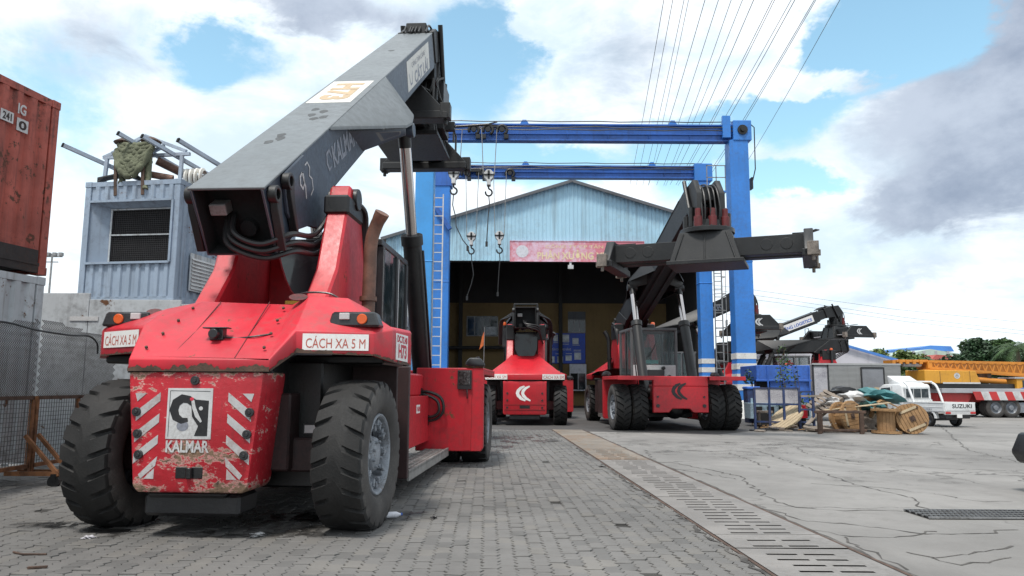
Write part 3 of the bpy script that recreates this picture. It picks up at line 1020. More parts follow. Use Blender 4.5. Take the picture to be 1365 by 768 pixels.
        lc = part('lift_cylinder', mb, M['black'], root, .008)
        mb = MB()
        mb.cyl(p0 + d * (Lb - .05), p1 - d * .12, .105, 18)
        part('piston_rod', mb, M['chrome'], lc)
        mb = MB()
        mb.cyl(p1 - d * .30, p1, .12, 14)
        part('rod_eye', mb, M['black_grease'], lc)
    # beacon
    mb = MB()
    mb.cyl((-.92, 1.55, 4.02), (-.92, 1.55, 4.10), .08, 12)
    mb.bx(-1.0, -.84, 1.5, 1.6, 3.2, 4.02)
    bc = part('beacon_post', mb, M['plastic'], root)
    mb = MB()
    mb.lathe([(.085, .0), (.09, .08), (.07, .13), (.0, .14)], (-.92, 1.55, 4.10), 'z', 14)
    part('beacon_lens', mb, M['lamp_orange'], bc, smooth=60)
    # hoses from the tail to the tower
    for k in range(3):
        if old:
            a = bp(ut + .34, .36 - .03 * k, -.12 - .05 * k)
            b2 = bp(ut + .02, .24 - .07 * k, -.02 - .05 * k)
            c2 = bp(ut - .02, .12 - .09 * k, .28)
            e2 = bp(ut + .22, .14 - .11 * k, bw + .14)
            g2 = bp(ut + .95, -.16 - .12 * k, bw + .16 + .02 * k)
            f2 = Vector((.66 + .05 * k, 1.5 - .04 * k, 3.92 - .04 * k))
        else:
            a = bp(ut + .5, .35, -.10 + .06 * k)
            b2 = bp(ut - .12, .12 - .05 * k, .0 + .03 * k)
            c2 = bp(ut + .0, -.0 - .09 * k, bw + .10)
            e2 = Vector((.62 + .05 * k, 1.15, 3.55 - .12 * k))
            g2 = Vector((.66 + .05 * k, 1.3, 3.8 - .05 * k))
            f2 = Vector((.70 + .05 * k, 1.5, 3.98 - .02 * k))
        h2 = Vector((.75 + .05 * k, 2.1, 3.9))
        mb = MB()
        pts = catmull([a, b2, c2, e2, g2, f2, h2, Vector((.78, 2.3, 3.2))], 7)
        mb.tube(pts, .034, 8)
        part('hydraulic_hose', mb, M['hose'], root)
    if spreader:
        if old:
            mb = MB()
            tq = bp(uend + .3, .2)
            mb.bx(tq.x - .72, tq.x + .62, tq.y + .3, tq.y + 1.3, tq.z - 1.85, tq.z - .55)
            mb.bx(tq.x - .5, tq.x + .4, tq.y + .1, tq.y + 1.1, tq.z - .6, tq.z + .2)
            for k in range(9):
                x0 = tq.x - .6 + .15 * k
                mb.tube(catmull([(x0, tq.y + .28, tq.z - .5), (x0 + random.uniform(-.2, .2), tq.y - .05, tq.z - .8 + random.uniform(-.2, .2)), (x0 + random.uniform(-.3, .3), tq.y + .1, tq.z - 1.3), (x0 + random.uniform(-.2, .2), tq.y + .3, tq.z - 1.7)], 5), .03, 6)
            part('hose_bundle', mb, M['black_grease'], root, 0)
        make_head(root, boom, bp, ue, sp_yaw, sp_len, old)
    return root, boom, cab, hood, bp


def catmull(P, n=6):
    P = [Vector(p) for p in P]
    Q = [P[0] * 2 - P[1]] + P + [P[-1] * 2 - P[-2]]
    out = []
    for i in range(1, len(Q) - 2):
        for k in range(n):
            t = k / n
            a, b, c, d = Q[i - 1], Q[i], Q[i + 1], Q[i + 2]
            out.append(0.5 * ((2 * b) + (c - a) * t + (2 * a - 5 * b + 4 * c - d) * t * t + (3 * b - a - 3 * c + d) * t ** 3))
    out.append(P[-1])
    return out


def make_head(root, boom, bp, ue, yaw, L, old):
    tip = bp(ue + .9, .36)
    top = bp(ue + .55, .78)
    piv = tip + (Vector((-.32, .35, -1.45)) if old else Vector((0, .35, -.95)))
    # boom head: swan neck of two cheeks bending down to the rotator
    for sx in (-1, 1):
        mb = MB()
        a, b = bp(ue + .1, .80), bp(ue + .1, .0)
        pl = [(a.y, a.z), (top.y, top.z + .02), (piv.y + .05, tip.z + .45), (piv.y + .42, tip.z - .05), (piv.y + .42, piv.z), (piv.y - .35, piv.z), (piv.y - .30, tip.z - .5), (b.y, b.z)]
        mb.prism(pl, 'x', sx * .26, sx * .44)
        part('boom_head', mb, M['black'], root, .02)
    mb = MB()
    mb.bx(-.26, .26, top.y - .5, piv.y + .1, tip.z - .2, top.z - .05)
    part('head_web', mb, M['black'], root, .02)
    for sx in (-1, 1):
        mb = MB()
        mb.cyl((sx * .52, piv.y + .1, piv.z + .1), (sx * .50, top.y + .25, top.z + .25), .065, 10)
        mb.cyl((sx * .52, piv.y + .1, piv.z - .1), (sx * .52, piv.y + .1, piv.z + .5), .085, 10)
        part('damping_cylinder', mb, M['black_grease'], root)
    for k in range(6):
        mb = MB()
        x = -.28 + .11 * k + random.uniform(-.05, .05)
        jr = random.uniform(-.12, .10)
        s0 = bp(ue - .3, .84, x)
        mb.tube(catmull([s0, bp(ue + .4 + jr, .88, x), Vector((x * 1.1, piv.y + .15, top.z - .10 + .06 * (k % 2))), Vector((x * 1.2, piv.y + .45 + jr, (tip.z + piv.z) / 2 + jr)), Vector((x * 1.3, piv.y + .45, piv.z - .15)), Vector((x * 2.2, piv.y + .25, piv.z - .45))], 6), .028, 6)
        part('hydraulic_hose', mb, M['hose'], root)
    mb = MB()
    mb.cyl((0, 0, -.32), (0, 0, -.18), .82, 28)
    mb.cyl((0, 0, -.18), (0, 0, .06), .55, 24)
    for k in range(18):
        q = 2 * PI * k / 18
        mb.cyl((.72 * cos(q), .72 * sin(q), -.18), (.72 * cos(q), .72 * sin(q), -.14), .03, 6)
    for a, b in ((-.55, -.25), (.55, -.25), (-.5, .35)):
        mb.cyl((a, b, -.18), (a, b, .28), .12, 12)
    part('rotator', mb, M['black_grease'], root, .01, piv)
    for a, b_ in ((-.42, .42), (.42, .42), (.0, .5)):
        mb = MB()
        mb.cyl((a, b_, -.18), (a, b_, .16), .13, 12)
        mb.cyl((a, b_, .16), (a, b_, .40), .09, 12)
        part('slewing_motor', mb, M['red_dark'], root, .01, piv)
    # spreader, long axis along its own x
    zs = -.32
    mb = MB()
    mb.add([(-1.05, -.8, zs - .95), (1.05, -.8, zs - .95), (1.05, .8, zs - .95), (-1.05, .8, zs - .95), (-.75, -.62, zs), (.75, -.62, zs), (.75, .62, zs), (-.75, .62, zs)],
           [(3, 2, 1, 0), (4, 5, 6, 7), (0, 1, 5, 4), (1, 2, 6, 5), (2, 3, 7, 6), (3, 0, 4, 7)])
    mb.bx(-1.12, 1.12, -.86, .86, zs - 1.0, zs - .88)
    for sx in (-1, 0, 1):
        mb.bar((sx * .9, -.815, zs - .92), (sx * .62, -.635, zs - .05), .05)
        mb.bar((sx * .9, .815, zs - .92), (sx * .62, .635, zs - .05), .05)
    spd = part('spreader', mb, M['black'], root, .015, piv, (0, 0, yaw))
    h = L / 2
    for sx in (-1, 1):
        for sy in (-1, 1):
            mb = MB()
            mb.bx(sx * .7, sx * (h - .1), sy * .12, sy * .52, zs - .78, zs - .24)
            for k in range(2):
                xx = h - .75 - .55 * k
                mb.cyl((sx * xx, sy * .50, zs - .5), (sx * xx, sy * .535, zs - .5), .17, 18)
            part('telescopic_beam', mb, M['black'], spd, .01)
        mb = MB()
        mb.prism([(-1.24, zs - .98), (1.24, zs - .98), (1.24, zs - .80), (.62, zs - .12), (-.62, zs - .12), (-1.24, zs - .80)], 'x', sx * (h - .28), sx * (h - .03))
        mb.bx(sx * (h - .34), sx * (h + .06), -1.24, 1.24, zs - 1.0, zs - .80)
        part('end_beam', mb, M['black'], spd, .02)
        for sy in (-1, 1):
            mb = MB()
            mb.bx(sx * (h - .20), sx * (h + .10), sy * 1.10, sy * 1.34, zs - 1.0, zs - .62)
            mb.bx(sx * (h - .1), sx * (h + .14), sy * 1.16, sy * 1.28, zs - 1.02, zs - .86)
            mb.cyl((sx * (h - .05), sy * 1.22, zs - 1.14), (sx * (h - .05), sy * 1.22, zs - 1.0), .05, 10)
            part('twistlock_block', mb, M['black'] if old else M['block_steel'], spd, .012)
        mb = MB()
        k_logo(mb, Vector((sx * (h + .0), .0, zs - .55)), Vector((0, sx, 0)), Vector((0, 0, 1)), Vector((sx, 0, 0)), .42, 0)
        if not old:
            part('emblem', mb, M['white_dirty'], spd)
        mb = MB()
        mb.tube([(sx * (h - .6), -.9, zs - .3), (sx * (h - .6), -.9, zs + .05), (sx * (h - .1), -.9, zs + .05), (sx * (h - .1), -.9, zs - .5)], .03, 6)
        mb.bar((sx * (h - .5), -.7, zs - .10), (sx * (h + .1), -.2, zs - .02), .16, .03)
        part('guard_rail', mb, M['black_grease'], spd)
    mb = MB()
    mb.cyl((-h + .9, -.62, zs - .72), (-1.0, -.62, zs - .72), .035, 8)
    mb.cyl((1.0, -.62, zs - .72), (h - .9, -.62, zs - .72), .035, 8)
    part('extension_rod', mb, M['chrome'], spd)


M['under_shade'] = paint('shaded_dark_red_steel', (.030, .012, .012), .6, .4, (.012, .011, .011), .7, scale=2.5)  # dark red steel with the shade beneath the machine put into its colour
M['void'] = paint('dark_void', (.005, .005, .006), .9, .2, (.008, .008, .008), .3)
M['grey_stripe'] = paint('scuffed_reflective_stripe', (0.44, 0.43, 0.43), 0.45, 0.12, (0.24, 0.15, 0.13), 0.5, rust=0.12, scale=3)
M['red_rusty2'] = paint('darker_red_paint', (0.40, 0.012, 0.02), 0.45, 0.15, scale=2)
M['cab_grey'] = paint('grey_cab_paint', (0.10, 0.105, 0.11), 0.45, 0.2, scale=3)
M['teal_cloth'] = paint('teal_cloth', (0.10, 0.50, 0.46), 0.8, 0.2, scale=6)
M['orange_card'] = paint('orange_card', (0.6, 0.14, 0.03), 0.6, 0.2, scale=6)
M['block_steel'] = paint('worn_block_steel', (0.20, 0.17, 0.145), 0.6, 0.4, (0.04, 0.035, 0.03), 0.7, scale=5, rust=0.1)

# ------------------------------------------------------------------ ground, paving, drains
def concrete(name, c, scale=0.5, crack=True):
    m, q, b = newmat(name)
    P = q.n('ShaderNodeNewGeometry').outputs['Position']
    a = q.noise(P, .22, 6, .6)
    f = q.noise(P, 2.2, 8, .7)
    fine = q.noise(P, 42, 4, .7)
    str_ = q.noise(q.vmul(P, (1.6, .35, 1)), 1.1, 5, .6, .4)
    col = q.mix(q.ramp(a, .3, .7), tuple(x * .72 for x in c), tuple(x * 1.14 for x in c))
    col = q.mix(q.m('MULTIPLY', q.ramp(f, .42, .75), .45), col, tuple(x * .60 for x in c))
    col = q.mix(q.m('MULTIPLY', q.ramp(str_, .55, .75), .35), col, tuple(x * .66 for x in c))
    col = q.mix(q.m('MULTIPLY', fine, .30), col, tuple(x * .55 for x in c))
    hgt = q.m('ADD', q.m('MULTIPLY', fine, .4), f)
    if crack:
        wv = q.n('ShaderNodeVectorMath', operation='ADD')
        nz = q.n('ShaderNodeTexNoise')
        nz.inputs['Scale'].default_value = 1.1
        nz.inputs['Detail'].default_value = 8
        q.l(P, nz.inputs['Vector'])
        sc = q.n('ShaderNodeVectorMath', operation='SCALE')
        q.l(nz.outputs['Color'], sc.inputs[0])
        sc.inputs['Scale'].default_value = 1.5
        q.l(P, wv.inputs[0])
        q.l(sc.outputs[0], wv.inputs[1])
        vo = q.n('ShaderNodeTexVoronoi', feature='DISTANCE_TO_EDGE')
        vo.inputs['Scale'].default_value = .26
        q.l(wv.outputs[0], vo.inputs['Vector'])
        ck = q.ramp(vo.outputs['Distance'], .010, .002)
        gate = q.ramp(q.noise(P, .35, 2), .45, .6)
        ck = q.m('MULTIPLY', ck, gate)
        col = q.mix(q.m('MULTIPLY', ck, .75), col, (.05, .046, .042))
        hgt = q.m('SUBTRACT', hgt, ck)
    oil = q.ramp(q.noise(P, .16, 4, .6), .60, .74)
    dust = q.ramp(q.noise(q.vmul(P, (.5, .16, 1)), .7, 6, .65, .6), .50, .68)
    col = q.mix(q.m('MULTIPLY', dust, .60), col, tuple(x * .52 for x in c))
    col = q.mix(q.m('MULTIPLY', oil, .55), col, tuple(x * .4 for x in c))
    q.put(b.inputs['Base Color'], col)
    q.put(b.inputs['Roughness'], q.ramp(f, .3, .8, .82, .95))
    bu = q.n('ShaderNodeBump')
    bu.inputs['Strength'].default_value = .35
    bu.inputs['Distance'].default_value = .02
    q.l(hgt, bu.inputs['Height'])
    q.l(bu.outputs[0], b.inputs['Normal'])
    return m


M['concrete'] = concrete('cracked_concrete', (.232, .222, .210))
M['paver'] = concrete('worn_paver', (.158, .152, .145), crack=False)
M['joint'] = concrete('dark_joint_sand', (.042, .038, .034), crack=False)
M['scuff'] = paint('dark_scuff', (.055, .06, .063), .6, .2, scale=5)
M['plate'] = paint('worn_drain_plate', (.215, .200, .186), .6, .18, (.14, .13, .12), .6, scale=1.6, metal=.12, bump=.03)
M['plate_rust'] = paint('rusty_drain_plate', (.22, .195, .165), .65, .25, (.20, .105, .045), .85, rust=.22, scale=.8, metal=.15, rust_col=(.20, .105, .04))
M['pit'] = paint('dark_pit', (.012, .011, .011), .9, .2)
M['oil'] = paint('oil_stain', (.028, .026, .025), .35, .4, scale=1.5, bump=0)
def oilfilm(name, lo=.44, hi=.60, k=.75, col=(.018, .017, .016), ro=.35):
    m, q, b = newmat(name)
    P = q.n('ShaderNodeTexCoord').outputs['Object']
    a = q.ramp(q.m('ADD', q.m('MULTIPLY', q.noise(P, 1.3, 7, .65), .7), q.m('MULTIPLY', q.noise(P, 9, 5, .7), .3)), lo, hi)
    q.put(b.inputs['Base Color'], col)
    q.put(b.inputs['Roughness'], ro)
    q.put(b.inputs['Alpha'], q.m('MULTIPLY', a, k))
    return m


M['oil_shade_film'] = oilfilm('oil_shade_film')
M['grime_film'] = oilfilm('grime_film', .47, .72, .45, (.06, .056, .052), .8)
M['crack'] = paint('crack_dirt', (.060, .055, .050), .95, .5, (.15, .14, .13), .9, scale=4, bump=.1)

mb = MB()
# one sheet out to the horizon, with the trench of the drain left open
DX0, DX1, DY0, DY1 = 0, 0, 2.0, 27.2
sl = lambda y: 1.44 + (2.13 - 1.44) * (27.0 - y) / (27.0 - 6.3)      # left edge of the drain strip
sr = lambda y: sl(y) + 1.085
mb.add([(-900, -200, 0), (900, -200, 0), (900, 2, 0), (sr(2), 2, 0), (sl(2), 2, 0), (-900, 2, 0),
        (900, DY1, 0), (sr(DY1), DY1, 0), (sl(DY1), DY1, 0), (-900, DY1, 0), (900, 1500, 0), (-900, 1500, 0)],
       [(0, 1, 2, 3, 4, 5), (3, 2, 6, 7), (5, 4, 8, 9), (9, 8, 7, 6, 10, 11)])
mb.add([(sl(2), 2, 0), (sl(DY1), DY1, 0), (sl(DY1), DY1, -.5), (sl(2), 2, -.5), (sr(2), 2, 0), (sr(DY1), DY1, 0), (sr(DY1), DY1, -.5), (sr(2), 2, -.5)],
       [(0, 1, 2, 3), (5, 4, 7, 6), (3, 2, 6, 7), (1, 5, 6, 2), (4, 0, 3, 7)], 1)
ground = struct('ground', mb, [M['concrete'], M['pit']], recalc=False)

# interlocking pavers left of the drain
PAVW, PAVL = .142, .228
dirx = (sl(27) - sl(6)) / 21.0
pv_root = MB()
xl = lambda y: sl(y) - .06
pv_root.add([(-11, 4.2, .004), (xl(4.2), 4.2, .004), (xl(26.6), 26.6, .004), (-6.3, 26.6, .004), (-6.3, 14.1, .004), (-11, 14.1, .004)], [(0, 1, 2, 3, 4, 5)])
paving = struct('paver_yard', pv_root, M['joint'], recalc=False)
shape = [(-.5, -.5), (-.25, -.26), (0, -.5), (.25, -.26), (.5, -.5), (.5, .5), (.25, .74), (0, .5), (-.25, .74), (-.5, .5)]


def paver_geo(mb, cx, cy, jz, tilt, mi=0):
    g0, g1 = .955, .875
    n = len(shape)
    vs = []
    for sc_, z in ((g0, .004), (g0, .016), (g1, .021)):
        for a, b in shape:
            x, y = b * PAVW * sc_, a * PAVL * sc_
            vs.append((cx + x + dirx * y, cy + y, z + jz + (x * tilt[0] + y * tilt[1] if z > .01 else 0)))
    fs = [tuple(range(2 * n, 3 * n))[::-1]]
    for k in range(2):
        fs += [(k * n + i, (k + 1) * n + i, (k + 1) * n + (i + 1) % n, k * n + (i + 1) % n) for i in range(n)]
    mb.add(vs, fs, mi)


rp = random.Random(3)
cells = []
row = 0
for i in range(150):
    for j in range(78):
        y = 4.35 + (i + (.5 if j % 2 else 0)) * (PAVL + .001)
        if y > 26.5:
            continue
        x = xl(y) - .10 - j * (PAVW + .001)
        edge = -10.6 if y < 14 else -6.2
        if x < edge or rp.random() < .004:
            continue
        if x - (sl(y) - .28) > 0 and rp.random() < .07:
            continue
        cells.append((x, y))
cells.sort(key=lambda p: -(1000.0 if False else 0) + math.hypot(p[0], p[1]) + (50 if p[1] < 6.3 or abs(p[0]) > p[1] * .68 else 0))
mbs = MB()
pmats = [M['paver'], concrete('dark_paver', (.128, .124, .119), crack=False), concrete('brown_paver', (.170, .161, .149), crack=False)]
variants = []
for k in range(6):
    q = MB()
    paver_geo(q, 0, 0, 0, (rp.uniform(-.045, .045), rp.uniform(-.03, .03)))
    variants.append(q.mesh('paver', pmats[(0, 0, 0, 1, 2, 0)[k]], 0, 1, 0, False))
for i, (x, y) in enumerate(cells):
    jz = rp.uniform(-.005, .005) + .006 * sin(x * 1.3) * sin(y * .9)
    if i < 300:
        link('paver', variants[rp.randrange(6)], paving, (x, y, jz))
    else:
        paver_geo(mbs, x, y, jz, (rp.uniform(-.045, .045), rp.uniform(-.03, .03)), rp.choice((0, 0, 0, 0, 1, 2)))
struct('paver_field', mbs, pmats, paving, kind='stuff', recalc=False)

# steel cover plates with slots over the drain
drain = struct('drain_channel', MB().bx(sl(5) + .0, sl(5) + .01, 5, 5.2, -.3, -.2), M['pit'])
seams = [4.4, 7.30, 7.96, 10.6, 13.3, 15.9, 18.6, 21.3, 24.1, 27.0]
for a, b in zip(seams[:-1], seams[1:]):
    mb = MB()
    a0, b0 = a + .012, b - .012
    far = a > 15
    y = a0
    rows = []
    nslot = max(1, int((b0 - a0 - .12) / .20))
    pitch = (b0 - a0 - .10) / nslot
    th = .0015
    SW = .052
    z = .006 + rp.uniform(0, .006)
    tw = rp.uniform(-.004, .004)

    def strip(x0, x1, ya, yb):
        vs = []
        for zz in (z, z - th):
            vs += [(sl(ya) + x0, ya, zz + tw * x0), (sl(ya) + x1, ya, zz + tw * x1), (sl(yb) + x1, yb, zz + tw * x1), (sl(yb) + x0, yb, zz + tw * x0)]
        mb.add(vs, [(0, 1, 2, 3), (0, 4, 5, 1), (1, 5, 6, 2), (2, 6, 7, 3), (3, 7, 4, 0)])
    solid_to = b0 if a > 18 else None
    if solid_to:
        strip(.015, 1.07, a0, b0)
    else:
        for k in range(nslot):
            ya = a0 + .05 + k * pitch
            strip(.015, 1.07, a0 if k == 0 else ya - pitch + SW, ya)
            o_ = (.0, .035, .07, .02)[k % 4] - .02
            cuts = [(.23 + o_, .51 + o_), (.57 + o_, .85 + o_)]
            x = .015
            for c0, c1 in cuts:
                strip(x, c0, ya, ya + SW)
                x = c1
            strip(x, 1.07, ya, ya + SW)
        strip(.015, 1.07, a0 + .05 + (nslot - 1) * pitch + SW, b0)
    part('cover_plate', mb, M['plate_rust'] if far else M['plate'], drain, smooth=0)
mb = MB()
for x0 in (-.03, 1.08):
    mb.add([(sl(4.4) + x0, 4.4, .008), (sl(4.4) + x0 + .035, 4.4, .008), (sl(27) + x0 + .035, 27, .008), (sl(27) + x0, 27, .008)], [(0, 1, 2, 3)])
part('edge_angle', mb, M['rust_dark'], drain, smooth=0)

# black grating set across the yard at the right
g0, g1 = onz(1228, 686, 0), onz(1500, 688, 0)
grate = struct('storm_grate', MB().add([(4.85, 8.96, .004), (7.9, 8.96, .004), (7.9, 9.55, .004), (4.85, 9.55, .004)], [(0, 1, 2, 3)]), M['pit'])
mb = MB()
k = 0
while 4.87 + k * .055 < 7.88:
    x = 4.87 + k * .055
    mb.bar((x, 8.97, .016), (x + .0, 9.54, .016), .011, .02)
    k += 1
part('grate_bars', mb, M['black_grease'], grate, smooth=0, kind='stuff')
for yy in (8.98, 9.12, 9.26, 9.40, 9.53):
    part('grate_crossbar', MB().bar((4.85, yy, .02), (7.9, yy, .02), .02, .022), M['steel'], grate)

# measured cracks in the concrete slabs
CR = [[(770, 600), (835, 612), (905, 618), (985, 635), (1020, 662), (1060, 676), (1110, 681), (1180, 680), (1225, 684)],
      [(1010, 601), (1060, 618), (1110, 636), (1160, 652), (1215, 664), (1235, 682)],
      [(1060, 595), (1075, 605), (1150, 617), (1260, 625), (1365, 628)], [(1080, 645), (1170, 650), (1240, 658), (1300, 668), (1365, 670)],
      [(1000, 672), (1075, 695), (1140, 700), (1230, 712), (1300, 712), (1365, 705)], [(1070, 703), (1130, 716), (1200, 716), (1260, 706)],
      [(1250, 565), (1290, 600), (1365, 618)], [(900, 600), (970, 603), (1030, 625)], [(1200, 735), (1280, 752), (1365, 742)], [(1120, 716), (1180, 745), (1215, 764)],
      [(1100, 588), (1180, 596), (1280, 596), (1365, 604)], [(860, 600), (880, 622), (990, 640)], [(1240, 745), (1365, 728)]]
mb = MB()
for line in CR:
    P3 = [onz(px, py, 0) for px, py in line]
    pts = []
    for i in range(len(P3) - 1):
        n = max(3, int((P3[i + 1] - P3[i]).length / .12))
        for k in range(n):
            p = P3[i].lerp(P3[i + 1], k / n)
            pts.append((p.x + rp.uniform(-.06, .06), p.y + rp.uniform(-.06, .06), rp.uniform(.006, .034)))
    mb.ribbon(pts, (0, 0, .004), (1, 0, 0), (0, 1, 0), (0, 0, 1), 0)
struct('ground_cracks', mb, M['crack'], kind='stuff', recalc=False)
# broken edge between pavers and plates
mb = MB()
pts = []
y = 4.5
while y < 19:
    pts.append((sl(y) - .10 + rp.uniform(-.05, .05), y, rp.uniform(.015, .075)))
    y += .11
mb.ribbon(pts, (0, 0, .026), (1, 0, 0), (0, 1, 0), (0, 0, 1), 0)
pts = []
y = 4.5
while y < 27:
    pts.append((sr(y) + .04 + rp.uniform(-.02, .02), y, rp.uniform(.03, .09)))
    y += .2
mb.ribbon(pts, (0, 0, .003), (1, 0, 0), (0, 1, 0), (0, 0, 1), 0)
struct('broken_edge', mb, M['crack'], kind='stuff', recalc=False)


# ------------------------------------------------------------------ nearest reach stacker
RS1_HD = 3.2
rs1, boom1, cab1, hood1, bp1 = make_rs('large red reach stacker seen from behind with raised grey boom, nearest the camera', 'reach stackers in the yard',
                                       (-3.03, 8.27, 0), RS1_HD, 34.2, 10.2, 'old', 0.2, PI / 2, 4.4)
X_, Y_, Z_ = Vector((1, 0, 0)), Vector((0, 1, 0)), Vector((0, 0, 1))
BW = .43
# boom lettering (boom frame: x across, y along, z up)
mb = MB()
mb.flat([(-.40, -.85), (.34, -.85), (.34, .85), (-.40, .85)], (0, 3.4, .80), X_, Y_, Z_, .003, 0)
mb.text('H73', (-.03, 3.4, .804), -Y_ , X_, 1.30, .52, 1, .003, .05)
part('roof_panel', mb, [M['cream'], M['tan']], boom1)
for sx in (-1, 1):
    o = Vector((sx * (BW + .001), 8.15, .36))
    r, u, n = Y_ * sx, Z_, X_ * sx
    mb = MB()
    mb.flat([(-1.45, -.30), (1.35, -.30), (1.45, .32), (-1.35, .32)], o, r, u, n, .004, 0)
    mb.text('CÁT LÁI', o + n * .004 + Vector((0, sx * .25, -.12)), r, u, 1.75, .34, 1)
    mb.text('CẢNG TÂN CẢNG', o + n * .004 + Vector((0, 0, .18)), r, u, 1.7, .15, 2, .003, .0)
    mb.ribbon([(-1.22, .05, .03), (-1.12, -.2, .06), (-.95, -.2, .06), (-.85, .05, .03)], o, r, u, n, .006, 2)
    part('port_panel', mb, [M['cream'], M['grey_ink'], M['blue_pale'] if 'blue_pale' in M else M['grey_ink']], boom1)
    o = Vector((sx * (BW + .002), 1.55, .36))
    mb = MB()
    mb.text('KALMAR', o + Vector((0, sx * .1, 0)), r, u, 1.35, .33, 0)
    mb.ribbon([(-.62, .0, .03), (-.70, .14, .05), (-.82, .12, .06), (-.86, 0, .06), (-.80, -.12, .05), (-.70, -.1, .03)], o, r, u, n, .003, 0)
    part('boom_lettering', mb, M['grey_ink'], boom1)
    o = Vector((sx * (BW + .052), -.38, .45))
    mb = MB()
    nine = [(.0, .15, .03), (-.09, .12, .04), (-.12, .03, .04), (-.06, -.05, .035), (.03, .0, .03), (.03, .12, .035), (.0, .15, .035), (.04, -.05, .035), (.0, -.2, .03)]
    mb.ribbon([(x * 1.0 - .10, y, w) for x, y, w in nine], o, r, u, n, .003, 0)
    mb.ribbon([(.04, .2, .02), (.14, .21, .025), (.2, .12, .03), (.14, .03, .025), (.22, -.04, .03), (.2, -.18, .03), (.08, -.22, .02)], o, r, u, n, .003, 0)
    part('chalk_number', mb, M['white_dirty'], boom1)
# scuffs on the boom roof and a rod that sticks out of the spreader
rs_ = random.Random(9)
for k in range(9):
    cu, cv = ((.25, -.08), (.42, .02), (1.5, .16), (1.75, .05), (1.95, .18), (2.1, .0), (.6, -.02), (1.6, .28), (7.6, .05))[k]
    mb = MB()
    mb.flat([((.05 + .03 * rs_.random()) * cos(q * .7), (.07 + .06 * rs_.random()) * sin(q * .7)) for q in range(9)], (cv - .1, cu, .80), X_, Y_, Z_, .002)
    part('scuff', mb, M['scuff'], boom1)
mb = MB()
tq = bp1(10.5, .2)
mb.cyl((tq.x + .6, tq.y + .9, tq.z - 1.62), (tq.x + 1.75, tq.y + 1.0, tq.z - 1.52), .035, 8)
mb.bx(tq.x + .5, tq.x + .85, tq.y + .8, tq.y + 1.0, tq.z - 1.72, tq.z - 1.5)
for s_ in (-1, 1):
    mb.bar((tq.x + 1.7, tq.y + 1.0, tq.z - 1.52 + .0), (tq.x + 1.98, tq.y + 1.0, tq.z - 1.50 + s_ * .05), .03)
part('side_rod', mb, M['black_grease'], rs1)
# hood labels
for nm, p0, p1, z0, z1 in (('r', (.90, -.475), (1.55, -.310), 1.865, 2.035), ('l', (-1.46, -.066), (-.84, -.474), 1.90, 2.075)):
    a, b = Vector((p0[0], p0[1], 0)), Vector((p1[0], p1[1], 0))
    r = (b - a).normalized()
    n = r.cross(Z_)
    o = (a + b) / 2 + Z_ * ((z0 + z1) / 2) + n * .004
    w, h = (b - a).length, z1 - z0
    mb = MB()
    mb.flat([(-w / 2, -h / 2), (w / 2, -h / 2), (w / 2, h / 2), (-w / 2, h / 2)], o, r, Z_, n, .005, 0)
    mb.text('CÁCH XA 5 M', o + n * .005, r, Z_, w * .90, h * .74, 1, .002, .0)
    part('warning_label', mb, [M['white'], M['red_ink']], hood1)
mb = MB()
o = Vector((1.753, .42, 1.95))
mb.flat([(-.33, -.16), (.33, -.17), (.33, .14), (-.33, .13)], o, Y_, Z_, X_, .006, 0)
mb.text('H73', o + Vector((.006, .02, -.06)), Y_, Z_, .46, .16, 1)
mb.text('DC.72.40', o + Vector((.006, .0, .075)), Y_, Z_, .56, .08, 1)
part('fleet_label', mb, [M['white'], M['red_sign']], hood1)
mb = MB()
mb.flat([(-.16, -.07), (.16, -.07), (.16, .07), (-.16, .07)], (1.2, 4.62, 1.12), Y_, Z_, X_, .004, 0)
mb.text('VIWASEEN', (1.2045, 4.62, 1.12), Y_, Z_, .27, .08, 1)
part('tank_label', mb, [M['white'], M['red_sign']], rs1)
# rear camera with its cable, rails, odd bits on the hood
mb = MB()
mb.bx(-.10, .16, -.62, -.50, 2.075, 2.09)
mb.cyl((.03, -.66, 2.02), (.03, -.50, 2.02), .05, 14)
mb.bx(-.04, .10, -.58, -.48, 1.96, 2.08)
rc_ = part('rear_camera', mb, M['plastic'], rs1, .006)
mb = MB()
mb.tube(catmull([(.1, -.55, 1.99), (.22, -.5, 1.985), (.4, -.52, 2.0), (.55, -.45, 2.03)], 5), .009, 5)
part('cable', mb, M['hose'], rc_)
mb = MB()
mb.tube(catmull([(.62, .2, 2.44), (.66, .15, 2.53), (.95, .12, 2.53), (1.1, .12, 2.46), (1.28, .1, 2.30), (1.35, .06, 2.2)], 4), .012, 6)
part('hand_rail', mb, M['plastic'], rs1)
mb = MB()
mb.bx(.14, .42, 1.05, 1.2, 2.50, 2.55, 0)
part('yellow_folder', mb, M['yellow'], rs1, rot=(0, 0, 0))
mb = MB()
mb.bx(.80, .96, -.05, .05, .98, 1.10, 0)
mb.bx(.815, .945, -.058, -.05, .995, 1.085, 1)
part('work_light', mb, [M['plastic'], M['lamp_white']], rs1, .006)
mb = MB()
mb.tube(catmull([(.95, 5.72, 1.38), (1.18, 5.68, 1.40), (1.42, 5.66, 1.30), (1.48, 5.66, 1.08), (1.36, 5.68, .92), (1.12, 5.72, .86)], 6), .028, 8)
part('hydraulic_hose', mb, M['hose'], rs1)
mb = MB()
mb.tube(catmull([(.95, 5.70, 1.36), (1.16, 5.66, 1.34), (1.36, 5.64, 1.24), (1.40, 5.64, 1.06), (1.30, 5.66, .96), (1.12, 5.70, .94)], 6), .028, 8)
part('hydraulic_hose', mb, M['hose'], rs1)
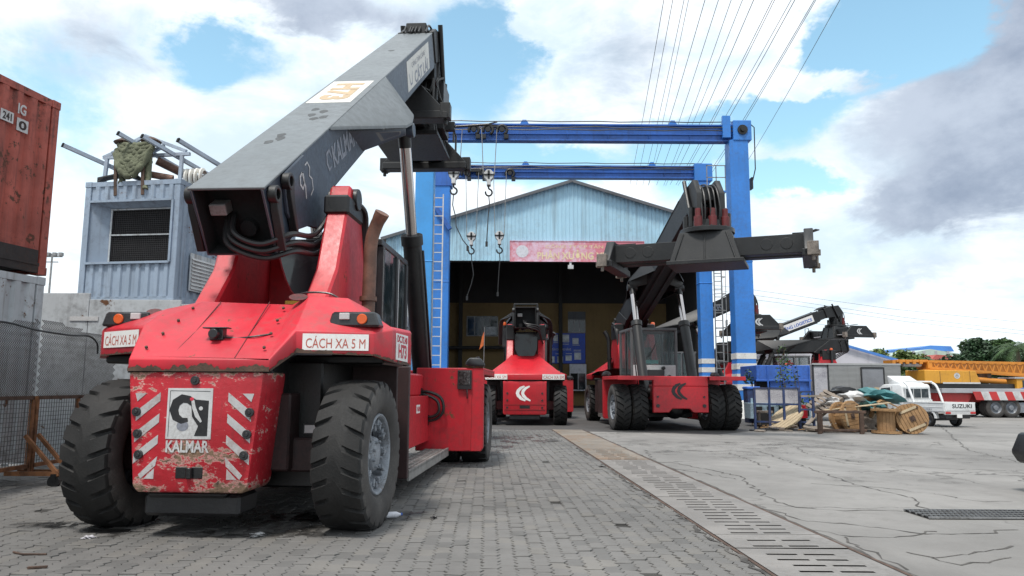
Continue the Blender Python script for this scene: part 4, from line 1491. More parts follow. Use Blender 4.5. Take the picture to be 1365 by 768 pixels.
for bb in ((1.05, 1.2, 5.62, 5.78, .78, 1.0), (.86, 1.08, 5.5, 5.78, 1.28, 1.48), (.88, 1.02, 4.5, 4.64, 1.72, 1.92)):
    part('valve_block', MB().bx(*bb), M['black_grease'], rs1, .015)
mb = MB()
mb.bx(1.72, 1.98, 5.72, 5.765, 1.45, 1.80, 0)
mb.bx(1.745, 1.955, 5.712, 5.722, 1.53, 1.78, 1)
mb.cyl((1.90, 5.73, 1.28), (1.90, 5.73, 1.45), .012, 6, 0)
part('wing_mirror', mb, [M['plastic'], M['chrome']], rs1, .004)


# ------------------------------------------------------------------ corrugated sheets
def corrug(mb, o, r, u, n, L, H, pitch=.28, depth=.04, top=None, fr=(.0, .25, .5, .75), mi=0, bot=None):
    """trapezoid-ribbed sheet; top(x) gives the height where the edge slopes"""
    o, r, u, n = Vector(o), Vector(r), Vector(u), Vector(n)
    xs = []
    x = 0.0
    k = 0
    pat = [(0, 0), (.36, 0), (.5, 1), (.86, 1)]
    while x < L - 1e-6:
        for f, d in pat:
            xx = (k + f) * pitch
            if xx < L - 1e-4:
                xs.append((xx, d))
        k += 1
        x = k * pitch
    xs.append((L, xs[-1][1]))
    lo = [o + r * x + n * (d * depth) + u * (bot(x) if bot else 0) for x, d in xs]
    hi = [o + r * x + n * (d * depth) + u * (top(x) if top else H) for x, d in xs]
    return mb.grid([lo, hi], mi)


M['blue'] = paint('blue_gantry_paint', (.030, .185, .56), .45, .12, (.05, .08, .14), .35, scale=.6, streak=.2)
M['blue_deep'] = paint('deep_blue_gantry_paint', (.025, .115, .42), .45, .2, (.02, .03, .06), .45, scale=.7, streak=.3)
M['blue_light'] = paint('light_blue_gantry_paint', (.045, .27, .62), .45, .1, (.06, .12, .2), .3, scale=.6, streak=.2)
M['shed_blue'] = paint('pale_blue_sheet', (.39, .61, .73), .5, .08, (.22, .30, .34), .4, scale=.35, streak=.5)
M['shed_grey'] = paint('dark_grey_sheet', (.10, .105, .115), .6, .2, (.05, .05, .05), .4, scale=.5, streak=.3)
M['roof'] = paint('sheet_roof', (.20, .22, .24), .6, .2, scale=.4)
M['yellow_wall'] = paint('yellow_plaster', (.25, .17, .072), .85, .12, (.14, .09, .05), .5, scale=.5, streak=.3)
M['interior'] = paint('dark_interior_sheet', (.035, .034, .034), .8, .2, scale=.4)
M['banner'] = paint('sun_faded_red_banner', (.60, .19, .23), .6, .1, (.70, .52, .62), .95, scale=.42, bump=0)
M['pale_yellow'] = paint('pale_yellow_lettering', (.70, .60, .32), .6, .1, (.74, .55, .5), .5, scale=.6, bump=0)
M['pale_white'] = paint('pale_emblem', (.66, .66, .70), .6, .08, scale=.8, bump=0)
M['board_blue'] = paint('blue_notice_board', (.02, .085, .55), .5, .1, scale=1)
M['board_white'] = paint('grey_notice_picture', (.66, .70, .72), .6, .3, (.06, .07, .1), .5, scale=2.6, bump=0)
M['cont_red'] = paint('weathered_red_container_paint', (.37, .085, .060), .65, .25, (.10, .035, .028), .7, rust=.36, scale=1.7, streak=.75, rust_col=(.085, .035, .022))
M['cont_black'] = paint('blackened_steel', (.028, .023, .022), .75, .4, (.09, .04, .025), .5, scale=3)
M['cont_grey'] = paint('weathered_grey_container_paint', (.46, .49, .51), .6, .15, (.14, .12, .10), .6, rust=.18, scale=1.0, streak=.6)
M['cont_blue'] = paint('blue_grey_container_paint', (.27, .335, .42), .6, .12, (.13, .14, .16), .6, rust=.03, scale=.9, streak=.45)
M['panel_grey'] = paint('flat_grey_steel', (.48, .51, .53), .6, .12, (.13, .13, .13), .6, rust=.04, scale=.8, streak=.35)
M['pole_grey'] = paint('blue_grey_tube', (.34, .40, .48), .5, .15, (.16, .15, .15), .5, scale=3)
M['tarp'] = paint('olive_tarp', (.125, .135, .085), .9, .3, (.05, .05, .03), .5, scale=5, bump=.1)
M['mesh'] = paint('galvanised_wire', (.13, .13, .13), .6, .3, (.05, .04, .03), .5, scale=3, metal=.3)
M['mesh_dark'] = paint('dark_wire_mesh', (.028, .026, .028), .7, .3, scale=5)
M['void'] = paint('dark_void', (.008, .008, .009), .9, .2, (.01, .01, .01), .3)

# ------------------------------------------------------------------ workshop shed
SY = 50.0
ZO = 9.93                      # underside of the front cladding
xl_, xr_, xa, za, ze = -8.54, 12.9, 4.05, 15.4, 11.42
zr_ = 12.66
shed = thing('workshop_shed', 'pale blue ribbed metal workshop with a gabled front and wide dark opening', 'workshop', (4.1, 56, 0))
off = -shed.location
gtop = lambda x: (ze + (za - ze) * (x - xl_) / (xa - xl_)) if x < xa else (za + (zr_ - za) * (x - xa) / (xr_ - xa))
x = xl_
k = 0
while x < xr_ - .05:
    w = min(1.06, xr_ - x)
    mb = MB()
    corrug(mb, (x, SY - .012 * (k % 2), ZO if x > -4.3 else ZO - .0), X_, Z_, -Y_, w + .03, 1, .265, .035, top=lambda q, x=x: gtop(min(x + q, xr_)) - ZO)
    part('cladding_sheet', mb, M['shed_blue'], shed, loc=off, smooth=0)
    x += w
    k += 1
mb = MB()
for a, b in (((xl_ - .3, ze - .1), (xa, za)), ((xa, za), (xr_ + .3, zr_ - .1))):
    mb.poly([(a[0], SY - .35, a[1] + .04), (b[0], SY - .35, b[1] + .04), (b[0], 68, b[1] + .04), (a[0], 68, a[1] + .04)], (0, 0, .09))
part('roof', mb, M['roof'], shed, loc=off)
for a, b in (((xl_ - .3, ze - .08), (xa, za + .02)), ((xa, za + .02), (xr_ + .3, zr_ - .08))):
    mb = MB()
    mb.bar((a[0], SY - .38, a[1] - .0), (b[0], SY - .38, b[1]), .06, .20)
    part('verge_flashing', mb, M['shed_grey'], shed, loc=off)
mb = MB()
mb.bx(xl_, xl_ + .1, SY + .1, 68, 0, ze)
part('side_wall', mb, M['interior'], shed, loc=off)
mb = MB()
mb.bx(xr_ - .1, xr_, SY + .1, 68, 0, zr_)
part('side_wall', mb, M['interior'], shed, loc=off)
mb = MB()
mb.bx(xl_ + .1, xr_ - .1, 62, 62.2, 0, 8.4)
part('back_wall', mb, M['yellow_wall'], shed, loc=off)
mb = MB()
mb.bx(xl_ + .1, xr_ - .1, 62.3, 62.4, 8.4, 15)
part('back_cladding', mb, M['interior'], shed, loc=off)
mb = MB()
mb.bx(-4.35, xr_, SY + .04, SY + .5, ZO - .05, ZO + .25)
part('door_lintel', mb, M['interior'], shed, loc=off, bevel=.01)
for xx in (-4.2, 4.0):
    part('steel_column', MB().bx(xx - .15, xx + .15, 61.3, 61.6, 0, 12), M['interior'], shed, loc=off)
mb = MB()
mb.bx(xl_, -4.3, SY - .02, SY + .12, 0, ZO - .02)
part('front_wall', mb, M['white_wall'] if 'white_wall' in M else M['panel_grey'], shed, loc=off)
mb = MB()
corrug(mb, (12.4, SY, 0), X_, Z_, -Y_, xr_ - 12.4, ZO, .4, .05)
part('front_wall', mb, M['shed_grey'], shed, loc=off, smooth=0)


def window(root, x0, x1, z0, z1, y, n=2, off=off, mat=None):
    fw = .09
    mb = MB()
    mb.bx(x0, x1, y - .06, y, z0, z0 + fw)
    mb.bx(x0, x1, y - .06, y, z1 - fw, z1)
    for k in range(n + 1):
        xx = x0 + (x1 - x0 - fw) * k / n
        mb.bx(xx, xx + fw, y - .06, y, z0 + fw, z1 - fw)
    f = part('window', mb, mat or M['steel'], root, loc=off)
    for k in range(n):
        xa_ = x0 + (x1 - x0 - fw) * k / n + fw
        xb_ = x0 + (x1 - x0 - fw) * (k + 1) / n
        part('pane', MB().bx(xa_, xb_, y - .03, y - .01, z0 + fw, z1 - fw), M['glass'], f)
    return f


w1 = window(shed, -3.75, -1.13, 5.62, 7.3, 61.99, 4)
part('paper', MB().bx(-2.2, -1.25, 61.90, 61.92, 5.75, 6.4), M['board_white'], w1)
w2 = window(shed, 4.65, 6.1, 5.95, 7.05, 61.99, 3)
part('louvre', MB().bx(4.65, 6.1, 61.9, 61.98, 7.06, 7.7), M['shed_grey'], shed, loc=off)
mb = MB()
mb.cyl((-8, 61.2, 4.6), (2.4, 61.2, 4.7), .14, 10)
part('pipe', mb, M['interior'], shed, loc=off)
sg = solo('banner_sign', MB().bx(-.14, 8.9, SY - .16, SY - .09, 9.86, 11.28), M['banner'], 'sun-faded red workshop banner over the dark opening', 'sign', (0, 0, 0))
mb = MB()
mb.text('PHÂN XƯỞNG XE NÂNG', (4.95, SY - .164, 10.35), X_, Z_, 6.5, .66, 0, .004, .02)
part('lettering', mb, M['pale_yellow'], sg)
mb = MB()
mb.text('CÔNG TY CP TÂN CẢNG', (4.95, SY - .164, 10.93), X_, Z_, 5.4, .30, 0, .004, .0)
part('lettering', mb, M['pale_yellow'], sg)
mb = MB()
mb.flat([(.42 * cos(k * PI / 12), .42 * sin(k * PI / 12)) for k in range(24)], (.68, SY - .162, 10.56), X_, Z_, -Y_, .006)
part('emblem', mb, M['pale_white'], sg)
mb = MB()
for zz in (9.86, 11.25):
    mb.bx(-.16, 8.92, SY - .19, SY - .155, zz, zz + .04)
for xx in (-.16, 2.85, 5.9, 8.89):
    mb.bx(xx, xx + .03, SY - .19, SY - .156, 9.9, 11.25)
part('frame', mb, M['banner'], sg)
lampw = solo('flood_light', MB().bx(3.75, 4.12, SY - .30, SY - .1, 9.36, 9.62).bx(3.85, 4.0, SY - .15, SY + .05, 9.6, 9.9), M['white_dirty'], 'small white flood light under the banner', 'lamp', bevel=.01)
# notice board and cabinet inside
nb = solo('notice_board', MB().bx(3.30, 6.05, 61.82, 61.9, 3.42, 5.90), M['board_blue'], 'dark blue notice board with pale pictures on the yellow wall', 'notice board')
for i, (px, pz, w, h) in enumerate(((3.62, 5.5, .38, .55), (4.45, 5.48, .55, .6), (5.25, 5.25, .5, .5), (5.42, 4.02, .55, .58), (4.68, 3.86, .5, .42), (3.98, 3.74, .48, .5), (3.42, 3.74, .2, .5))):
    part('picture', MB().bx(px - w / 2, px + w / 2, 61.79, 61.82, pz - h / 2, pz + h / 2), M['board_white'], nb)
mb = MB()
mb.text('SỬA CHỮA XE NÂNG', (4.1, 61.815, 4.60), X_, Z_, 1.55, .24, 0, .004, .02)
part('lettering', mb, M['board_white'], nb)
for k, (px, pz, w) in enumerate(((3.62, 5.1, .4), (4.45, 5.08, .5), (4.45, 4.95, .5), (5.3, 4.9, .6), (5.4, 4.5, .6), (5.4, 4.42, .6), (4.7, 4.2, .5), (3.9, 4.18, .6))):
    part('caption', MB().bx(px - w / 2, px + w / 2, 61.80, 61.82, pz, pz + .04), M['board_white'], nb)
cb = solo('tool_cabinet', MB().bx(4.7, 6.05, 61.0, 61.7, 1.2, 3.35), M['pale_white'], 'pale tool cabinet below the blue notice board', 'cabinet', bevel=.02)
part('door', MB().bx(4.78, 5.35, 60.97, 61.0, 1.3, 2.6), M['void'], cb)
part('door', MB().bx(5.4, 5.97, 60.97, 61.0, 1.3, 2.6), M['glass'], cb)
fl = solo('safety_flag', MB().poly([(-1.42, 33.0, 3.1), (-1.24, 33.02, 3.3), (-1.20, 33.0, 3.95), (-1.30, 33.0, 3.7)], (0, .01, 0)), M['orange_card'], 'small orange flag on a thin rod in front of the shed', 'flag')
part('rod', MB().cyl((-1.24, 33.0, .0), (-1.20, 33.0, 4.1), .015, 6), M['steel'], fl)
# oil-dark floor in front of and inside the workshop
mb = MB()
pts = []
for k in range(40):
    a = 2 * PI * k / 40
    rr = 1 + .18 * sin(3 * a) + rp.uniform(-.1, .1)
    pts.append((4.6 + 11.5 * cos(a) * rr, 38 + 11.5 * sin(a) * rr, .004))
mb.add(pts, [tuple(range(40))])
struct('oily_floor', mb, concrete('oil_darkened_concrete', (.075, .072, .070), crack=False), recalc=False)
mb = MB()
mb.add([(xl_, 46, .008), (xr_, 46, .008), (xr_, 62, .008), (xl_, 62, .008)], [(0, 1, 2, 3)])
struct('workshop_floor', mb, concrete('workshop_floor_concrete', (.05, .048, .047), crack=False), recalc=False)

# low annex with an awning and an air conditioner left of the opening
ax = thing('annex_building', 'low grey annex with dark awning beside the left gantry legs', 'annex', (-10.5, 46, 0))
aoff = -ax.location
part('wall', MB().bx(-16, -6.3, 46, 48.5, 0, 5.6), M['panel_grey'], ax, loc=aoff)
mb = MB()
mb.poly([(-16, 43.8, 6.7), (-5.9, 43.8, 6.7), (-5.9, 48.6, 8.2), (-16, 48.6, 8.2)], (0, 0, .1))
part('awning', mb, M['shed_grey'], ax, loc=aoff)
part('pipe', MB().cyl((-6.55, 44, 0), (-6.55, 44, 6.7), .07, 8), M['steel'], ax, loc=aoff)
acu = solo('air_conditioner', MB().bx(-6.95, -6.35, 45.6, 45.95, 6.0, 6.62).cyl((-6.72, 45.59, 6.3), (-6.72, 45.61, 6.3), .24, 16), M['white_dirty'], 'white air conditioner unit high on the annex wall', 'air conditioner', (0, -.02, -.9), bevel=.015)

# ------------------------------------------------------------------ blue gantry crane
gan = thing('gantry_crane', 'tall blue double gantry crane straddling the yard in front of the shed', 'gantry crane', (3.6, 41, 0))
go = -gan.location
NY, FY = 37.5, 44.9


def leg(x0, x1, y, h, zt, mat, stripes=False, base=True):
    mb = MB()
    mb.bx(x0, x1, y - h / 2, y + h / 2, .35, zt)
    mb.bx(x0 - .03, x1 + .03, y - h / 2 - .03, y + h / 2 + .03, zt * .55, zt * .55 + .06)
    l = part('leg', mb, mat, gan, .03, loc=go)
    mb = MB()
    mb.add([(x0 - .35, y - h / 2 - .3, 0), (x1 + .35, y - h / 2 - .3, 0), (x1 + .35, y + h / 2 + .3, 0), (x0 - .35, y + h / 2 + .3, 0),
            (x0 - .02, y - h / 2 - .02, .9), (x1 + .02, y - h / 2 - .02, .9), (x1 + .02, y + h / 2 + .02, .9), (x0 - .02, y + h / 2 + .02, .9)],
           [(3, 2, 1, 0), (4, 5, 6, 7), (0, 1, 5, 4), (1, 2, 6, 5), (2, 3, 7, 6), (3, 0, 4, 7)])
    part('leg_foot', mb, M['stripe_white'] if stripes else mat, l, .02)
    if stripes:
        for k in range(5):
            z0 = .92 + k * .51
            if k:
                part('white_band', MB().bx(x0 - .012, x1 + .012, y - h / 2 - .012, y + h / 2 + .012, z0 - .04, z0 + .25), M['stripe_white'], l)
            else:
                part('blue_band', MB().bx(x0 - .03, x1 + .03, y - h / 2 - .03, y + h / 2 + .03, .50, .72), M['blue'], l)
    return l


M['stripe_white'] = paint('scuffed_white_band', (.66, .65, .62), .55, .1, (.3, .27, .24), .5, rust=.04, scale=2)
leg(-4.93, -4.01, NY, .9, 14.0, M['blue_light'])
leg(11.08, 12.04, NY, .9, 14.1, M['blue'], True)
leg(-4.71, -3.80, FY, .8, 14.0, M['blue'])
leg(11.24, 12.0, FY, .8, 14.0, M['blue'], True)
for y, z0, z1, x0, x1 in ((NY, 14.06, 14.96, -5.0, 11.3), (FY, 14.2, 15.0, -4.8, 11.6)):
    mb = MB()
    mb.bx(x0, x1, y - .16, y + .16, z0 + .08, z1 - .08)
    mb.bx(x0, x1, y - .26, y + .22, z0, z0 + .08)
    mb.bx(x0, x1, y - .26, y + .22, z1 - .08, z1)
    mb.bx(x0, x1, y - .24, y - .16, z0 + .34, z0 + .37)
    k = x0 + 1.5
    while k < x1:
        mb.bx(k, k + .03, y - .23, y - .16, z0 + .08, z0 + .34)
        k += 2.1
    bm_ = part('girder', mb, M['blue_deep'], gan, .008, loc=go)
    for zz, dz in ((z0 + .62, .04), (z0 + .56, -.03), (z1 + .12, .02)):
        pts = [(x0 + (x1 - x0) * q / 14, y - .40 if zz < z1 else y - .2, zz + dz * (q % 3)) for q in range(15)]
        part('power_cable', MB().tube(pts, .028, 5), M['hose'], bm_)
    for xx in (x0 + 5.6, x1 - 3.0):
        part('lifting_eye', MB().poly([(xx - .28, y, z1), (xx + .28, y, z1), (xx + .1, y, z1 + .3), (xx - .1, y, z1 + .3)], (0, .05, 0)), M['blue'], bm_)
# corner joints
cj = part('corner_box', MB().bx(11.28, 12.22, NY - .5, NY + .5, 14.05, 15.12), M['blue'], gan, .03, loc=go)
part('joint_pin', MB().cyl((11.75, NY - .56, 14.6), (11.75, NY - .49, 14.6), .26, 16).cyl((11.75, NY - .66, 14.6), (11.75, NY - .55, 14.6), .12, 12), M['black_grease'], cj)
part('cable_clamp', MB().bx(10.75, 11.15, NY - .5, NY - .3, 14.2, 15.35), M['blue'], cj)
part('corner_box', MB().bx(11.1, 12.2, FY - .45, FY + .45, 14.0, 15.1), M['blue'], gan, .03, loc=go)
part('corner_box', MB().bx(-5.1, -3.9, NY - .5, NY + .5, 14.05, 15.15), M['blue_deep'], gan, .03, loc=go)
part('corner_box', MB().bx(-4.9, -3.7, FY - .45, FY + .45, 13.6, 15.0), M['blue_deep'], gan, .03, loc=go)
for x0 in (-4.45, 11.55):
    part('sill_beam', MB().bx(x0 - .3, x0 + .3, NY + .6, FY - .6, .5, 1.1), M['blue_deep'], gan, .03, loc=go)
part('brace', MB().bar((-4.6, FY - .5, 12.2), (-3.75, FY - .5, 10.9), .26, .26), M['blue_deep'], gan, .01, loc=go)
part('brace', MB().bar((10.9, FY - .5, 10.3), (11.6, FY - .5, 11.2), .26, .26), M['blue_deep'], gan, .01, loc=go)


def ladder(x, y, z0, z1, w, mat, cage=True):
    mb = MB()
    for s_ in (0, w):
        mb.bar((x + s_, y, z0), (x + s_, y, z1), .06, .05)
    z = z0 + .15
    while z < z1:
        mb.bar((x, y, z), (x + w, y, z), .045, .045)
        z += .47
    if cage:
        z = z0 + 2.4
        while z < z1:
            mb.tube([(x, y, z), (x - .1, y - .45, z), (x + w / 2, y - .7, z), (x + w + .1, y - .45, z), (x + w, y, z)], .022, 4)
            z += 1.0
        for a in (-.1, w / 2, w + .1):
            mb.bar((x + a, y - (.7 if a == w / 2 else .45), z0 + 2.4), (x + a, y - (.7 if a == w / 2 else .45), z1), .03, .03)
    return part('ladder', mb, mat, gan, loc=go, smooth=0)


ladder(-3.98, NY - .25, 2.4, 11.2, .46, M['white_dirty'], False)
ladder(12.05, FY - .6, .6, 13.4, .45, M['steel'])
pf = part('platform', MB().bx(11.55, 12.75, FY - 1.4, FY - .45, 13.05, 13.15), M['blue'], gan, .01, loc=go)
mb = MB()
for xx in (11.6, 12.15, 12.7):
    mb.bar((xx, FY - 1.38, 13.15), (xx, FY - 1.38, 14.7), .05)
for zz in (13.95, 14.68):
    mb.bar((11.58, FY - 1.38, zz), (12.72, FY - 1.38, zz), .05)
part('guard_rail', mb, M['steel'], pf)
mb = MB()
mb.bx(12.22, 12.3, NY - .2, NY + .2, 11.6, 12.2)
mb.tube([(12.2, NY - .3, 15.0), (12.42, NY - .3, 14.8), (12.40, NY - .3, 12.6), (12.25, NY - .3, 12.0)], .03, 5)
part('cable_drop', mb, M['hose'], gan, loc=go)


def trolley(px, Y, z, single=False):
    x = at(px, 180, Y).x
    mb = MB()
    for s_ in ((0,) if single else (-.36, .36)):
        ring = [(x + s_ * 1.0 + .25 * cos(q), Y - .40, z + .25 * sin(q)) for q in [PI * (1.15 - 1.5 * k / 10) for k in range(11)]]
        mb.tube(ring, .085, 7)
        mb.bx(x + s_ - .12 + (.22 if s_ >= 0 else -.22), x + s_ + .12 + (.22 if s_ >= 0 else -.22), Y - .5, Y - .30, z - .46, z - .24)
        mb.cyl((x + s_, Y - .5, z + .02), (x + s_, Y - .38, z + .02), .14, 12)
    if not single:
        mb.bx(x - .36, x + .36, Y - .46, Y - .34, z + .14, z + .26)
    return part('hoist_trolley', mb, M['black_grease'], gan, .01, loc=go)


zn, zf = 14.55, 14.5
trolley(632, NY, zn, True)
trolley(660, NY, zn)
trolley(622, FY, zf - .1, True)
trolley(642, FY, zf - .1, True)
trolley(680, FY, zf - .1, True)
part('trolley_bar', MB().bx(at(622, 230, FY).x, at(642, 230, FY).x, FY - .55, FY - .42, zf - .02, zf + .14), M['black_grease'], gan, loc=go)


def hook_block(px, py, Y, zb, rope, tail):
    c = at(px, py, Y)
    x, z = c.x, c.z
    mb = MB()
    octo = [(.26 * cos(k * PI / 4 + .39), .30 * sin(k * PI / 4 + .39)) for k in range(8)]
    mb.poly([(x + a, Y - .70, z + b) for a, b in octo], (0, .16, 0))
    mb.poly([(x + a, Y - .46, z + b) for a, b in octo], (0, .16, 0))
    mb.bx(x - .10, x + .10, Y - .72, Y - .28, z - .52, z - .2)
    hb = part('hook_block', mb, M['white_dirty'], gan, .01, loc=go)
    mb = MB()
    mb.cyl((x, Y - .52, z + .02), (x, Y - .48, z + .02), .28, 18)
    mb.bx(x - .29, x + .29, Y - .735, Y - .715, z - .04, z + .04)
    mb.bx(x - .05, x + .05, Y - .735, Y - .716, z - .22, z + .22)
    part('sheave', mb, M['black_grease'], hb)
    mb = MB()
    hk = [(0, -.45), (0, -.66), (.13, -.76), (.17, -.9), (.08, -1.03), (-.07, -1.03), (-.15, -.93), (-.16, -.82)]
    mb.tube(catmull([(x + a, Y - .5, z + b) for a, b in hk], 4), .045, 8)
    part('hook', mb, M['black_grease'], hb)
    mb = MB()
    mb.tube([(x + a, Y - .5, z - 1.0 + b) for a, b in tail], .028, 5)
    mb.bx(x + tail[-1][0] - .06, x + tail[-1][0] + .06, Y - .55, Y - .45, z - 1.0 + tail[-1][1] - .25, z - 1.0 + tail[-1][1])
    part('sling', mb, M['hose'], hb)
    if rope:
        for s_ in (-.28, .28):
            part('wire_rope', MB().cyl((x + s_ * (1.4), Y - .5, zb), (x + s_, Y - .5, z + .05), .022, 5), M['steel'], hb)


t1 = [(0, 0), (-.04, -.6), (.12, -1.2), (.15, -1.7), (.5, -2.4), (.75, -2.7)]
t2 = [(0, 0), (.04, -.4), (-.02, -1.2), (-.08, -2.4)]
t3 = [(0, 0), (.05, -.6), (.16, -1.3), (.02, -1.9), (-.22, -2.6)]
hook_block(606, 236, NY, zn, True, t1)
hook_block(652, 238, NY, zn, True, t2)
hook_block(629, 318, FY, zf, True, t3)
hook_block(666, 317, FY, zf, True, t2)

# ------------------------------------------------------------------ containers at the left
CH = R(9)
CF, CR_ = Vector((sin(CH), cos(CH), 0)), Vector((cos(CH), -sin(CH), 0))


def container(name, label, corner, z0, h, L, mat, end_mat=None, rails=None, off_right=True, bottom_rail=None, window_end=False, group=None):
    """corner: far right bottom corner (or near left when window_end); length runs along CF"""
    t = thing(name, label, 'container', (corner[0], corner[1], z0), 0, group)
    W_ = 2.44
    r, f, u = CR_, CF, Z_
    rails = rails or mat
    # origin at right-far corner: body spans r in [-W, 0], f in [-L, 0]
    mb = MB()
    corrug(mb, -f * (L - .08) - r * .06 + u * .16, f, u, r, L - .16, h - .28, .278, .05)
    part('side_panel', mb, mat, t, smooth=0)
    mb = MB()
    corrug(mb, -f * .08 - r * (W_ - .05) + u * .16, -f, u, -r, L - .16, h - .28, .278, .036)
    part('side_panel', mb, mat, t, smooth=0)
    for s_, nm in ((0, 'end_panel'), (-L, 'end_panel')):
        if window_end and s_ == -L:
            continue
        mb = MB()
        o = f * (s_ - (.05 if s_ == 0 else -.05)) + u * .16
        if s_ == 0:
            corrug(mb, o - r * .08, -r, u, f, W_ - .16, h - .28, .25, .036)
        else:
            corrug(mb, o - r * (W_ - .08), r, u, -f, W_ - .16, h - .28, .25, .036)
        part(nm, mb, mat, t, smooth=0)
    mb = MB()
    mb.poly([-r * .03 - f * .03 + u * (h - .06), -r * (W_ - .03) - f * .03 + u * (h - .06), -r * (W_ - .03) - f * (L - .03) + u * (h - .06), -r * .03 - f * (L - .03) + u * (h - .06)], (0, 0, .03))
    part('roof', mb, mat, t)
    mb = MB()
    mb.poly([-r * .03 - f * .03 + u * .08, -r * (W_ - .03) - f * .03 + u * .08, -r * (W_ - .03) - f * (L - .03) + u * .08, -r * .03 - f * (L - .03) + u * .08], (0, 0, .06))
    part('floor', mb, M['cont_black'], t)
    for (a, b) in ((0, 0), (-W_, 0), (0, -L), (-W_, -L)):
        c = r * (a + (.08 if a else -.08)) + f * (b + (.08 if b else -.08))
        part('corner_post', MB().bar(c + u * .12, c + u * (h - .12), .15, .15, up=f), rails, t, .01)
        for z in (.06, h - .06):
            part('corner_casting', MB().box(c + u * z, (.17, .17, .13), rot=Matrix.Rotation(-CH, 3, 'Z')).cyl(c + u * z - f * .087, c + u * z + f * .087, .035, 8), rails, t, .008)
    for a in (-.05, -W_ + .05):
        part('top_rail', MB().bar(r * a - f * .1 + u * (h - .06), r * a - f * (L - .1) + u * (h - .06), .08, .11), rails, t)
        part('bottom_rail', MB().bar(r * a - f * .1 + u * .1, r * a - f * (L - .1) + u * .1, .08, .16), bottom_rail or rails, t)
    for b in (-.05, -L + .05):
        part('end_rail', MB().bar(f * b - r * .1 + u * (h - .06), f * b - r * (W_ - .1) + u * (h - .06), .08, .11), rails, t)
        part('end_rail', MB().bar(f * b - r * .1 + u * .1, f * b - r * (W_ - .1) + u * .1, .08, .16), rails, t)
    return t


cr = container('shipping_container', 'rusty red shipping container on top of the stack at the left edge', (-7.53, 12.0), 3.24, 2.9, 12.19, M['cont_red'], rails=M['cont_dark_red'] if 'cont_dark_red' in M else M['cont_red'], bottom_rail=M['cont_black'])
part('lower_band', MB().bar(-CR_ * .004 - CF * .2 + Z_ * .26, -CR_ * .004 - CF * 12 + Z_ * .26, .012, .24), M['cont_black'], cr)
for (yy, zz, w, h, s_) in ((-1.05, 2.30, .24, .17, '241'), (-.75, 2.25, .22, .20, '0')):
    mb = MB()
    o = CR_ * .008 + CF * yy + Z_ * zz
    mb.flat([(-w / 2, -h / 2), (w / 2, -h / 2), (w / 2, h / 2), (-w / 2, h / 2)], o, CF, Z_, CR_, .006, 0)
    mb.text(s_, o + CR_ * .006, CF, Z_, w * .7, h * .7, 1)
    part('number_plate', mb, [M['white_dirty'], M['cont_black']], cr)
mb = MB()
mb.text('IG', CR_ * .008 + CF * -.78 + Z_ * 2.50, CF, Z_, .16, .17, 0)
part('lettering', mb, M['white_dirty'], cr)
container('shipping_container', 'weathered grey shipping container underneath the red one', (-7.53, 12.0), .30, 2.9, 12.19, M['cont_grey'], rails=M['cont_grey'])
# blue-grey container with the meshed window
bo = Vector((-10.05, 17.2, 0))          # near left corner
bc_ = bo + CR_ * 2.44 + CF * 6.06
cbq = container('shipping_container', 'blue-grey container with a large meshed window in its end', (bc_.x, bc_.y), 3.32, 2.9, 6.06, M['cont_blue'], rails=M['cont_blue'], window_end=True)
L = 6.06
eo = -CF * L - CR_ * 2.44          # near left bottom corner, container frame


def E3(x, z, d=0.0):
    return eo + CR_ * x + Z_ * z - CF * d


mb = MB()
corrug(mb, E3(.16, 2.42, -.04), CR_, Z_, -CF, 2.12, .36, .235, .036)
part('end_panel', mb, M['cont_blue'], cbq, smooth=0)
mb = MB()
corrug(mb, E3(.16, .16, -.04), CR_, Z_, -CF, 2.12, .80, .235, .036)
part('end_panel', mb, M['cont_blue'], cbq, smooth=0)
mb = MB()
mb.add([E3(.16, .96, .0), E3(2.28, .96, .0), E3(2.28, 2.42, .0), E3(.16, 2.42, .0), E3(.52, 1.0, -.28), E3(2.10, 1.0, -.28), E3(2.10, 2.30, -.28), E3(.52, 2.30, -.28)],
       [(0, 1, 5, 4), (1, 2, 6, 5), (2, 3, 7, 6), (3, 0, 4, 7)])
part('window_surround', mb, M['cont_blue'], cbq, smooth=0)
mb = MB()
for a, b in (((.16, .96), (2.28, .96)), ((2.28, .96), (2.28, 2.42)), ((2.28, 2.42), (.16, 2.42)), ((.16, 2.42), (.16, .96))):
    mb.bar(E3(a[0], a[1], .01), E3(b[0], b[1], .01), .05, .05, up=-CF)
part('window_frame', mb, M['cont_blue'], cbq)
wm = part('mesh_window', MB().poly([E3(.52, 1.0, -.33), E3(2.10, 1.0, -.33), E3(2.10, 2.30, -.33), E3(.52, 2.30, -.33)], CF * .02), M['void'], cbq)
mb = MB()
for k in range(33):
    x = .53 + k * .049
    mb.bar(E3(x, 1.0, -.30), E3(x, 2.3, -.30), .008, .008)
for k in range(27):
    z = 1.0 + k * .05
    mb.bar(E3(.52, z, -.295), E3(2.1, z, -.295), .008, .008)
part('wire_mesh', mb, M['mesh_dark'], wm, kind='stuff', smooth=0)
for a, b in (((.52, 1.67), (2.1, 1.66)), ((.54, 1.0), (.54, 2.3)), ((2.08, 1.0), (2.08, 2.3)), ((.52, 1.02), (2.1, 1.02)), ((.52, 2.28), (2.1, 2.28))):
    part('mesh_bar', MB().bar(E3(a[0], a[1], -.27), E3(b[0], b[1], -.27), .035, .03), M['cont_grey'], wm)
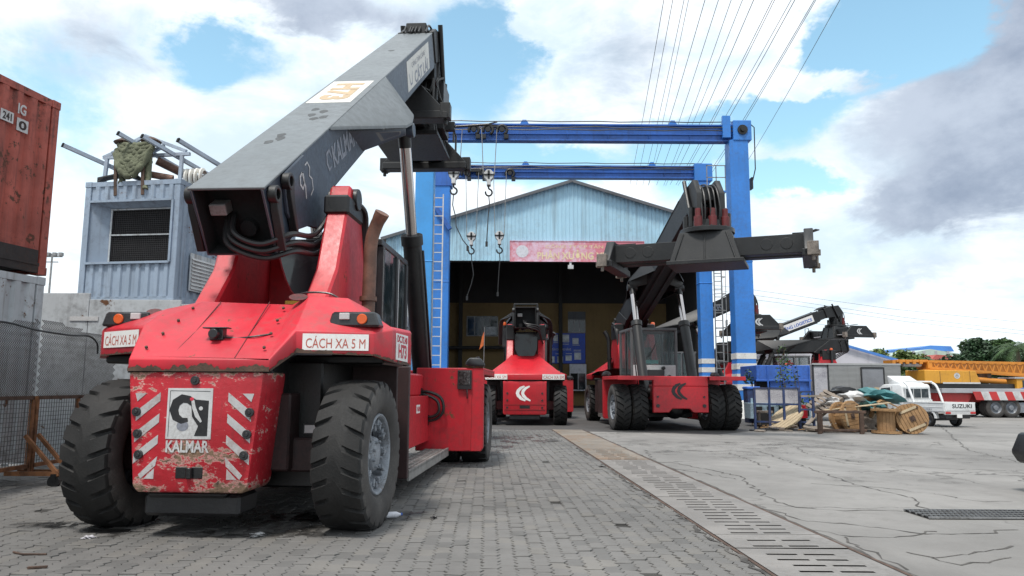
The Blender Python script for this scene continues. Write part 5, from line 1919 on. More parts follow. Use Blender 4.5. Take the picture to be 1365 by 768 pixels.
# louvre vent in the right side
mb = MB()
vo = -CF * (L - .55) + CR_ * .03
for k in range(9):
    z = .42 + k * .085
    mb.add([vo + Z_ * z, vo + CF * 1.05 + Z_ * z, vo + CF * 1.05 + Z_ * (z + .075) + CR_ * .0, vo + Z_ * (z + .075), vo + Z_ * (z - .01) + CR_ * .05, vo + CF * 1.05 + Z_ * (z - .01) + CR_ * .05], [(4, 5, 2, 3), (0, 1, 5, 4)])
lv = part('louvre_vent', MB().poly([vo + Z_ * .36 - CF * .05, vo + Z_ * .36 + CF * 1.1, vo + Z_ * 1.25 + CF * 1.1, vo + Z_ * 1.25 - CF * .05], CR_ * .02), M['cont_grey'], cbq)
part('louvre_blades', mb, M['white_dirty'], lv, smooth=0)
container('shipping_container', 'blue-grey container half hidden below the meshed window container', (bc_.x, bc_.y), .35, 2.9, 6.06, M['cont_blue'], rails=M['cont_grey'])
# things on its roof
RZ = 3.32 + 2.9


def RW(x, d, z):
    """roof frame: x across the end, d back from the end, z above the roof"""
    p = bo + CR_ * x + CF * d
    return Vector((p.x, p.y, RZ + z))


fr_ = thing('roof_frame', 'light blue-grey steel pipe truss on the roof of the window container', 'frame', RW(1.2, .6, 0))
fo = -fr_.location
for a, b in (((.02, .75), (2.30, .75)), ((.25, .85), (1.1, 1.25)), ((1.1, 1.25), (2.2, .82)), ((.08, 0), (.12, .75)), ((2.08, 0), (2.1, .75)), ((1.12, .75), (1.12, 1.25)), ((.02, .75), (.3, .86)), ((1.2, .80), (1.62, .98))):
    part('tube', MB().bar(RW(a[0], .5, a[1]), RW(b[0], .5, b[1]), .075, .075), M['pole_grey'], fr_, loc=fo)
for k, (a, b) in enumerate((((-.50, -.25, .86), (1.45, 2.4, -.05)), ((.88, -.2, 1.10), (2.7, 2.6, -.1)), ((1.50, -.2, 1.0), (3.2, 2.6, -.1)), ((2.42, -.2, .86), (3.7, 2.2, .0)))):
    mb = MB()
    mb.bar(RW(*a), RW(*b), .085, .085)
    o = solo('steel_tube', mb, M['pole_grey'], ('square steel tube jutting left over the roof truss', 'square steel tube crossing the truss near its peak', 'square steel tube just right of the truss peak', 'rightmost square steel tube on the container roof')[k], 'tube', group='loose tubes on the container roof')
    d_ = (RW(*b) - RW(*a)).normalized()
    part('open_end', MB().bar(RW(*a) - d_ * .004, RW(*a) + d_ * .03, .089, .089), M['void'], o)
# tarpaulin slung over two posts
mb = MB()
rt = random.Random(5)
for k in range(15):
    sg_ = .10 + .038 * k
    off_ = rt.uniform(-.04, .04)
    pts = []
    for i in range(9):
        t = i / 8
        x = .66 + .90 * t + off_ * sin(PI * t)
        z = .97 - .02 * k - sg_ * sin(PI * t) ** (.75 + .3 * rt.random() * .3) * .92 + rt.uniform(-.012, .012)
        pts.append(RW(x, .20 - .012 * k + .05 * rt.random() - .10 * sin(PI * t), z))
    mb.tube(catmull(pts, 3), [(.055 + .030 * sin(PI * q / 24)) * (1 + .18 * sin(q * 1.7 + k)) for q in range(25)], 7)
for xx, dz in ((.76, .98), (1.42, .98)):
    for k in range(5 if xx > 1 else 2):
        mb.tube(catmull([RW(xx - .05 + rt.uniform(-.04, .04), .3, dz), RW(xx + rt.uniform(-.09, .09), .2, dz - .2), RW(xx + rt.uniform(-.06, .1), .16, dz - .5), RW(xx + .1 + rt.uniform(-.08, .08), .12, .02), RW(xx + .12, .02, -.22 if xx > 1 else -.05)], 4), [.035 + .02 * ((q + k) % 3) for q in range(17)], 7)
tp = solo('tarpaulin', mb, M['tarp'], 'bundled olive tarpaulin slung between two posts on the container roof', 'tarpaulin', smooth=70)
for xx, d in ((.70, .30), (1.40, .30)):
    mb = MB()
    mb.cyl(RW(xx, d, -.0), RW(xx, d, 1.0), .06, 8)
    p = RW(xx, d, 1.0)
    mb.lathe([(0, 0), (.22, 0), (.24, .03), (.2, .06), (.1, .12), (0, .12)], p, 'z', 14)
    mb.bar(RW(xx + .1, d - .3, -.35), RW(xx, d - .25, .5), .07, .05)
    solo('capped_post', mb, M['rust_dark'], 'rusty capped post holding up the %s end of the olive tarpaulin' % ('left' if xx < 1 else 'right'), 'post', group='posts under the tarpaulin')
for k, (a, b, r_, m_, lb) in enumerate((((1.45, .5, .62), (2.25, 1.1, .22), .10, 'exhaust', 'thick brown pipe lying aslant behind the tarpaulin'), ((1.3, .3, .25), (1.9, .5, .16), .08, 'exhaust', 'short brown pipe lying low on the container roof'))):
    solo('pipe', MB().cyl(RW(*a), RW(*b), r_, 12), M[m_], lb, 'pipe')
mb = MB()
for k in range(6):
    mb.tube(catmull([RW(.15, .2, .04 + .02 * k), RW(.4 + .05 * k, .3, .16 + .02 * k), RW(.9, .35, .20 + .02 * k), RW(1.3, .3, .05)], 6), .035, 6)
solo('hose_coil', mb, M['hose'], 'black rubber hose lying along the left of the container roof', 'hose', smooth=60)
mb = MB()
for k in range(5):
    mb.lathe([(.18, -.05), (.24, -.02), (.24, .02), (.18, .05)], RW(2.0 + .13 * k, .75, .22), 'x', 16)
solo('rope_coil', mb, M['cream'], 'coil of pale rope at the right of the container roof', 'rope')

# flat steel wall and wheeled mesh barriers in front of the containers
pw = thing('steel_panel_wall', 'flat grey steel sheet wall behind the mesh barriers', 'wall', (-8.0, 14.0, 0))
po = -pw.location
for x0, x1, zt in ((-9.4, -7.92, 3.2), (-7.91, -6.2, 3.08), (-6.19, -4.6, 3.0)):
    part('panel', MB().bx(x0, x1, 13.97, 14.03, .05, zt), M['panel_grey'], pw, .004, loc=po)
part('label_strip', MB().bx(-8.25, -7.72, 13.955, 13.968, 2.68, 2.76), M['white_dirty'], pw, loc=po)
for xx in (-9.3, -7.9, -6.2):
    part('post', MB().bx(xx - .04, xx + .04, 14.04, 14.12, 0, 3.0), M['panel_grey'], pw, loc=po)


def barrier(y0, y1, label):
    x = -7.16
    t = thing('mesh_barrier', label, 'barrier', (x, (y0 + y1) / 2, 0), 0, 'wheeled mesh barriers')
    o = -t.location
    for a, b, mm in (((x, y0, .30), (x, y1, .30), 'rust'), ((x, y0, 1.30), (x, y1, 1.30), 'rust_dark'), ((x, y0, .22), (x, y0, 1.32), 'rust'), ((x, y1, .22), (x, y1, 1.32), 'rust'), ((x, (y0 + y1) / 2, .25), (x, (y0 + y1) / 2, 1.3), 'rust')):
        part('rail' if a[2] == b[2] else 'post', MB().bar(a, b, .055, .055), M[mm], t, loc=o)
    for yy in (y0 + .1, y1 - .1):
        part('foot', MB().bar((x - .25, yy, .2), (x + .55, yy, .2), .06, .06), M['rust'], t, loc=o)
        part('brace', MB().bar((x + .5, yy, .22), (x, yy, .75), .05, .05), M['rust'], t, loc=o)
        part('caster', MB().cyl((x + .48, yy - .03, .09), (x + .48, yy + .03, .09), .09, 14).bx(x + .44, x + .52, yy - .04, yy + .04, .1, .2), M['black_grease'], t, loc=o)
    mb = MB()
    y = y0 + .05
    while y < y1:
        mb.bar((x, y, .32), (x, y, 1.28), .007, .007)
        y += .065
    z = .37
    while z < 1.28:
        mb.bar((x, y0, z), (x, y1, z), .007, .007)
        z += .065
    part('wire_grid', mb, M['mesh'], t, loc=o, kind='stuff', smooth=0)
    mb = MB()
    # chain-link upper half with a loose top edge
    y = y0
    k = 0
    while y < y1:
        tp_ = 2.44 + .05 * sin(y * 2.3)
        pts = []
        z = 1.32
        s_ = 1
        while z < tp_:
            pts.append((x + .012 * s_, y + .022 * s_, z))
            z += .055
            s_ = -s_
        mb.tube(pts, .0085, 3, cap=False)
        y += .046
    part('chain_link', mb, M['mesh'], t, loc=o, kind='stuff', smooth=0)
    return t


barrier(8.6, 11.35, 'rust-framed mesh barrier on casters at the left edge')
barrier(11.45, 13.6, 'rust-framed mesh barrier half hidden by the nearest left tyre')
mb = MB()
mb.tube(catmull([(-7.1, 9.6, 2.25), (-7.1, 10.4, 2.36), (-7.08, 11.2, 2.30), (-7.06, 12.0, 2.28), (-7.05, 12.5, 2.30), (-7.04, 12.75, 2.2), (-7.04, 12.8, 2.02)], 6), .016, 6)
solo('cable', mb, M['hose'], 'black cable lying along the top of the mesh', 'cable', smooth=60)
sb = solo('stool', MB().bx(-6.9, -6.35, 13.2, 13.6, .48, .54), M['white_dirty'], 'small pale stool standing behind the mesh', 'stool', bevel=.01)
for a, b in ((-6.85, 13.25), (-6.4, 13.25), (-6.85, 13.55), (-6.4, 13.55)):
    part('leg', MB().bar((a, b, 0), (a, b, .48), .04), M['steel'], sb)
# far lamp mast
lm = solo('lamp_mast', MB().tube([(0, 0, 0), (0, 0, 15.5)], [.16, .09], 8).bar((-1.1, 0, 15.2), (1.1, 0, 15.2), .12).bar((-.7, 0, 14.6), (.7, 0, 14.6), .1), M['steel'], 'distant grey flood light mast beside the red container', 'lamp mast', (at(68, 360, 80).x, 80, 0))
for xx in (-1.0, -.35, .35, 1.0):
    part('lamp_head', MB().bx(xx - .18, xx + .18, -.3, .1, 15.25, 15.6), M['steel'], lm)


# ------------------------------------------------------------------ the other reach stackers
def rs_at(px, Y, hd, along=0.0):
    x = at(px, 520, Y).x
    return (x + sin(R(hd)) * along, Y + cos(R(hd)) * along, 0)


rs2, boom2, cab2, hood2, bp2 = make_rs('red reach stacker with lowered black boom standing in the workshop doorway', 'reach stackers in the yard', (.55, 30.4, 0), 2, 4, 6.5, 'k', 0, spreader=False)
rs3, boom3, cab3, hood3, bp3 = make_rs('red reach stacker facing the camera with its black spreader held across the gantry leg', 'reach stackers in the yard', (5.15, 34.6, 0), 175, 18, 8.7, 'k', 0, R(-27), 6.06, sc=1.03)
rs4, boom4, cab4, hood4, bp4 = make_rs('reach stacker with raised black boom standing behind the right gantry legs', 'reach stackers in the yard', (6.6, 48.2, 0), 96, 23.5, 6.2, 'k', 0, 0, 6.06)
rs5, boom5, cab5, hood5, bp5 = make_rs('farthest reach stacker with a white LOGISTICS panel on its raised boom', 'reach stackers in the yard', (15.2, 58.0, 0), 80, 20, 8.0, 'k', .6, 0, 6.06)
rs6, boom6, cab6, hood6, bp6 = make_rs('reach stacker with level black boom, its tail above the silver box body', 'reach stackers in the yard', (23.4, 52.3, 0), 270, -1, 6.4, 'k', 0, spreader=False)
for hd_, lab in ((hood2, 'CÁCH XA 5M'),):
    for sx in (-1, 1):
        mb = MB()
        o = Vector((sx * 1.12, -.755, 1.89))
        r = Vector((.76, -.24 * -sx * -1 * -1, 0)).normalized() if False else Vector((.76, .24 * sx, 0)).normalized()
        n = r.cross(Z_)
        o = o + n * .01
        mb.flat([(-.46, -.105), (.46, -.105), (.46, .105), (-.46, .105)], o, r, Z_, n, .006, 0)
        mb.text(lab, o + n * .007, r, Z_, .84, .16, 1, .002, .0)
        part('warning_label', mb, [M['white'], M['red_ink']], hd_)
# rear cab window with a rounded foot between the towers of the doorway machine
mb = MB()
mb.prism([(-.50, 3.85), (.50, 3.85), (.47, 3.1), (.30, 2.72), (-.30, 2.72), (-.47, 3.1)], 'y', 1.95, 2.0)
part('rear_window', mb, M['glass'], rs2)
mb = MB()
mb.bx(-.58, .58, 1.3, 1.36, 4.05, 4.7)
for sx in (-1, 1):
    mb.bar((sx * .55, 1.3, 3.9), (sx * .48, 1.3, 5.0), .08, .1)
mb.bar((-.5, 1.3, 4.98), (.5, 1.3, 4.98), .07, .07)
part('hinge_frame', mb, M['black_grease'], rs2, .01)
for k in range(6):
    sx = -1 if k % 2 else 1
    mb = MB()
    mb.tube(catmull([(sx * .2, .6, 4.55), (sx * (.5 + .05 * k), .9, 4.62 - .05 * k), (sx * (.95 + .03 * k), 1.3, 4.2), (sx * (1.0 + .03 * k), 1.8, 3.3)], 6), .035, 6)
    part('hydraulic_hose', mb, M['hose'], rs2)
mb = MB()
mb.flat([(-1.95, -.26), (1.95, -.26), (1.95, .28), (-1.95, .28)], (BW + .002, 5.6, .38), Y_, Z_, X_, .006, 0)
mb.text('TÂN CẢNG LOGISTICS', (BW + .009, 5.6, .38), Y_, Z_, 3.6, .34, 1, .003, .03)
part('name_panel', mb, [M['white'], M['blue_ink']], boom5)
mb = MB()
mb.text('KALMAR', (BW + .004, 4.6, .38), Y_, Z_, 2.0, .32, 0, .003, .02)
part('boom_lettering', mb, M['grey_ink'], boom4)

# ------------------------------------------------------------------ timber pile and scrap by the right gantry leg
M['wood'] = paint('raw_reel_timber', (.33, .19, .085), .75, .28, (.13, .075, .04), .55, scale=3.2, bump=.08)
M['wood_pale'] = paint('pale_timber', (.47, .38, .25), .75, .2, (.2, .14, .09), .5, scale=3, bump=.06)
M['wood_grey'] = paint('weathered_grey_timber', (.24, .20, .165), .85, .3, (.08, .06, .05), .5, scale=3, bump=.08)
M['teal'] = paint('teal_tarp', (.06, .19, .20), .6, .25, (.04, .12, .13), .4, scale=3)
M['bin_blue'] = paint('blue_bin_paint', (.035, .13, .50), .5, .15, (.03, .05, .12), .4, scale=1.4, streak=.25)
M['rack_blue'] = paint('dark_blue_rack_paint', (.022, .045, .13), .5, .3, (.07, .05, .04), .5, scale=4)
M['panel_speck'] = paint('scuffed_pale_panel', (.42, .41, .43), .6, .1, (.16, .15, .18), .8, scale=3)
M['pale_blue'] = paint('pale_blue_machine', (.27, .38, .45), .6, .15, (.05, .05, .05), .6, scale=2)


def reel(label, loc, axis, Rr, w, tilt=None):
    """wooden cable drum: axis is the direction of the spindle"""
    t = thing('cable_reel', label, 'cable reel', loc, 0, 'wooden cable reels in the scrap pile')
    a = Vector(axis).normalized()
    q = Vector((0, 0, 1)).rotation_difference(a).to_matrix()
    spin = Matrix.Rotation(rp.uniform(0, 3), 3, 'Z')
    Tm = q @ spin
    for s_ in (-1, 1):
        mb = MB()
        zc = s_ * (w / 2 - .03)
        n = 9
        for k in range(n):
            x0, x1 = -Rr + 2 * Rr * k / n + .006, -Rr + 2 * Rr * (k + 1) / n - .006
            h0, h1 = math.sqrt(max(Rr * Rr - x0 * x0, .0004)), math.sqrt(max(Rr * Rr - x1 * x1, .0004))
            xm = (x0 + x1) / 2
            hm = math.sqrt(Rr * Rr - xm * xm)
            jz = rp.uniform(-.006, .006)
            mb.poly([Tm @ Vector(p) for p in ((x0, -h0, zc - .03 + jz), (xm, -hm, zc - .03 + jz), (x1, -h1, zc - .03 + jz), (x1, h1, zc - .03 + jz), (xm, hm, zc - .03 + jz), (x0, h0, zc - .03 + jz))], Tm @ Vector((0, 0, .06)))
        for k in range(24):
            u0, u1 = 2 * PI * k / 24, 2 * PI * (k + 1) / 24 - .01
            mb.poly([Tm @ Vector((r_ * cos(u), r_ * sin(u), zc - .045 * s_ - .012)) for r_, u in ((Rr, u0), (Rr, u1), (Rr * .82, u1), (Rr * .82, u0))], Tm @ Vector((0, 0, .025)))
        f = part('flange', mb, M['wood'], t, smooth=0)
        zf_ = s_ * (w / 2 + .012)
        for s2 in (-1, 1):
            mb = MB()
            mb.box(Tm @ Vector((0, s2 * Rr * .62, zf_)), (Rr * 1.1, .08, .03), rot=Tm)
            part('batten', mb, M['wood_pale'], f)
        mb = MB()
        mb.box(Tm @ Vector((0, 0, zf_)), (.17, .17, .012), rot=Tm)
        for x, y in ((.3, .28), (-.3, .28), (.3, -.28), (-.3, -.28), (0, 0)):
            mb.cyl(Tm @ Vector((x * Rr / .5, y * Rr / .5, zf_ - .01)), Tm @ Vector((x * Rr / .5, y * Rr / .5, zf_ + .018)), .035 if (x or y) else .05, 8)
        part('hub_plate', mb, M['rust_dark'], f)
    mb = MB()
    rc = Rr * .56
    for k in range(16):
        u = 2 * PI * k / 16
        rot = Tm @ Matrix.Rotation(u, 3, 'Z')
        mb.box(rot @ Vector((rc, 0, 0)), (.03, rc * .385, w - .08), rot=rot)
    part('core', mb, M['wood'], t, smooth=0)
    return t


def P_(px, py, Y):
    return at(px, py, Y)


def G_(px, Y):
    p = at(px, 540, Y)
    return Vector((p.x, Y, 0))


p = G_(1212, 25.6)
reel('cable reel on its side at the right end of the scrap pile', (p.x, p.y, .50), (-.25, -1, .06), .50, .62)
p = G_(1180, 25.6)
reel('cable reel standing upright like a table beside the pile', (p.x, p.y, .42), (.03, .02, 1), .47, .82)
p = G_(1127, 26.4)
reel('dark cable reel behind the rusty trestle', (p.x, p.y, .53), (.5, -1, .12), .54, .55)
p = G_(1162, 27.2)
reel('tilted cable reel wedged at the middle of the pile', (p.x, p.y, .70), (.75, -1, -.45), .52, .55)
# loose flanges
def disc(label, loc, axis, Rr, mat):
    a = Vector(axis).normalized()
    q = Vector((0, 0, 1)).rotation_difference(a).to_matrix()
    t = thing('reel_flange', label, 'reel flange', loc, 0, 'loose reel flanges')
    n = 8
    for lay in (0, 1):
        qq = q @ Matrix.Rotation(lay * PI / 2, 3, 'Z')
        for k in range(n):
            mb = MB()
            x0, x1 = -Rr + 2 * Rr * k / n + .008, -Rr + 2 * Rr * (k + 1) / n - .008
            h0, h1 = math.sqrt(max(Rr * Rr - x0 * x0, .003)), math.sqrt(max(Rr * Rr - x1 * x1, .003))
            xm = (x0 + x1) / 2
            hm = math.sqrt(Rr * Rr - xm * xm)
            mb.poly([qq @ Vector(p) for p in ((x0, -h0, lay * .036), (xm, -hm, lay * .036), (x1, -h1, lay * .036), (x1, h1, lay * .036), (xm, hm, lay * .036), (x0, h0, lay * .036))], qq @ Vector((0, 0, .032)))
            part('plank', mb, mat, t, smooth=0)
    return t


p = G_(1056, 27.0)
disc('round timber reel flange leaning inside the blue rack', (p.x, p.y + .6, .42), (-.62, -.30, .80), .66, M['wood_pale'])
p = G_(1094, 26.6)
disc('round timber flange lying flat behind the trestle', (p.x, p.y, .07), (.05, -.08, 1), .62, M['wood_grey'])
p = G_(1150, 27.6)
# boards
bl = ['long pale board sloping across the top of the scrap pile', 'pale board beneath the top board of the pile', 'grey board leaning left off the scrap pile', 'short board poking out beside the upright reel', 'weathered board lying along the left of the pile', 'narrow board crossing behind the dark reel']
bs = [((1098, 547, 26.6), (1186, 537, 26.2), .30, .035, 'wood_pale'), ((1104, 550, 26.9), (1160, 540, 26.8), .26, .035, 'wood'), ((1076, 566, 26.9), (1100, 540, 27.2), .2, .03, 'wood_grey'), ((1182, 536, 26.4), (1208, 548, 26.2), .16, .04, 'wood'),
      ((1074, 543, 27.6), (1112, 546, 27.2), .18, .04, 'wood_grey'), ((1110, 556, 27.4), (1150, 546, 27.8), .14, .04, 'wood_grey')]
for (a, b, w, h, m), lb in zip(bs, bl):
    mb = MB()
    mb.bar(P_(*a), P_(*b), w, h)
    solo('timber_board', mb, M[m], lb, 'board', group='boards in the scrap pile', bevel=.004)
# broken pallet
pal = thing('pallet', 'broken grey pallet tilted on the left of the pile', 'pallet', P_(1099, 537, 27.2))
rot = Matrix.Rotation(R(-38), 3, 'Y') @ Matrix.Rotation(R(24), 3, 'X')
for k in range(6):
    part('slat', MB().box(rot @ Vector((-.42 + .165 * k, 0, .06)), (.11, .95, .022), rot=rot), M['wood_grey'], pal)
for k in range(3):
    part('bearer', MB().box(rot @ Vector((0, -.42 + .42 * k, 0)), (.98, .09, .09), rot=rot), M['wood_grey'], pal)


def lump(name, label, cat, c, d, mat, seed, rough=.28):
    rr = random.Random(seed)
    bm = bmesh.new()
    bmesh.ops.create_icosphere(bm, subdivisions=3, radius=1)
    ph = [(rr.uniform(2, 7), rr.uniform(2, 7), rr.uniform(2, 7), rr.uniform(0, 6)) for _ in range(5)]
    for v in bm.verts:
        f = 1 + sum(rough * .4 * sin(a * v.co.x + b * v.co.y + c_ * v.co.z + e) for a, b, c_, e in ph)
        v.co = Vector((v.co.x * d[0] * f, v.co.y * d[1] * f, max(v.co.z, -.5) * d[2] * f))
    me = bpy.data.meshes.new(name)
    bm.to_mesh(me)
    bm.free()
    me.materials.append(mat)
    me.polygons.foreach_set('use_smooth', [True] * len(me.polygons))
    me.set_sharp_from_angle(angle=R(38))
    return thing(name, label, cat, c, 0, None, me)


lump('tarpaulin', 'crumpled teal tarpaulin on the back of the scrap pile', 'tarpaulin', P_(1166, 531, 27.6), (.75, .5, .26), M['teal'], 1, .5)
lump('tarpaulin', 'teal sheet spilling out between the reels', 'tarpaulin', P_(1163, 545, 26.9), (.42, .3, .22), M['teal'], 2, .5)
lump('sack', 'dirty white sack on top of the boards', 'sack', P_(1133, 531, 27.2), (.42, .35, .22), M['white_dirty'], 3, .4)
lump('sack', 'small white bag at the left foot of the board stack', 'sack', P_(1112, 536, 26.9), (.22, .2, .16), M['white_dirty'], 4, .4)
lump('sack', 'dark sack behind the white sack on the boards', 'sack', P_(1122, 526, 27.6), (.5, .4, .22), M['plastic'], 6, .4)
lump('sack', 'grey-brown sack at the foot of the leaning reel', 'sack', P_(1150, 563, 27.0), (.5, .4, .35), M['wood_grey'], 8, .4)
mb = MB()
rb = random.Random(12)
for k in range(90):
    q = G_(rb.uniform(1005, 1205), rb.uniform(26.2, 29.5))
    rot = Matrix.Rotation(rb.uniform(0, 3), 3, 'Z') @ Matrix.Rotation(rb.uniform(-.3, .3), 3, 'X')
    mb.box((q.x, q.y, rb.uniform(.02, .12)), (rb.uniform(.1, .7), rb.uniform(.04, .14), rb.uniform(.02, .06)), rb.choice((0, 0, 1, 2, 3)), rot)
struct('scrap_litter', mb, [M['wood_grey'], M['wood'], M['rust_dark'], M['plastic']], kind='stuff')
# trestle
tr = thing('steel_trestle', 'rusty low steel trestle in front of the dark reel', 'trestle', G_(1120, 25.3))
to = -tr.location
xa_, xb_ = G_(1091, 25.3).x, G_(1147, 25.3).x
for x in (xa_, xb_):
    for dy in (0, .45):
        part('leg', MB().bar((x + dy * .5, 25.3 + dy, 0), (x + dy * .5, 25.3 + dy, .68), .12, .09), M['rust_dark'], tr, .006, loc=to)
for dy, z in ((0, .72), (.45, .72), (.1, .12)):
    part('rail', MB().bar((xa_ - .15 + dy * .5, 25.3 + dy, z), (xb_ + .15 + dy * .5, 25.3 + dy, z), .10, .08), M['rust_dark'], tr, .006, loc=to)
# blue rack with three pale panels
rk = thing('steel_rack', 'dark blue steel rack holding three scuffed pale panels', 'rack', G_(1040, 28))
ko = -rk.location
pxs = (1006, 1025.5, 1045, 1065.5, 1084)
XS = [at(q, 540, 28 - .25 * i).x for i, q in enumerate(pxs)]
for i, x in enumerate(XS):
    part('post', MB().bar((x, 28 - .25 * i, 0), (x, 28 - .25 * i, 1.52 if i < 4 else 1.4), .075, .075), M['rack_blue'], rk, loc=ko)
for i in range(4):
    for z in ((1.50, .92, .28) if i < 3 else (1.38, .75, .30)):
        part('rail', MB().bar((XS[i], 28 - .25 * i, z), (XS[i + 1], 27.75 - .25 * i, z), .06, .06), M['rack_blue'], rk, loc=ko)
    if i < 3:
        part('panel', MB().poly([(XS[i] + .03, 27.97 - .25 * i, .96), (XS[i + 1] - .03, 27.76 - .25 * i, .96), (XS[i + 1] - .03, 27.76 - .25 * i, 1.47), (XS[i] + .03, 27.97 - .25 * i, 1.47)], (0, .02, 0)), M['panel_speck'], rk, loc=ko)
part('shelf_plank', MB().bar((XS[3], 27.1, 1.22), (XS[4] + .55, 26.9, 1.24), .18, .06), M['wood_grey'], rk, loc=ko)
# blue skip behind it
bs_ = thing('blue_skip', 'large blue steel skip behind the rack', 'skip', G_(1046, 31))
so = -bs_.location
x0, x1 = G_(1010, 31).x, G_(1082, 31).x
zt = at(1040, 487, 31).z
part('upper_panel', MB().bx(x0, x1, 31, 33.2, zt - .62, zt), M['bin_blue'], bs_, .02, loc=so)
part('lower_panel', MB().bx(x0 + .55, x1, 31.06, 33.1, .55, zt - .62), M['bin_blue'], bs_, .02, loc=so)
part('rim', MB().bx(x0 - .03, x1 + .03, 30.97, 31.03, zt - .66, zt - .58), M['bin_blue'], bs_, .01, loc=so)
for x in (x0 + .45, x1 - .05, (x0 + x1) / 2):
    part('rib', MB().bx(x - .03, x + .03, 30.95, 31.0, .6, zt - .02), M['bin_blue'], bs_, .006, loc=so)
part('open_side', MB().bx(x0 + .05, x0 + .54, 31.2, 31.25, .7, zt - .62), M['void'], bs_, loc=so)
wb = thing('wheelie_bin', 'dark blue plastic bin beside the striped gantry leg', 'bin', G_(1002, 30.5))
x = wb.location.x
part('body', MB().poly([(-.22, -.25, .12), (.22, -.25, .12), (.26, -.28, 1.45), (-.26, -.28, 1.45)], (0, .52, 0)), M['rack_blue'], wb, .02)
part('lid', MB().bx(-.28, .28, -.32, .28, 1.45, 1.56), M['bin_blue'], wb, .03)
part('label_strip', MB().bx(-.12, -.04, -.292, -.27, .6, 1.1).bx(.04, .12, -.292, -.27, .6, 1.1), M['pale_blue'], wb)
gs = thing('machine_base', 'pale blue machine base with dark openings low behind the rack', 'machine', G_(1035, 30))
go_ = -gs.location
x0, x1 = G_(998, 30).x, G_(1078, 30).x
part('frame', MB().bx(x0, x1, 29.8, 30.6, .30, .92), M['pale_blue'], gs, .02, loc=go_)
for k in range(5):
    xx = x0 + .2 + k * .46
    part('opening', MB().bx(xx, xx + .26, 29.78, 29.81, .42 + .1 * (k % 2), .78), M['void'], gs, loc=go_)
part('red_box', MB().bx(x1 - .75, x1 - .25, 29.5, 29.8, .35, .85), M['red'], gs, .01, loc=go_)
for xx in (x0 + .5, x1 - .5):
    part('wheel', MB().cyl((xx, 29.75, .28), (xx, 29.95, .28), .28, 18), M['rubber'], gs, loc=go_)
stp = thing('broken_stool', 'broken wooden stool standing inside the rack', 'stool', G_(1019, 28.4))
part('seat', MB().box((0, 0, .62), (.5, .35, .08)), M['wood_grey'], stp, .01)
for a in (-.2, .2):
    part('leg', MB().bar((a, 0, .6), (a * 1.2 + .05, .05, 0), .07), M['wood_grey'], stp)


def leaves(mb, c, d, n, s, rr, mi=0, hang=0.0):
    for _ in range(n):
        while True:
            q = Vector((rr.uniform(-1, 1), rr.uniform(-1, 1), rr.uniform(-1, 1)))
            if .15 < q.length < 1:
                break
        p = Vector(c) + Vector((q.x * d[0], q.y * d[1], q.z * d[2]))
        a = Vector((rr.uniform(-1, 1), rr.uniform(-1, 1), rr.uniform(-.6, .4) - hang)).normalized()
        b = a.cross(Vector((rr.uniform(-1, 1), rr.uniform(-1, 1), rr.uniform(-1, 1)))).normalized()
        k = s * rr.uniform(.6, 1.35)
        mb.add([p - a * k * .5, p + b * k * .28, p + a * k * .5, p - b * k * .28], [(0, 1, 2, 3)], mi)


def leafmat(name, c):
    m, q, b = newmat(name)
    P = q.n('ShaderNodeTexCoord').outputs['Object']
    f = q.noise(P, .9, 4)
    f2 = q.noise(P, 9, 3)
    col = q.mix(q.ramp(f, .35, .65), tuple(x * .55 for x in c), tuple(x * 1.35 for x in c))
    col = q.mix(q.m('MULTIPLY', q.ramp(f2, .5, .75), .5), col, (c[0] * 2.2, c[1] * 1.8, c[2] * 1.2))
    q.put(b.inputs['Base Color'], col)
    b.inputs['Roughness'].default_value = .6
    return m


M['leaf'] = leafmat('foliage', (.040, .085, .022))
M['leaf_dark'] = leafmat('dark_foliage', (.022, .055, .020))
M['leaf_yel'] = leafmat('yellow_green_foliage', (.085, .13, .03))
M['bark'] = paint('bark', (.10, .075, .05), .9, .3, scale=4, bump=.2)
M['flower'] = paint('red_blossom', (.5, .05, .03), .7, .2)

pl = thing('climbing_shrub', 'thin straggly shrub growing up in front of the blue skip', 'shrub', G_(1058, 29.6))
rl = random.Random(4)
mb = MB()
for k in range(7):
    x, y = rl.uniform(-.3, .3), rl.uniform(-.2, .2)
    mb.tube(catmull([(x * .3, y * .3, 0), (x, y, .8), (x * 1.4 - .15, y, 1.7), (x * 1.2 - .25 + rl.uniform(-.3, .3), y, 2.5 + rl.uniform(-.4, .7))], 4), [.02 - .0012 * q for q in range(13)], 5)
part('stem', mb, M['bark'], pl)
mb = MB()
leaves(mb, (.0, 0, 1.0), (.85, .4, .45), 260, .12, rl)
leaves(mb, (-.25, 0, 2.0), (.5, .3, .55), 150, .12, rl)
leaves(mb, (-.35, 0, 2.75), (.28, .2, .5), 70, .12, rl)
part('foliage', mb, M['leaf'], pl, smooth=0)
mb = MB()
leaves(mb, (-.12, -.1, 2.45), (.16, .1, .14), 14, .14, rl)
part('blossom', mb, M['flower'], pl, smooth=0)
pl2 = thing('pot_shrub', 'small pale-leaved shrub above the blue bin', 'shrub', G_(1002, 31.6))
mb = MB()
mb.tube([(0, 0, 0), (.05, 0, 1.7)], .03, 5)
part('stem', mb, M['bark'], pl2)
mb = MB()
leaves(mb, (0, 0, 1.95), (.32, .25, .38), 120, .12, rl)
part('foliage', mb, M['leaf'], pl2, smooth=0)

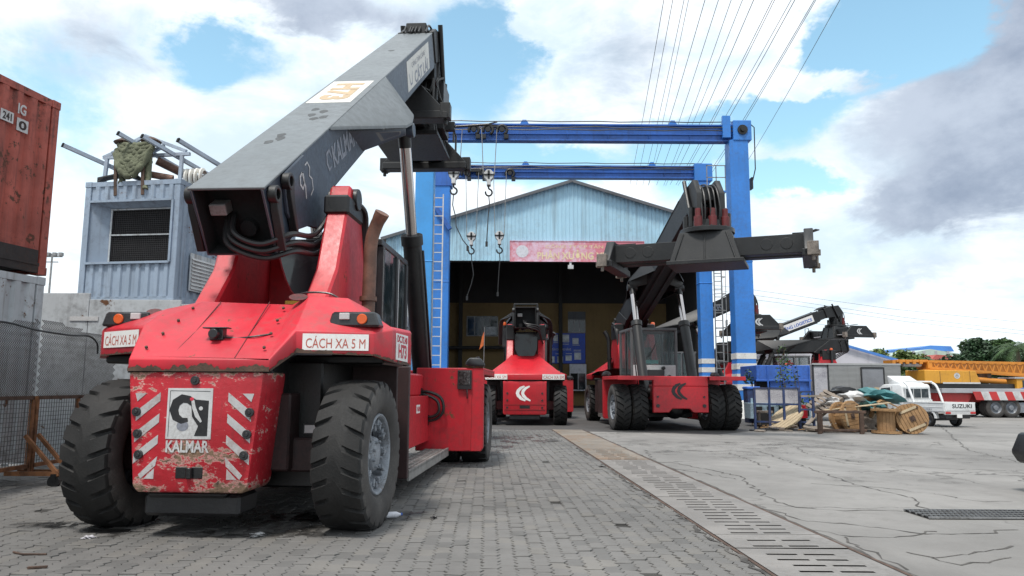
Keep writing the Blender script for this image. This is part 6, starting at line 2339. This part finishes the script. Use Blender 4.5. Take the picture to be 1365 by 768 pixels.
# silver box body
M['silver'] = paint('dull_ribbed_aluminium', (.36, .36, .355), .42, .08, (.24, .23, .21), .5, scale=.8, metal=.3, streak=.3)
M['silver_dark'] = paint('grey_door_sheet', (.20, .205, .22), .4, .1, (.12, .12, .12), .5, scale=1.5)
sv = thing('box_body', 'silver ribbed box body with a grey door behind the timber pile', 'box body', G_(1145, 35))
vo_ = -sv.location
x0, x1 = G_(1084.5, 35).x, G_(1203, 35).x
zt = at(1140, 485, 35).z
mb = MB()
rows_n = 34
for k in range(rows_n):
    z = .7 + (zt - .75) * k / rows_n
    dz = (zt - .75) / rows_n
    mb.add([(x0 + .75, 35, z), (x1, 35, z), (x1, 34.975, z + dz * .35), (x0 + .75, 34.975, z + dz * .35), (x1, 34.975, z + dz * .8), (x0 + .75, 34.975, z + dz * .8), (x1, 35, z + dz), (x0 + .75, 35, z + dz)],
           [(0, 1, 2, 3), (3, 2, 4, 5), (5, 4, 6, 7)])
part('ribbed_side', mb, M['silver'], sv, loc=vo_, smooth=0)
part('body', MB().bx(x0 + .02, x1 - .01, 35.02, 37.2, .7, zt - .03), M['silver'], sv, .02, loc=vo_)
part('top_rail', MB().bx(x0, x1 + .02, 34.95, 35.02, zt - .06, zt + .02), M['silver'], sv, loc=vo_)
part('speckled_panel', MB().bx(x0 + .06, x0 + .70, 34.97, 35.0, .75, zt - .1), M['panel_speck'], sv, loc=vo_)
for xx in (x0 + .03, x0 + .72):
    part('dark_post', MB().bx(xx - .035, xx + .035, 34.94, 35.01, .7, zt - .05), M['plastic'], sv, loc=vo_)
part('dark_rail', MB().bx(x0, x0 + .75, 34.94, 35.01, zt - .13, zt - .06), M['plastic'], sv, loc=vo_)
xd0, xd1 = G_(1150.5, 35).x, G_(1179, 35).x
dr = part('door', MB().bx(xd0, xd1, 34.93, 34.99, .8, zt - .22), M['silver_dark'], sv, .01, loc=vo_)
for a, b, c, d in ((xd0 - .05, xd0, .78, zt - .17), (xd1, xd1 + .05, .78, zt - .17), (xd0, xd1, zt - .22, zt - .16)):
    part('door_frame', MB().bx(a, b, 34.91, 34.99, c, d), M['plastic'], dr)
mb = MB()
mb.ribbon([(-.40, .02, .05), (-.2, .07, .12), (-.05, .0, .12), (.1, .06, .12), (.25, .05, .09), (.38, -.05, .03)], ((xd0 + xd1) / 2, 34.926, 1.46), X_, Z_, -Y_, .002)
part('swoosh', mb, M['wood_pale'], dr)
for k in range(9):
    if k == 3 or k == 6:
        continue
    part('mark', MB().bx(x0 + 1.16 + k * .057, x0 + 1.20 + k * .057, 34.965, 34.975, 1.28, 1.40), M['blue_ink'], sv, loc=vo_)

# ------------------------------------------------------------------ white pickup
M['pick_white'] = paint('dusty_white_car_paint', (.66, .67, .67), .35, .05, (.34, .32, .29), .4, scale=1.4, bump=.01)
pk = thing('pickup_truck', 'small white pickup truck with SUZUKI on its tailgate beside the scrap pile', 'pickup truck', (17.52, 30.9, 0), R(14))
pk.scale = (.94, .94, .94)
mb = MB()
mb.bx(-.62, .62, -.85, 3.1, .36, .52)
mb.bx(-.75, .75, -.25, .25, .26, .4)
part('chassis', mb, M['plastic'], pk, .02)
mb = MB()
sec = [(1.36, .48), (3.22, .48), (3.30, .75), (3.22, 1.02), (2.80, 1.66), (2.55, 1.80), (1.50, 1.82), (1.40, 1.72), (1.36, 1.1)]
mb.prism(sec, 'x', -.78, .78)
cabp = part('cab', mb, M['pick_white'], pk, .06, seg=2)
for sx in (-1, 1):
    part('door_window', MB().prism([(2.02, 1.12), (2.95, 1.12), (2.66, 1.62), (2.10, 1.66)], 'x', sx * .775, sx * .787), M['glass'], cabp)
    part('door_seam', MB().prism([(1.98, .55), (2.0, .55), (2.0, 1.7), (1.98, 1.7)], 'x', sx * .778, sx * .784), M['plastic'], cabp)
    part('door_handle', MB().bx(sx * .78, sx * .80, 2.06, 2.2, .98, 1.02), M['plastic'], cabp)
    mb = MB()
    mb.bx(sx * .80, sx * .98, 2.84, 2.92, 1.08, 1.3)
    part('wing_mirror', mb, M['plastic'], cabp, .02)
part('windscreen', MB().poly([(-.66, 3.20, 1.08), (.66, 3.20, 1.08), (.60, 2.83, 1.64), (-.60, 2.83, 1.64)], (0, .02, .012)), M['glass'], cabp)
bwf = part('back_window_frame', MB().bx(-.66, .66, 1.335, 1.365, 1.16, 1.64), M['pick_white'], cabp, .03)
for k in range(3):
    part('pane', MB().bx(-.60 + .41 * k, -.22 + .41 * k, 1.325, 1.34, 1.2, 1.6), M['glass'], bwf, .02)
mb = MB()
mb.prism([(1.50, 1.80), (1.60, 1.86), (2.0, 1.98), (2.42, 2.20), (2.46, 2.16), (2.36, 1.80)], 'x', -.62, .62)
part('wind_deflector', mb, M['pick_white'], pk, .03, seg=2)
mb = MB()
for sx in (-1, 1):
    mb.tube(catmull([(sx * .74, 1.30, 1.9), (sx * .76, 1.05, 1.75), (sx * .77, .85, 1.35), (sx * .77, .72, .98)], 5), .05, 8)
mb.tube([(-.74, 1.25, 1.92), (.74, 1.25, 1.92)], .035, 8)
part('roll_hoop', mb, M['pick_white'], pk)
for sx in (-1, 1):
    mb = MB()
    mb.bx(sx * .76, sx * .80, -.95, 1.3, .66, 1.02)
    mb.bx(sx * .745, sx * .815, -.95, 1.3, 1.0, 1.04)
    mb.bx(sx * .80, sx * .81, -.9, 1.28, .82, .85)
    part('bed_side', mb, M['pick_white'], pk, .01)
    mb = MB()
    arc_ = [(.48 * cos(q), .36 + .44 * sin(q)) for q in [PI * k / 10 for k in range(11)]]
    arc_i = [(.40 * cos(q), .36 + .37 * sin(q)) for q in [PI * (1 - k / 10) for k in range(11)]]
    mb.prism(arc_ + arc_i, 'x', sx * .60, sx * .79)
    part('mudguard', mb, M['pick_white'], pk)
    lt = part('tail_light', MB().bx(sx * .50, sx * .76, -1.0, -.95, .56, .65), M['lamp_red'], pk, .01)
part('bed_floor', MB().bx(-.76, .76, -.93, 1.3, .62, .68), M['pick_white'], pk)
tg = part('tailgate', MB().bx(-.76, .76, -.985, -.945, .68, 1.04).bx(-.70, .70, -.992, -.985, .72, 1.0), M['pick_white'], pk, .008)
mb = MB()
mb.text('SUZUKI', (0.08, -.995, .885), X_, Z_, 1.0, .17, 0, .003, .02)
part('lettering', mb, M['black_ink'], tg)
mb = MB()
mb.text('CARRY', (-.815, -.1, .74), -Y_, Z_, .5, .07, 0, .003, .02)
part('lettering', mb, M['grey_ink'], pk)
part('bumper', MB().bx(-.78, .78, -.98, -.90, .52, .67), M['white_dirty'], pk, .015)
part('number_plate', MB().bx(-.2, .06, -1.0, -.985, .40, .54), M['white'], pk)
part('headboard', MB().bx(-.76, .76, 1.30, 1.34, .68, 1.12), M['pick_white'], pk, .01)
TYS = MB()
TYS.lathe([(.17, -.07), (.19, -.09), (.25, -.095), (.285, -.07), (.29, 0), (.285, .07), (.25, .095), (.19, .09), (.17, .07)], n=28)
TYSM = TYS.mesh('tyre', M['rubber'], 0, 1, 40)
RMS = MB()
RMS.lathe([(.19, .085), (.175, .07), (.15, .03), (.10, .045), (.06, .07), (0, .075)], n=24)
RMS.lathe([(.19, -.085), (0, -.08)], n=24)
RMSM = RMS.mesh('wheel', M['rim_grey'], 0, 1, 40)
for sx in (-1, 1):
    for yy in (0, 2.6):
        w_ = link('wheel', RMSM, pk, (sx * .68, yy, .29), (0, 0, 0 if sx > 0 else PI))
        link('tyre', TYSM, w_)
lump('sack', 'brown bundle lying in the bed of the white pickup', 'sack', pk.matrix_basis @ Vector((-.2, .2, .74)), (.4, .4, .2), M['wood'], 9, .4)

# ------------------------------------------------------------------ red flatbed trailer carrying a yellow crane
M['crane_yellow'] = paint('orange_yellow_crane_paint', (.60, .29, .03), .45, .1, (.25, .12, .03), .4, scale=.8, streak=.2)
M['crane_orange'] = paint('orange_lattice_paint', (.58, .22, .025), .5, .12, (.25, .1, .03), .4, scale=.8)
M['crane_dark'] = paint('dark_orange_plate', (.33, .12, .015), .6, .2, scale=1)  # backing plate, a darker orange than the lattice
M['trailer_red'] = paint('red_trailer_paint', (.45, .03, .03), .5, .15, (.15, .04, .03), .5, scale=1.2)
M['deck_grey'] = paint('worn_trailer_deck', (.36, .36, .38), .6, .15, (.2, .18, .17), .5, scale=1)
TYD = 41.5
tz = lambda py: at(1300, py, TYD).z
tx = lambda px: at(px, 530, TYD).x
tl = thing('flatbed_trailer', 'red flatbed trailer with red and white chevrons and double grey wheels', 'trailer', (tx(1330), TYD, 0))
lo = -tl.location
part('deck', MB().bx(tx(1240), tx(1400), TYD - 1.2, TYD + 1.3, tz(524), tz(518)), M['deck_grey'], tl, .02, loc=lo)
part('chassis', MB().bx(tx(1243), tx(1400), TYD - .5, TYD + .6, tz(536), tz(524)), M['trailer_red'], tl, .02, loc=lo)
part('skirt', MB().poly([(tx(1243), TYD - 1.0, tz(535)), (tx(1275), TYD - 1.0, tz(537)), (tx(1283), TYD - 1.0, tz(524)), (tx(1243), TYD - 1.0, tz(524))], (0, .05, 0)), M['trailer_red'], tl, loc=lo)
part('skirt', MB().poly([(tx(1345), TYD - 1.0, tz(531)), (tx(1352), TYD - 1.0, tz(538)), (tx(1400), TYD - 1.0, tz(538)), (tx(1400), TYD - 1.0, tz(527))], (0, .05, 0)), M['trailer_red'], tl, loc=lo)
for k in range(7):
    a, b = 1279 + k * 10.2, 1279 + (k + 1) * 10.2
    part('chevron', MB().poly([(tx(a), TYD - 1.24, tz(522)), (tx(b), TYD - 1.24, tz(522)), (tx(b + 4), TYD - 1.24, tz(533)), (tx(a + 4), TYD - 1.24, tz(533))], (0, .04, 0)), M['trailer_red'] if k % 2 == 0 else M['white_dirty'], tl, loc=lo)
TB = MB()
TB.lathe([(.30, -.15), (.33, -.17), (.44, -.17), (.52, -.13), (.53, 0), (.52, .13), (.44, .17), (.33, .17), (.30, .15)], n=28, axis='y')
TBM = TB.mesh('tyre', M['rubber_side'], 0, 1, 40)
RB = MB()
RB.lathe([(.33, -.15), (.30, -.12), (.22, -.02), (.14, -.04), (.12, -.16), (0, -.17)], n=24, axis='y')
RB.lathe([(.33, .15), (0, .14)], n=24, axis='y')
RBM = RB.mesh('wheel', M['rim_grey'], 0, 1, 40)
for px in (1309, 1329, 1358, 1378):
    for dy in (-1.0, -.62, 1.0):
        w_ = link('wheel', RBM, tl, (tx(px) - tl.location.x, dy, .53))
        link('tyre', TBM, w_)
part('mud_flap', MB().bx(tx(1336), tx(1349), TYD - 1.15, TYD - 1.1, tz(549), tz(536)), M['rim_grey'], tl, loc=lo)
part('axle', MB().cyl((tx(1309), TYD - .9, .53), (tx(1309), TYD + 1, .53), .08, 8), M['plastic'], tl, loc=lo)
part('axle', MB().cyl((tx(1329), TYD - .9, .53), (tx(1329), TYD + 1, .53), .08, 8), M['plastic'], tl, loc=lo)
part('rear_bolster', MB().bx(tx(1352), tx(1400), TYD - 1.1, TYD + 1.2, tz(552), tz(538)), M['plastic'], tl, .02, loc=lo)
cn = thing('crawler_crane', 'orange lattice boom crane riding on the red trailer', 'crane', (tx(1300), TYD, tz(518)))
no = -cn.location
bdy = part('housing', MB().poly([(tx(1222), TYD - .95, tz(511.5)), (tx(1295), TYD - .95, tz(511.5)), (tx(1289), TYD - .95, tz(495)), (tx(1222), TYD - .95, tz(494))], (0, 2.0, 0)), M['crane_yellow'], cn, .03, loc=no)
mb = MB()
cxx, czz = tx(1264), tz(501.5)
mb.flat([(.16 * cos(k * PI / 8), .16 * sin(k * PI / 8)) for k in range(16)], (cxx, TYD - .952, czz), X_, Z_, -Y_, .006, 0)
mb.ribbon([(-.08, -.03, .03), (0, .06, .03), (.08, -.03, .03)], (cxx, TYD - .958, czz), X_, Z_, -Y_, .003, 1)
mb.ribbon([(-.07, -.07, .025), (.07, -.07, .025)], (cxx, TYD - .958, czz), X_, Z_, -Y_, .003, 1)
part('emblem', mb, [M['white_dirty'], M['rust_dark']], bdy)
for px in (1242, 1281):
    part('panel_seam', MB().bx(tx(px) - .012, tx(px) + .012, TYD - .956, TYD - .949, tz(511), tz(495.5)), M['rust_dark'], bdy)
part('sill_strip', MB().bx(tx(1245), tx(1294), TYD - .97, TYD - .95, tz(512), tz(510)), M['white_dirty'], bdy)
part('undercarriage', MB().bx(tx(1232), tx(1345), TYD - .8, TYD + .9, tz(518), tz(511.8)), M['plastic'], cn, .02, loc=no)
part('cylinder', MB().cyl((tx(1293), TYD - .4, tz(506)), (tx(1335), TYD - .4, tz(509)), .16, 12), M['crane_orange'], cn, loc=no)
part('mast_bracket', MB().bx(tx(1311), tx(1316), TYD - .5, TYD + .3, tz(510), tz(498)), M['rust_dark'], cn, loc=no)
part('operator_cab', MB().bx(tx(1341), tx(1372), TYD - 1.0, TYD + .3, tz(518), tz(505)), M['crane_yellow'], cn, .02, loc=no)
part('cab_glass', MB().bx(tx(1348), tx(1356), TYD - 1.02, TYD - 1.0, tz(516), tz(507)), M['glass'], cn, loc=no)
part('cab_roof', MB().bx(tx(1338), tx(1374), TYD - 1.05, TYD + .4, tz(505), tz(503)), M['glass_teal'] if False else M['deck_grey'], cn, .01, loc=no)
mb = MB()
A0, A1, B0, B1 = (1234, 482.5), (1400, 485.0), (1234, 491), (1400, 502.0)
for dy in (-.55, .55):
    for a, b in ((A0, A1), (B0, B1)):
        mb.bar((tx(a[0]), TYD + dy, tz(a[1])), (tx(b[0]), TYD + dy, tz(b[1])), .12, .12)
    n = 18
    for k in range(n):
        t0, t1 = k / n, (k + .5) / n
        t2 = (k + 1) / n
        f = lambda P0, P1, t: (tx(P0[0] + (P1[0] - P0[0]) * t), TYD + dy, tz(P0[1] + (P1[1] - P0[1]) * t))
        mb.bar(f(B0, B1, t0), f(A0, A1, t1), .055, .055)
        mb.bar(f(A0, A1, t1), f(B0, B1, t2), .055, .055)
part('lattice_boom', mb, M['crane_orange'], cn, loc=no, smooth=0)
part('boom_backing', MB().poly([(tx(1234), TYD + .5, tz(490.5)), (tx(1400), TYD + .5, tz(501)), (tx(1400), TYD + .5, tz(486)), (tx(1234), TYD + .5, tz(483))], (0, .04, 0)), M['crane_dark'], cn, loc=no)
part('boom_foot', MB().bx(tx(1192), tx(1234), TYD - .5, TYD + .5, tz(484), tz(480.5)).bx(tx(1232), tx(1238), TYD - .6, TYD + .6, tz(492), tz(482)), M['crane_orange'], cn, .02, loc=no)
for k in range(5):
    part('boom_lug', MB().bx(tx(1186 + k * 9), tx(1190 + k * 9), TYD - .55, TYD + .5, tz(486), tz(481)), M['crane_orange'], cn, loc=no)
part('exhaust_drum', MB().cyl((tx(1202), TYD - .3, tz(487)), (tx(1226), TYD - .3, tz(487)), .12, 12), M['deck_grey'], cn, loc=no)
lump('tarpaulin', 'bright blue sheet lying on the trailer deck at the right edge', 'tarpaulin', Vector((tx(1361), TYD - .95, tz(518) + .05)), (.5, .25, .16), M['bin_blue'], 11, .4)

# ------------------------------------------------------------------ trees and buildings behind
def tree(label, loc, h, cr, n, s, mat, seed, clumps=16, group='trees beyond the yard', sq=.75):
    rr = random.Random(seed)
    t = thing('tree', label, 'tree', loc, 0, group)
    mb = MB()
    mb.tube([(0, 0, 0), (.1, 0, h * .3), (0, .1, h * .62)], [h * .035, h * .026, h * .014], 8)
    cl = []
    for k in range(clumps):
        a = rr.uniform(0, 2 * PI)
        q = rr.uniform(.25, .85)
        c = Vector((cos(a) * cr * q, sin(a) * cr * q * .8, h * rr.uniform(.42, .92)))
        cl.append(c)
        if k % 2 == 0:
            mb.tube(catmull([(0, 0, h * .3), (c.x * .45, c.y * .45, h * .45), (c.x * .95, c.y * .95, c.z)], 3), [h * .014, h * .012, h * .010, h * .008, h * .006, h * .005, h * .003], 5)
    part('trunk', mb, M['bark'], t)
    mb = MB()
    for c in cl:
        r_ = cr * rr.uniform(.26, .46)
        leaves(mb, c, (r_, r_, r_ * sq), n // clumps, s, rr)
    part('crown', mb, mat, t, smooth=0)
    return t


tree('large dark-green tree above the orange boom at the right', (G_(1303, 75).x, 75, 0), 6.6, 3.2, 7500, .40, M['leaf_dark'], 1)
tree('broad dark-green tree at the right edge beyond the crane', (G_(1352, 72).x, 72, 0), 6.3, 3.4, 7500, .40, M['leaf_dark'], 2)
tree('bushy dark tree between the two larger trees', (G_(1328, 80).x, 80, 0), 6.9, 3.2, 6500, .40, M['leaf'], 3)
tree('light-green tree beside the white warehouse roof', (G_(1186, 110).x, 110, 0), 7.3, 3.8, 4000, .5, M['leaf_yel'], 4)
tree('small light-green tree right of the first light one', (G_(1212, 105).x, 105, 0), 6.2, 2.9, 3000, .5, M['leaf_yel'], 5)
tree('low green bush-like tree in front of the red roof', (G_(1240, 100).x, 100, 0), 5.4, 2.8, 3000, .5, M['leaf'], 6)
pm = thing('palm_tree', 'palm tree with drooping fronds at the right edge', 'palm tree', (G_(1362, 66).x, 66, 0), 0, 'trees beyond the yard')
part('trunk', MB().tube([(0, 0, 0), (.1, 0, 3), (0, 0, 5.2)], [.22, .18, .14], 8), M['bark'], pm)
mb = MB()
rr = random.Random(8)
for k in range(16):
    a = 2 * PI * k / 16 + rr.uniform(-.2, .2)
    e = rr.uniform(.1, 1.1)
    pts = [Vector((cos(a) * q * 2.4, sin(a) * q * 2.4, 5.2 + e * q * 1.8 - q * q * 2.2)) for q in (0, .25, .5, .75, 1.0)]
    for i in range(4):
        for j in range(6):
            p0 = pts[i].lerp(pts[i + 1], j / 6)
            d = (pts[i + 1] - pts[i]).normalized()
            sd_ = d.cross(Z_).normalized()
            for s_ in (-1, 1):
                tip = p0 + sd_ * s_ * .55 + d * .3 - Z_ * .25
                mb.add([p0, p0 + d * .07, tip], [(0, 1, 2)])
part('fronds', mb, M['leaf'], pm, smooth=0)

M['ware_white'] = paint('pale_lilac_sheet', (.50, .49, .53), .6, .06, scale=.3, streak=.15)
M['roof_blue'] = paint('blue_sheet_roof', (.06, .19, .52), .5, .1, scale=.2)
M['green_pale'] = paint('pale_green_sheet', (.38, .46, .40), .6, .1, scale=.2)
M['roof_red'] = paint('red_tile_roof', (.45, .10, .08), .7, .15, scale=.3)
WY = 66.0
wx = lambda px: at(px, 500, WY).x
wz = lambda py: at(1100, py, WY).z
wh = thing('warehouse', 'pale lilac gabled warehouse with blue roof edge behind the silver box body', 'warehouse', (wx(1100), WY + 5, 0))
who = -wh.location
mb = MB()
pts = [(wx(985), 0), (wx(1193), 0), (wx(1193), wz(480)), (wx(1138), wz(464)), (wx(1092), wz(452)), (wx(985), wz(478))]
mb.prism(pts, 'y', WY, WY + 14)
part('wall', mb, M['ware_white'], wh, loc=who)
mb = MB()
for a, b in (((1092, 450.5), (1196, 480)), ((1092, 450.5), (982, 477.5))):
    mb.bar((wx(a[0]), WY - .2, wz(a[1])), (wx(b[0]), WY - .2, wz(b[1])), .12, .22)
part('roof_edge', mb, M['roof_blue'], wh, loc=who)
BY = 150.0
bx_ = lambda px: at(px, 500, BY).x
bz = lambda py: at(1250, py, BY).z
fb = thing('factory_building', 'distant pale green factory with a bright blue roof', 'factory', (bx_(1250), BY, 0))
fo2 = -fb.location
part('wall', MB().prism([(bx_(1206), 0), (bx_(1285), 0), (bx_(1285), bz(472)), (bx_(1243), bz(465.5)), (bx_(1206), bz(473))], 'y', BY, BY + 20), M['green_pale'], fb, loc=fo2)
part('roof', MB().prism([(bx_(1244), bz(466)), (bx_(1290), bz(467)), (bx_(1286), bz(460)), (bx_(1258), bz(459)), (bx_(1244), bz(462))], 'y', BY + 4, BY + 24), M['roof_blue'], fb, loc=fo2)
for px in (1218, 1232, 1248, 1264):
    part('window', MB().bx(bx_(px), bx_(px + 3), BY - .1, BY - .02, bz(473), bz(468)), M['deck_grey'], fb, loc=fo2)
hs = thing('house', 'low house with a red roof beyond the orange boom', 'house', (bx_(1258) * .8, 120, 0))
ho = -hs.location
hx = lambda px: at(px, 500, 120).x
hz = lambda py: at(1250, py, 120).z
part('wall', MB().bx(hx(1244), hx(1272), 120, 126, 0, hz(479)), M['cream'], hs, loc=ho)
part('roof', MB().prism([(hx(1241), hz(480)), (hx(1275), hz(480)), (hx(1268), hz(474)), (hx(1248), hz(473))], 'y', 119.6, 126.5), M['roof_red'], hs, loc=ho)
# grey low wall between machines
bw_ = thing('boundary_wall', 'long low pale boundary wall far behind the yard', 'wall', (60, 90, 0))
part('coping', MB().bx(-30, 60, -.15, .25, 2.4, 2.5), M['panel_grey'], bw_)
part('wall_face', MB().bx(-30, 60, -.1, .2, 0, 2.4), M['ware_white'], bw_)

# ------------------------------------------------------------------ overhead lines
top = [885, 897, 912, 918, 940, 958, 975, 990, 1005, 1030, 1033, 1055, 1060, 1086, 1088, 1120]
bot = [849, 858, 868, 875, 880, 892, 903, 908, 916, 927, 930, 940, 946, 965, 968, 1005]
HZ = 24.0
for i, (a, b) in enumerate(zip(top, bot)):
    z = HZ + (i % 4) * 1.6
    p0, p1 = onz(a, 0, z), onz(b, 205, z)
    d = (p1 - p0)
    pts = [p0 - d * .5 + d * (k * .25) for k in range(9)]
    pts = [q + Z_ * (.6 * ((k - 3) / 4) ** 2) for k, q in enumerate(pts)]
    od = 'leftmost second third fourth fifth sixth seventh eighth eighth seventh sixth fifth fourth third second rightmost'.split()[i]
    lb = od + ' of the overhead power lines above the gantry' if i in (0, 15) else od + (' power line from the left above the gantry' if i < 8 else ' power line from the right above the gantry')
    solo('power_line', MB().tube(pts, .022, 4), M['hose'], lb, 'power line', group='power lines over the gantry')
for i, (a, b) in enumerate((((1030, 397), (1365, 441)), ((1040, 404), (1365, 446)), ((1030, 425), (1365, 458)), ((1000, 386), (1365, 430)))):
    p0, p1 = at(a[0], a[1], 120), at(b[0], b[1], 130)
    d = p1 - p0
    solo('power_line', MB().tube([p0 - d * .6, p0, p0 + d * .5 - Z_ * .4, p1, p1 + d * .5], .025, 4), M['hose'], ('second highest thin line in the far sky at the right', 'third highest thin line in the far sky at the right', 'lowest thin line in the far sky above the trees', 'highest thin line in the far sky at the right')[i], 'power line', group='distant power lines at the right')

# ------------------------------------------------------------------ odds and ends on the ground
q = onz(524, 693, 0)
bt = thing('bottle', 'small clear plastic bottle lying beside the nearest tyre', 'bottle', (q.x, q.y, .055), .5)
part('body', MB().lathe([(0, -.09), (.034, -.088), (.036, -.03), (.034, .04), (.016, .075), (.014, .09)], (0, 0, 0), 'x', 14), M['bottle'] if 'bottle' in M else M['pale_white'], bt, smooth=60)
part('cap', MB().cyl((.088, 0, 0), (.106, 0, 0), .017, 10), M['blue_ink'], bt)
for (px, py, s, m, lb, nm, ct) in ((343, 713, .055, 'white_dirty', 'crumpled pale paper scrap in front of the counterweight', 'paper_scrap', 'litter'), (118, 716, .05, 'panel_speck', 'small pale scrap below the left tyre', 'paper_scrap', 'litter'), (578, 690, .035, 'plastic', 'small dark pebble on the pavers', 'pebble', 'pebble')):
    q = onz(px, py, .03)
    lump(nm, lb, ct, Vector((q.x, q.y, .03)), (s, s * .8, s * .35), M[m], int(px), .5)
mb = MB()
q, q2 = onz(18, 736, .03), onz(62, 739, .03)
mb.tube([q, q.lerp(q2, .4) + Vector((0, -.05, 0)), q2], .010, 6)
solo('stick', mb, M['rust_dark'], 'thin dark stick lying on the pavers at the lower left', 'stick')
mb = MB()
q = onz(50, 756, .03)
mb.box((q.x, q.y, .03), (.14, .03, .014), rot=Matrix.Rotation(.3, 3, 'Z'))
solo('steel_offcut', mb, M['rust_dark'], 'small rusty offcut at the bottom left corner', 'scrap')
# corner of a dark machine with a hook at the right edge
q = onz(1372, 668, 0)
hk = thing('tow_machine', 'dark machine corner with a low hook at the right edge', 'machine', (q.x + 1.16, q.y + .4, 0))
part('body', MB().poly([(-.62, -.3, .42), (-.72, -.3, .58), (-.58, -.3, .86), (.5, -.3, .9), (.5, -.3, .36)], (0, .9, 0)), M['black'], hk, .03)
part('hook', MB().tube(catmull([(-.45, -.35, .30), (-.6, -.36, .32), (-.78, -.38, .28), (-.86, -.4, .18), (-.8, -.42, .13)], 5), .028, 8).bar((-.45, -.35, .30), (-.3, -.3, .5), .06), M['black_grease'], hk)
for a, b in ((-.3, 0), (.35, 0), (-.3, .5), (.35, .5)):
    part('wheel', MB().cyl((a - .06, b, .2), (a + .06, b, .2), .2, 16), M['rubber'], hk)
# oily patches; those under the near machine also deepen its contact shadow
mb = MB()
rr = random.Random(21)
for (px, py, rx, ry) in ((300, 700, 1.5, .7), (410, 690, 1.1, .6), (150, 705, .9, .3), (235, 716, .7, .22), (690, 585, 1.6, 1.8), (640, 600, .8, 1.3)):
    c = onz(px, py, 0)
    n = 36
    ring = []
    for k in range(n):
        a = 2 * PI * k / n
        f = 1 + .22 * sin(3 * a + px) + .14 * sin(7 * a + py) + rr.uniform(-.12, .12)
        ring.append((c.x + rx * cos(a) * f, c.y + ry * sin(a) * f, .0255))
    mb.add(ring, [tuple(range(n))])
for (px, py, rx, ry) in ((930, 596, 2.2, 2.6), (1040, 600, 2.6, 2.0), (860, 625, .9, 1.1), (1180, 640, 1.3, .6), (1090, 690, .7, .35), (980, 690, .5, .5), (1260, 610, 2.4, 1.4), (1120, 590, 2.5, 1.2)):
    c = onz(px, py, 0)
    n = 36
    ring = []
    for k in range(n):
        a = 2 * PI * k / n
        f = 1 + .25 * sin(3 * a + px) + .16 * sin(7 * a + py) + rr.uniform(-.12, .12)
        ring.append((c.x + rx * cos(a) * f, c.y + ry * sin(a) * f, .0065))
    mb.add(ring, [tuple(range(n))], 1)
struct("oil_stain", mb, [M["oil_shade_film"], M["grime_film"]], kind="stuff", recalc=False)
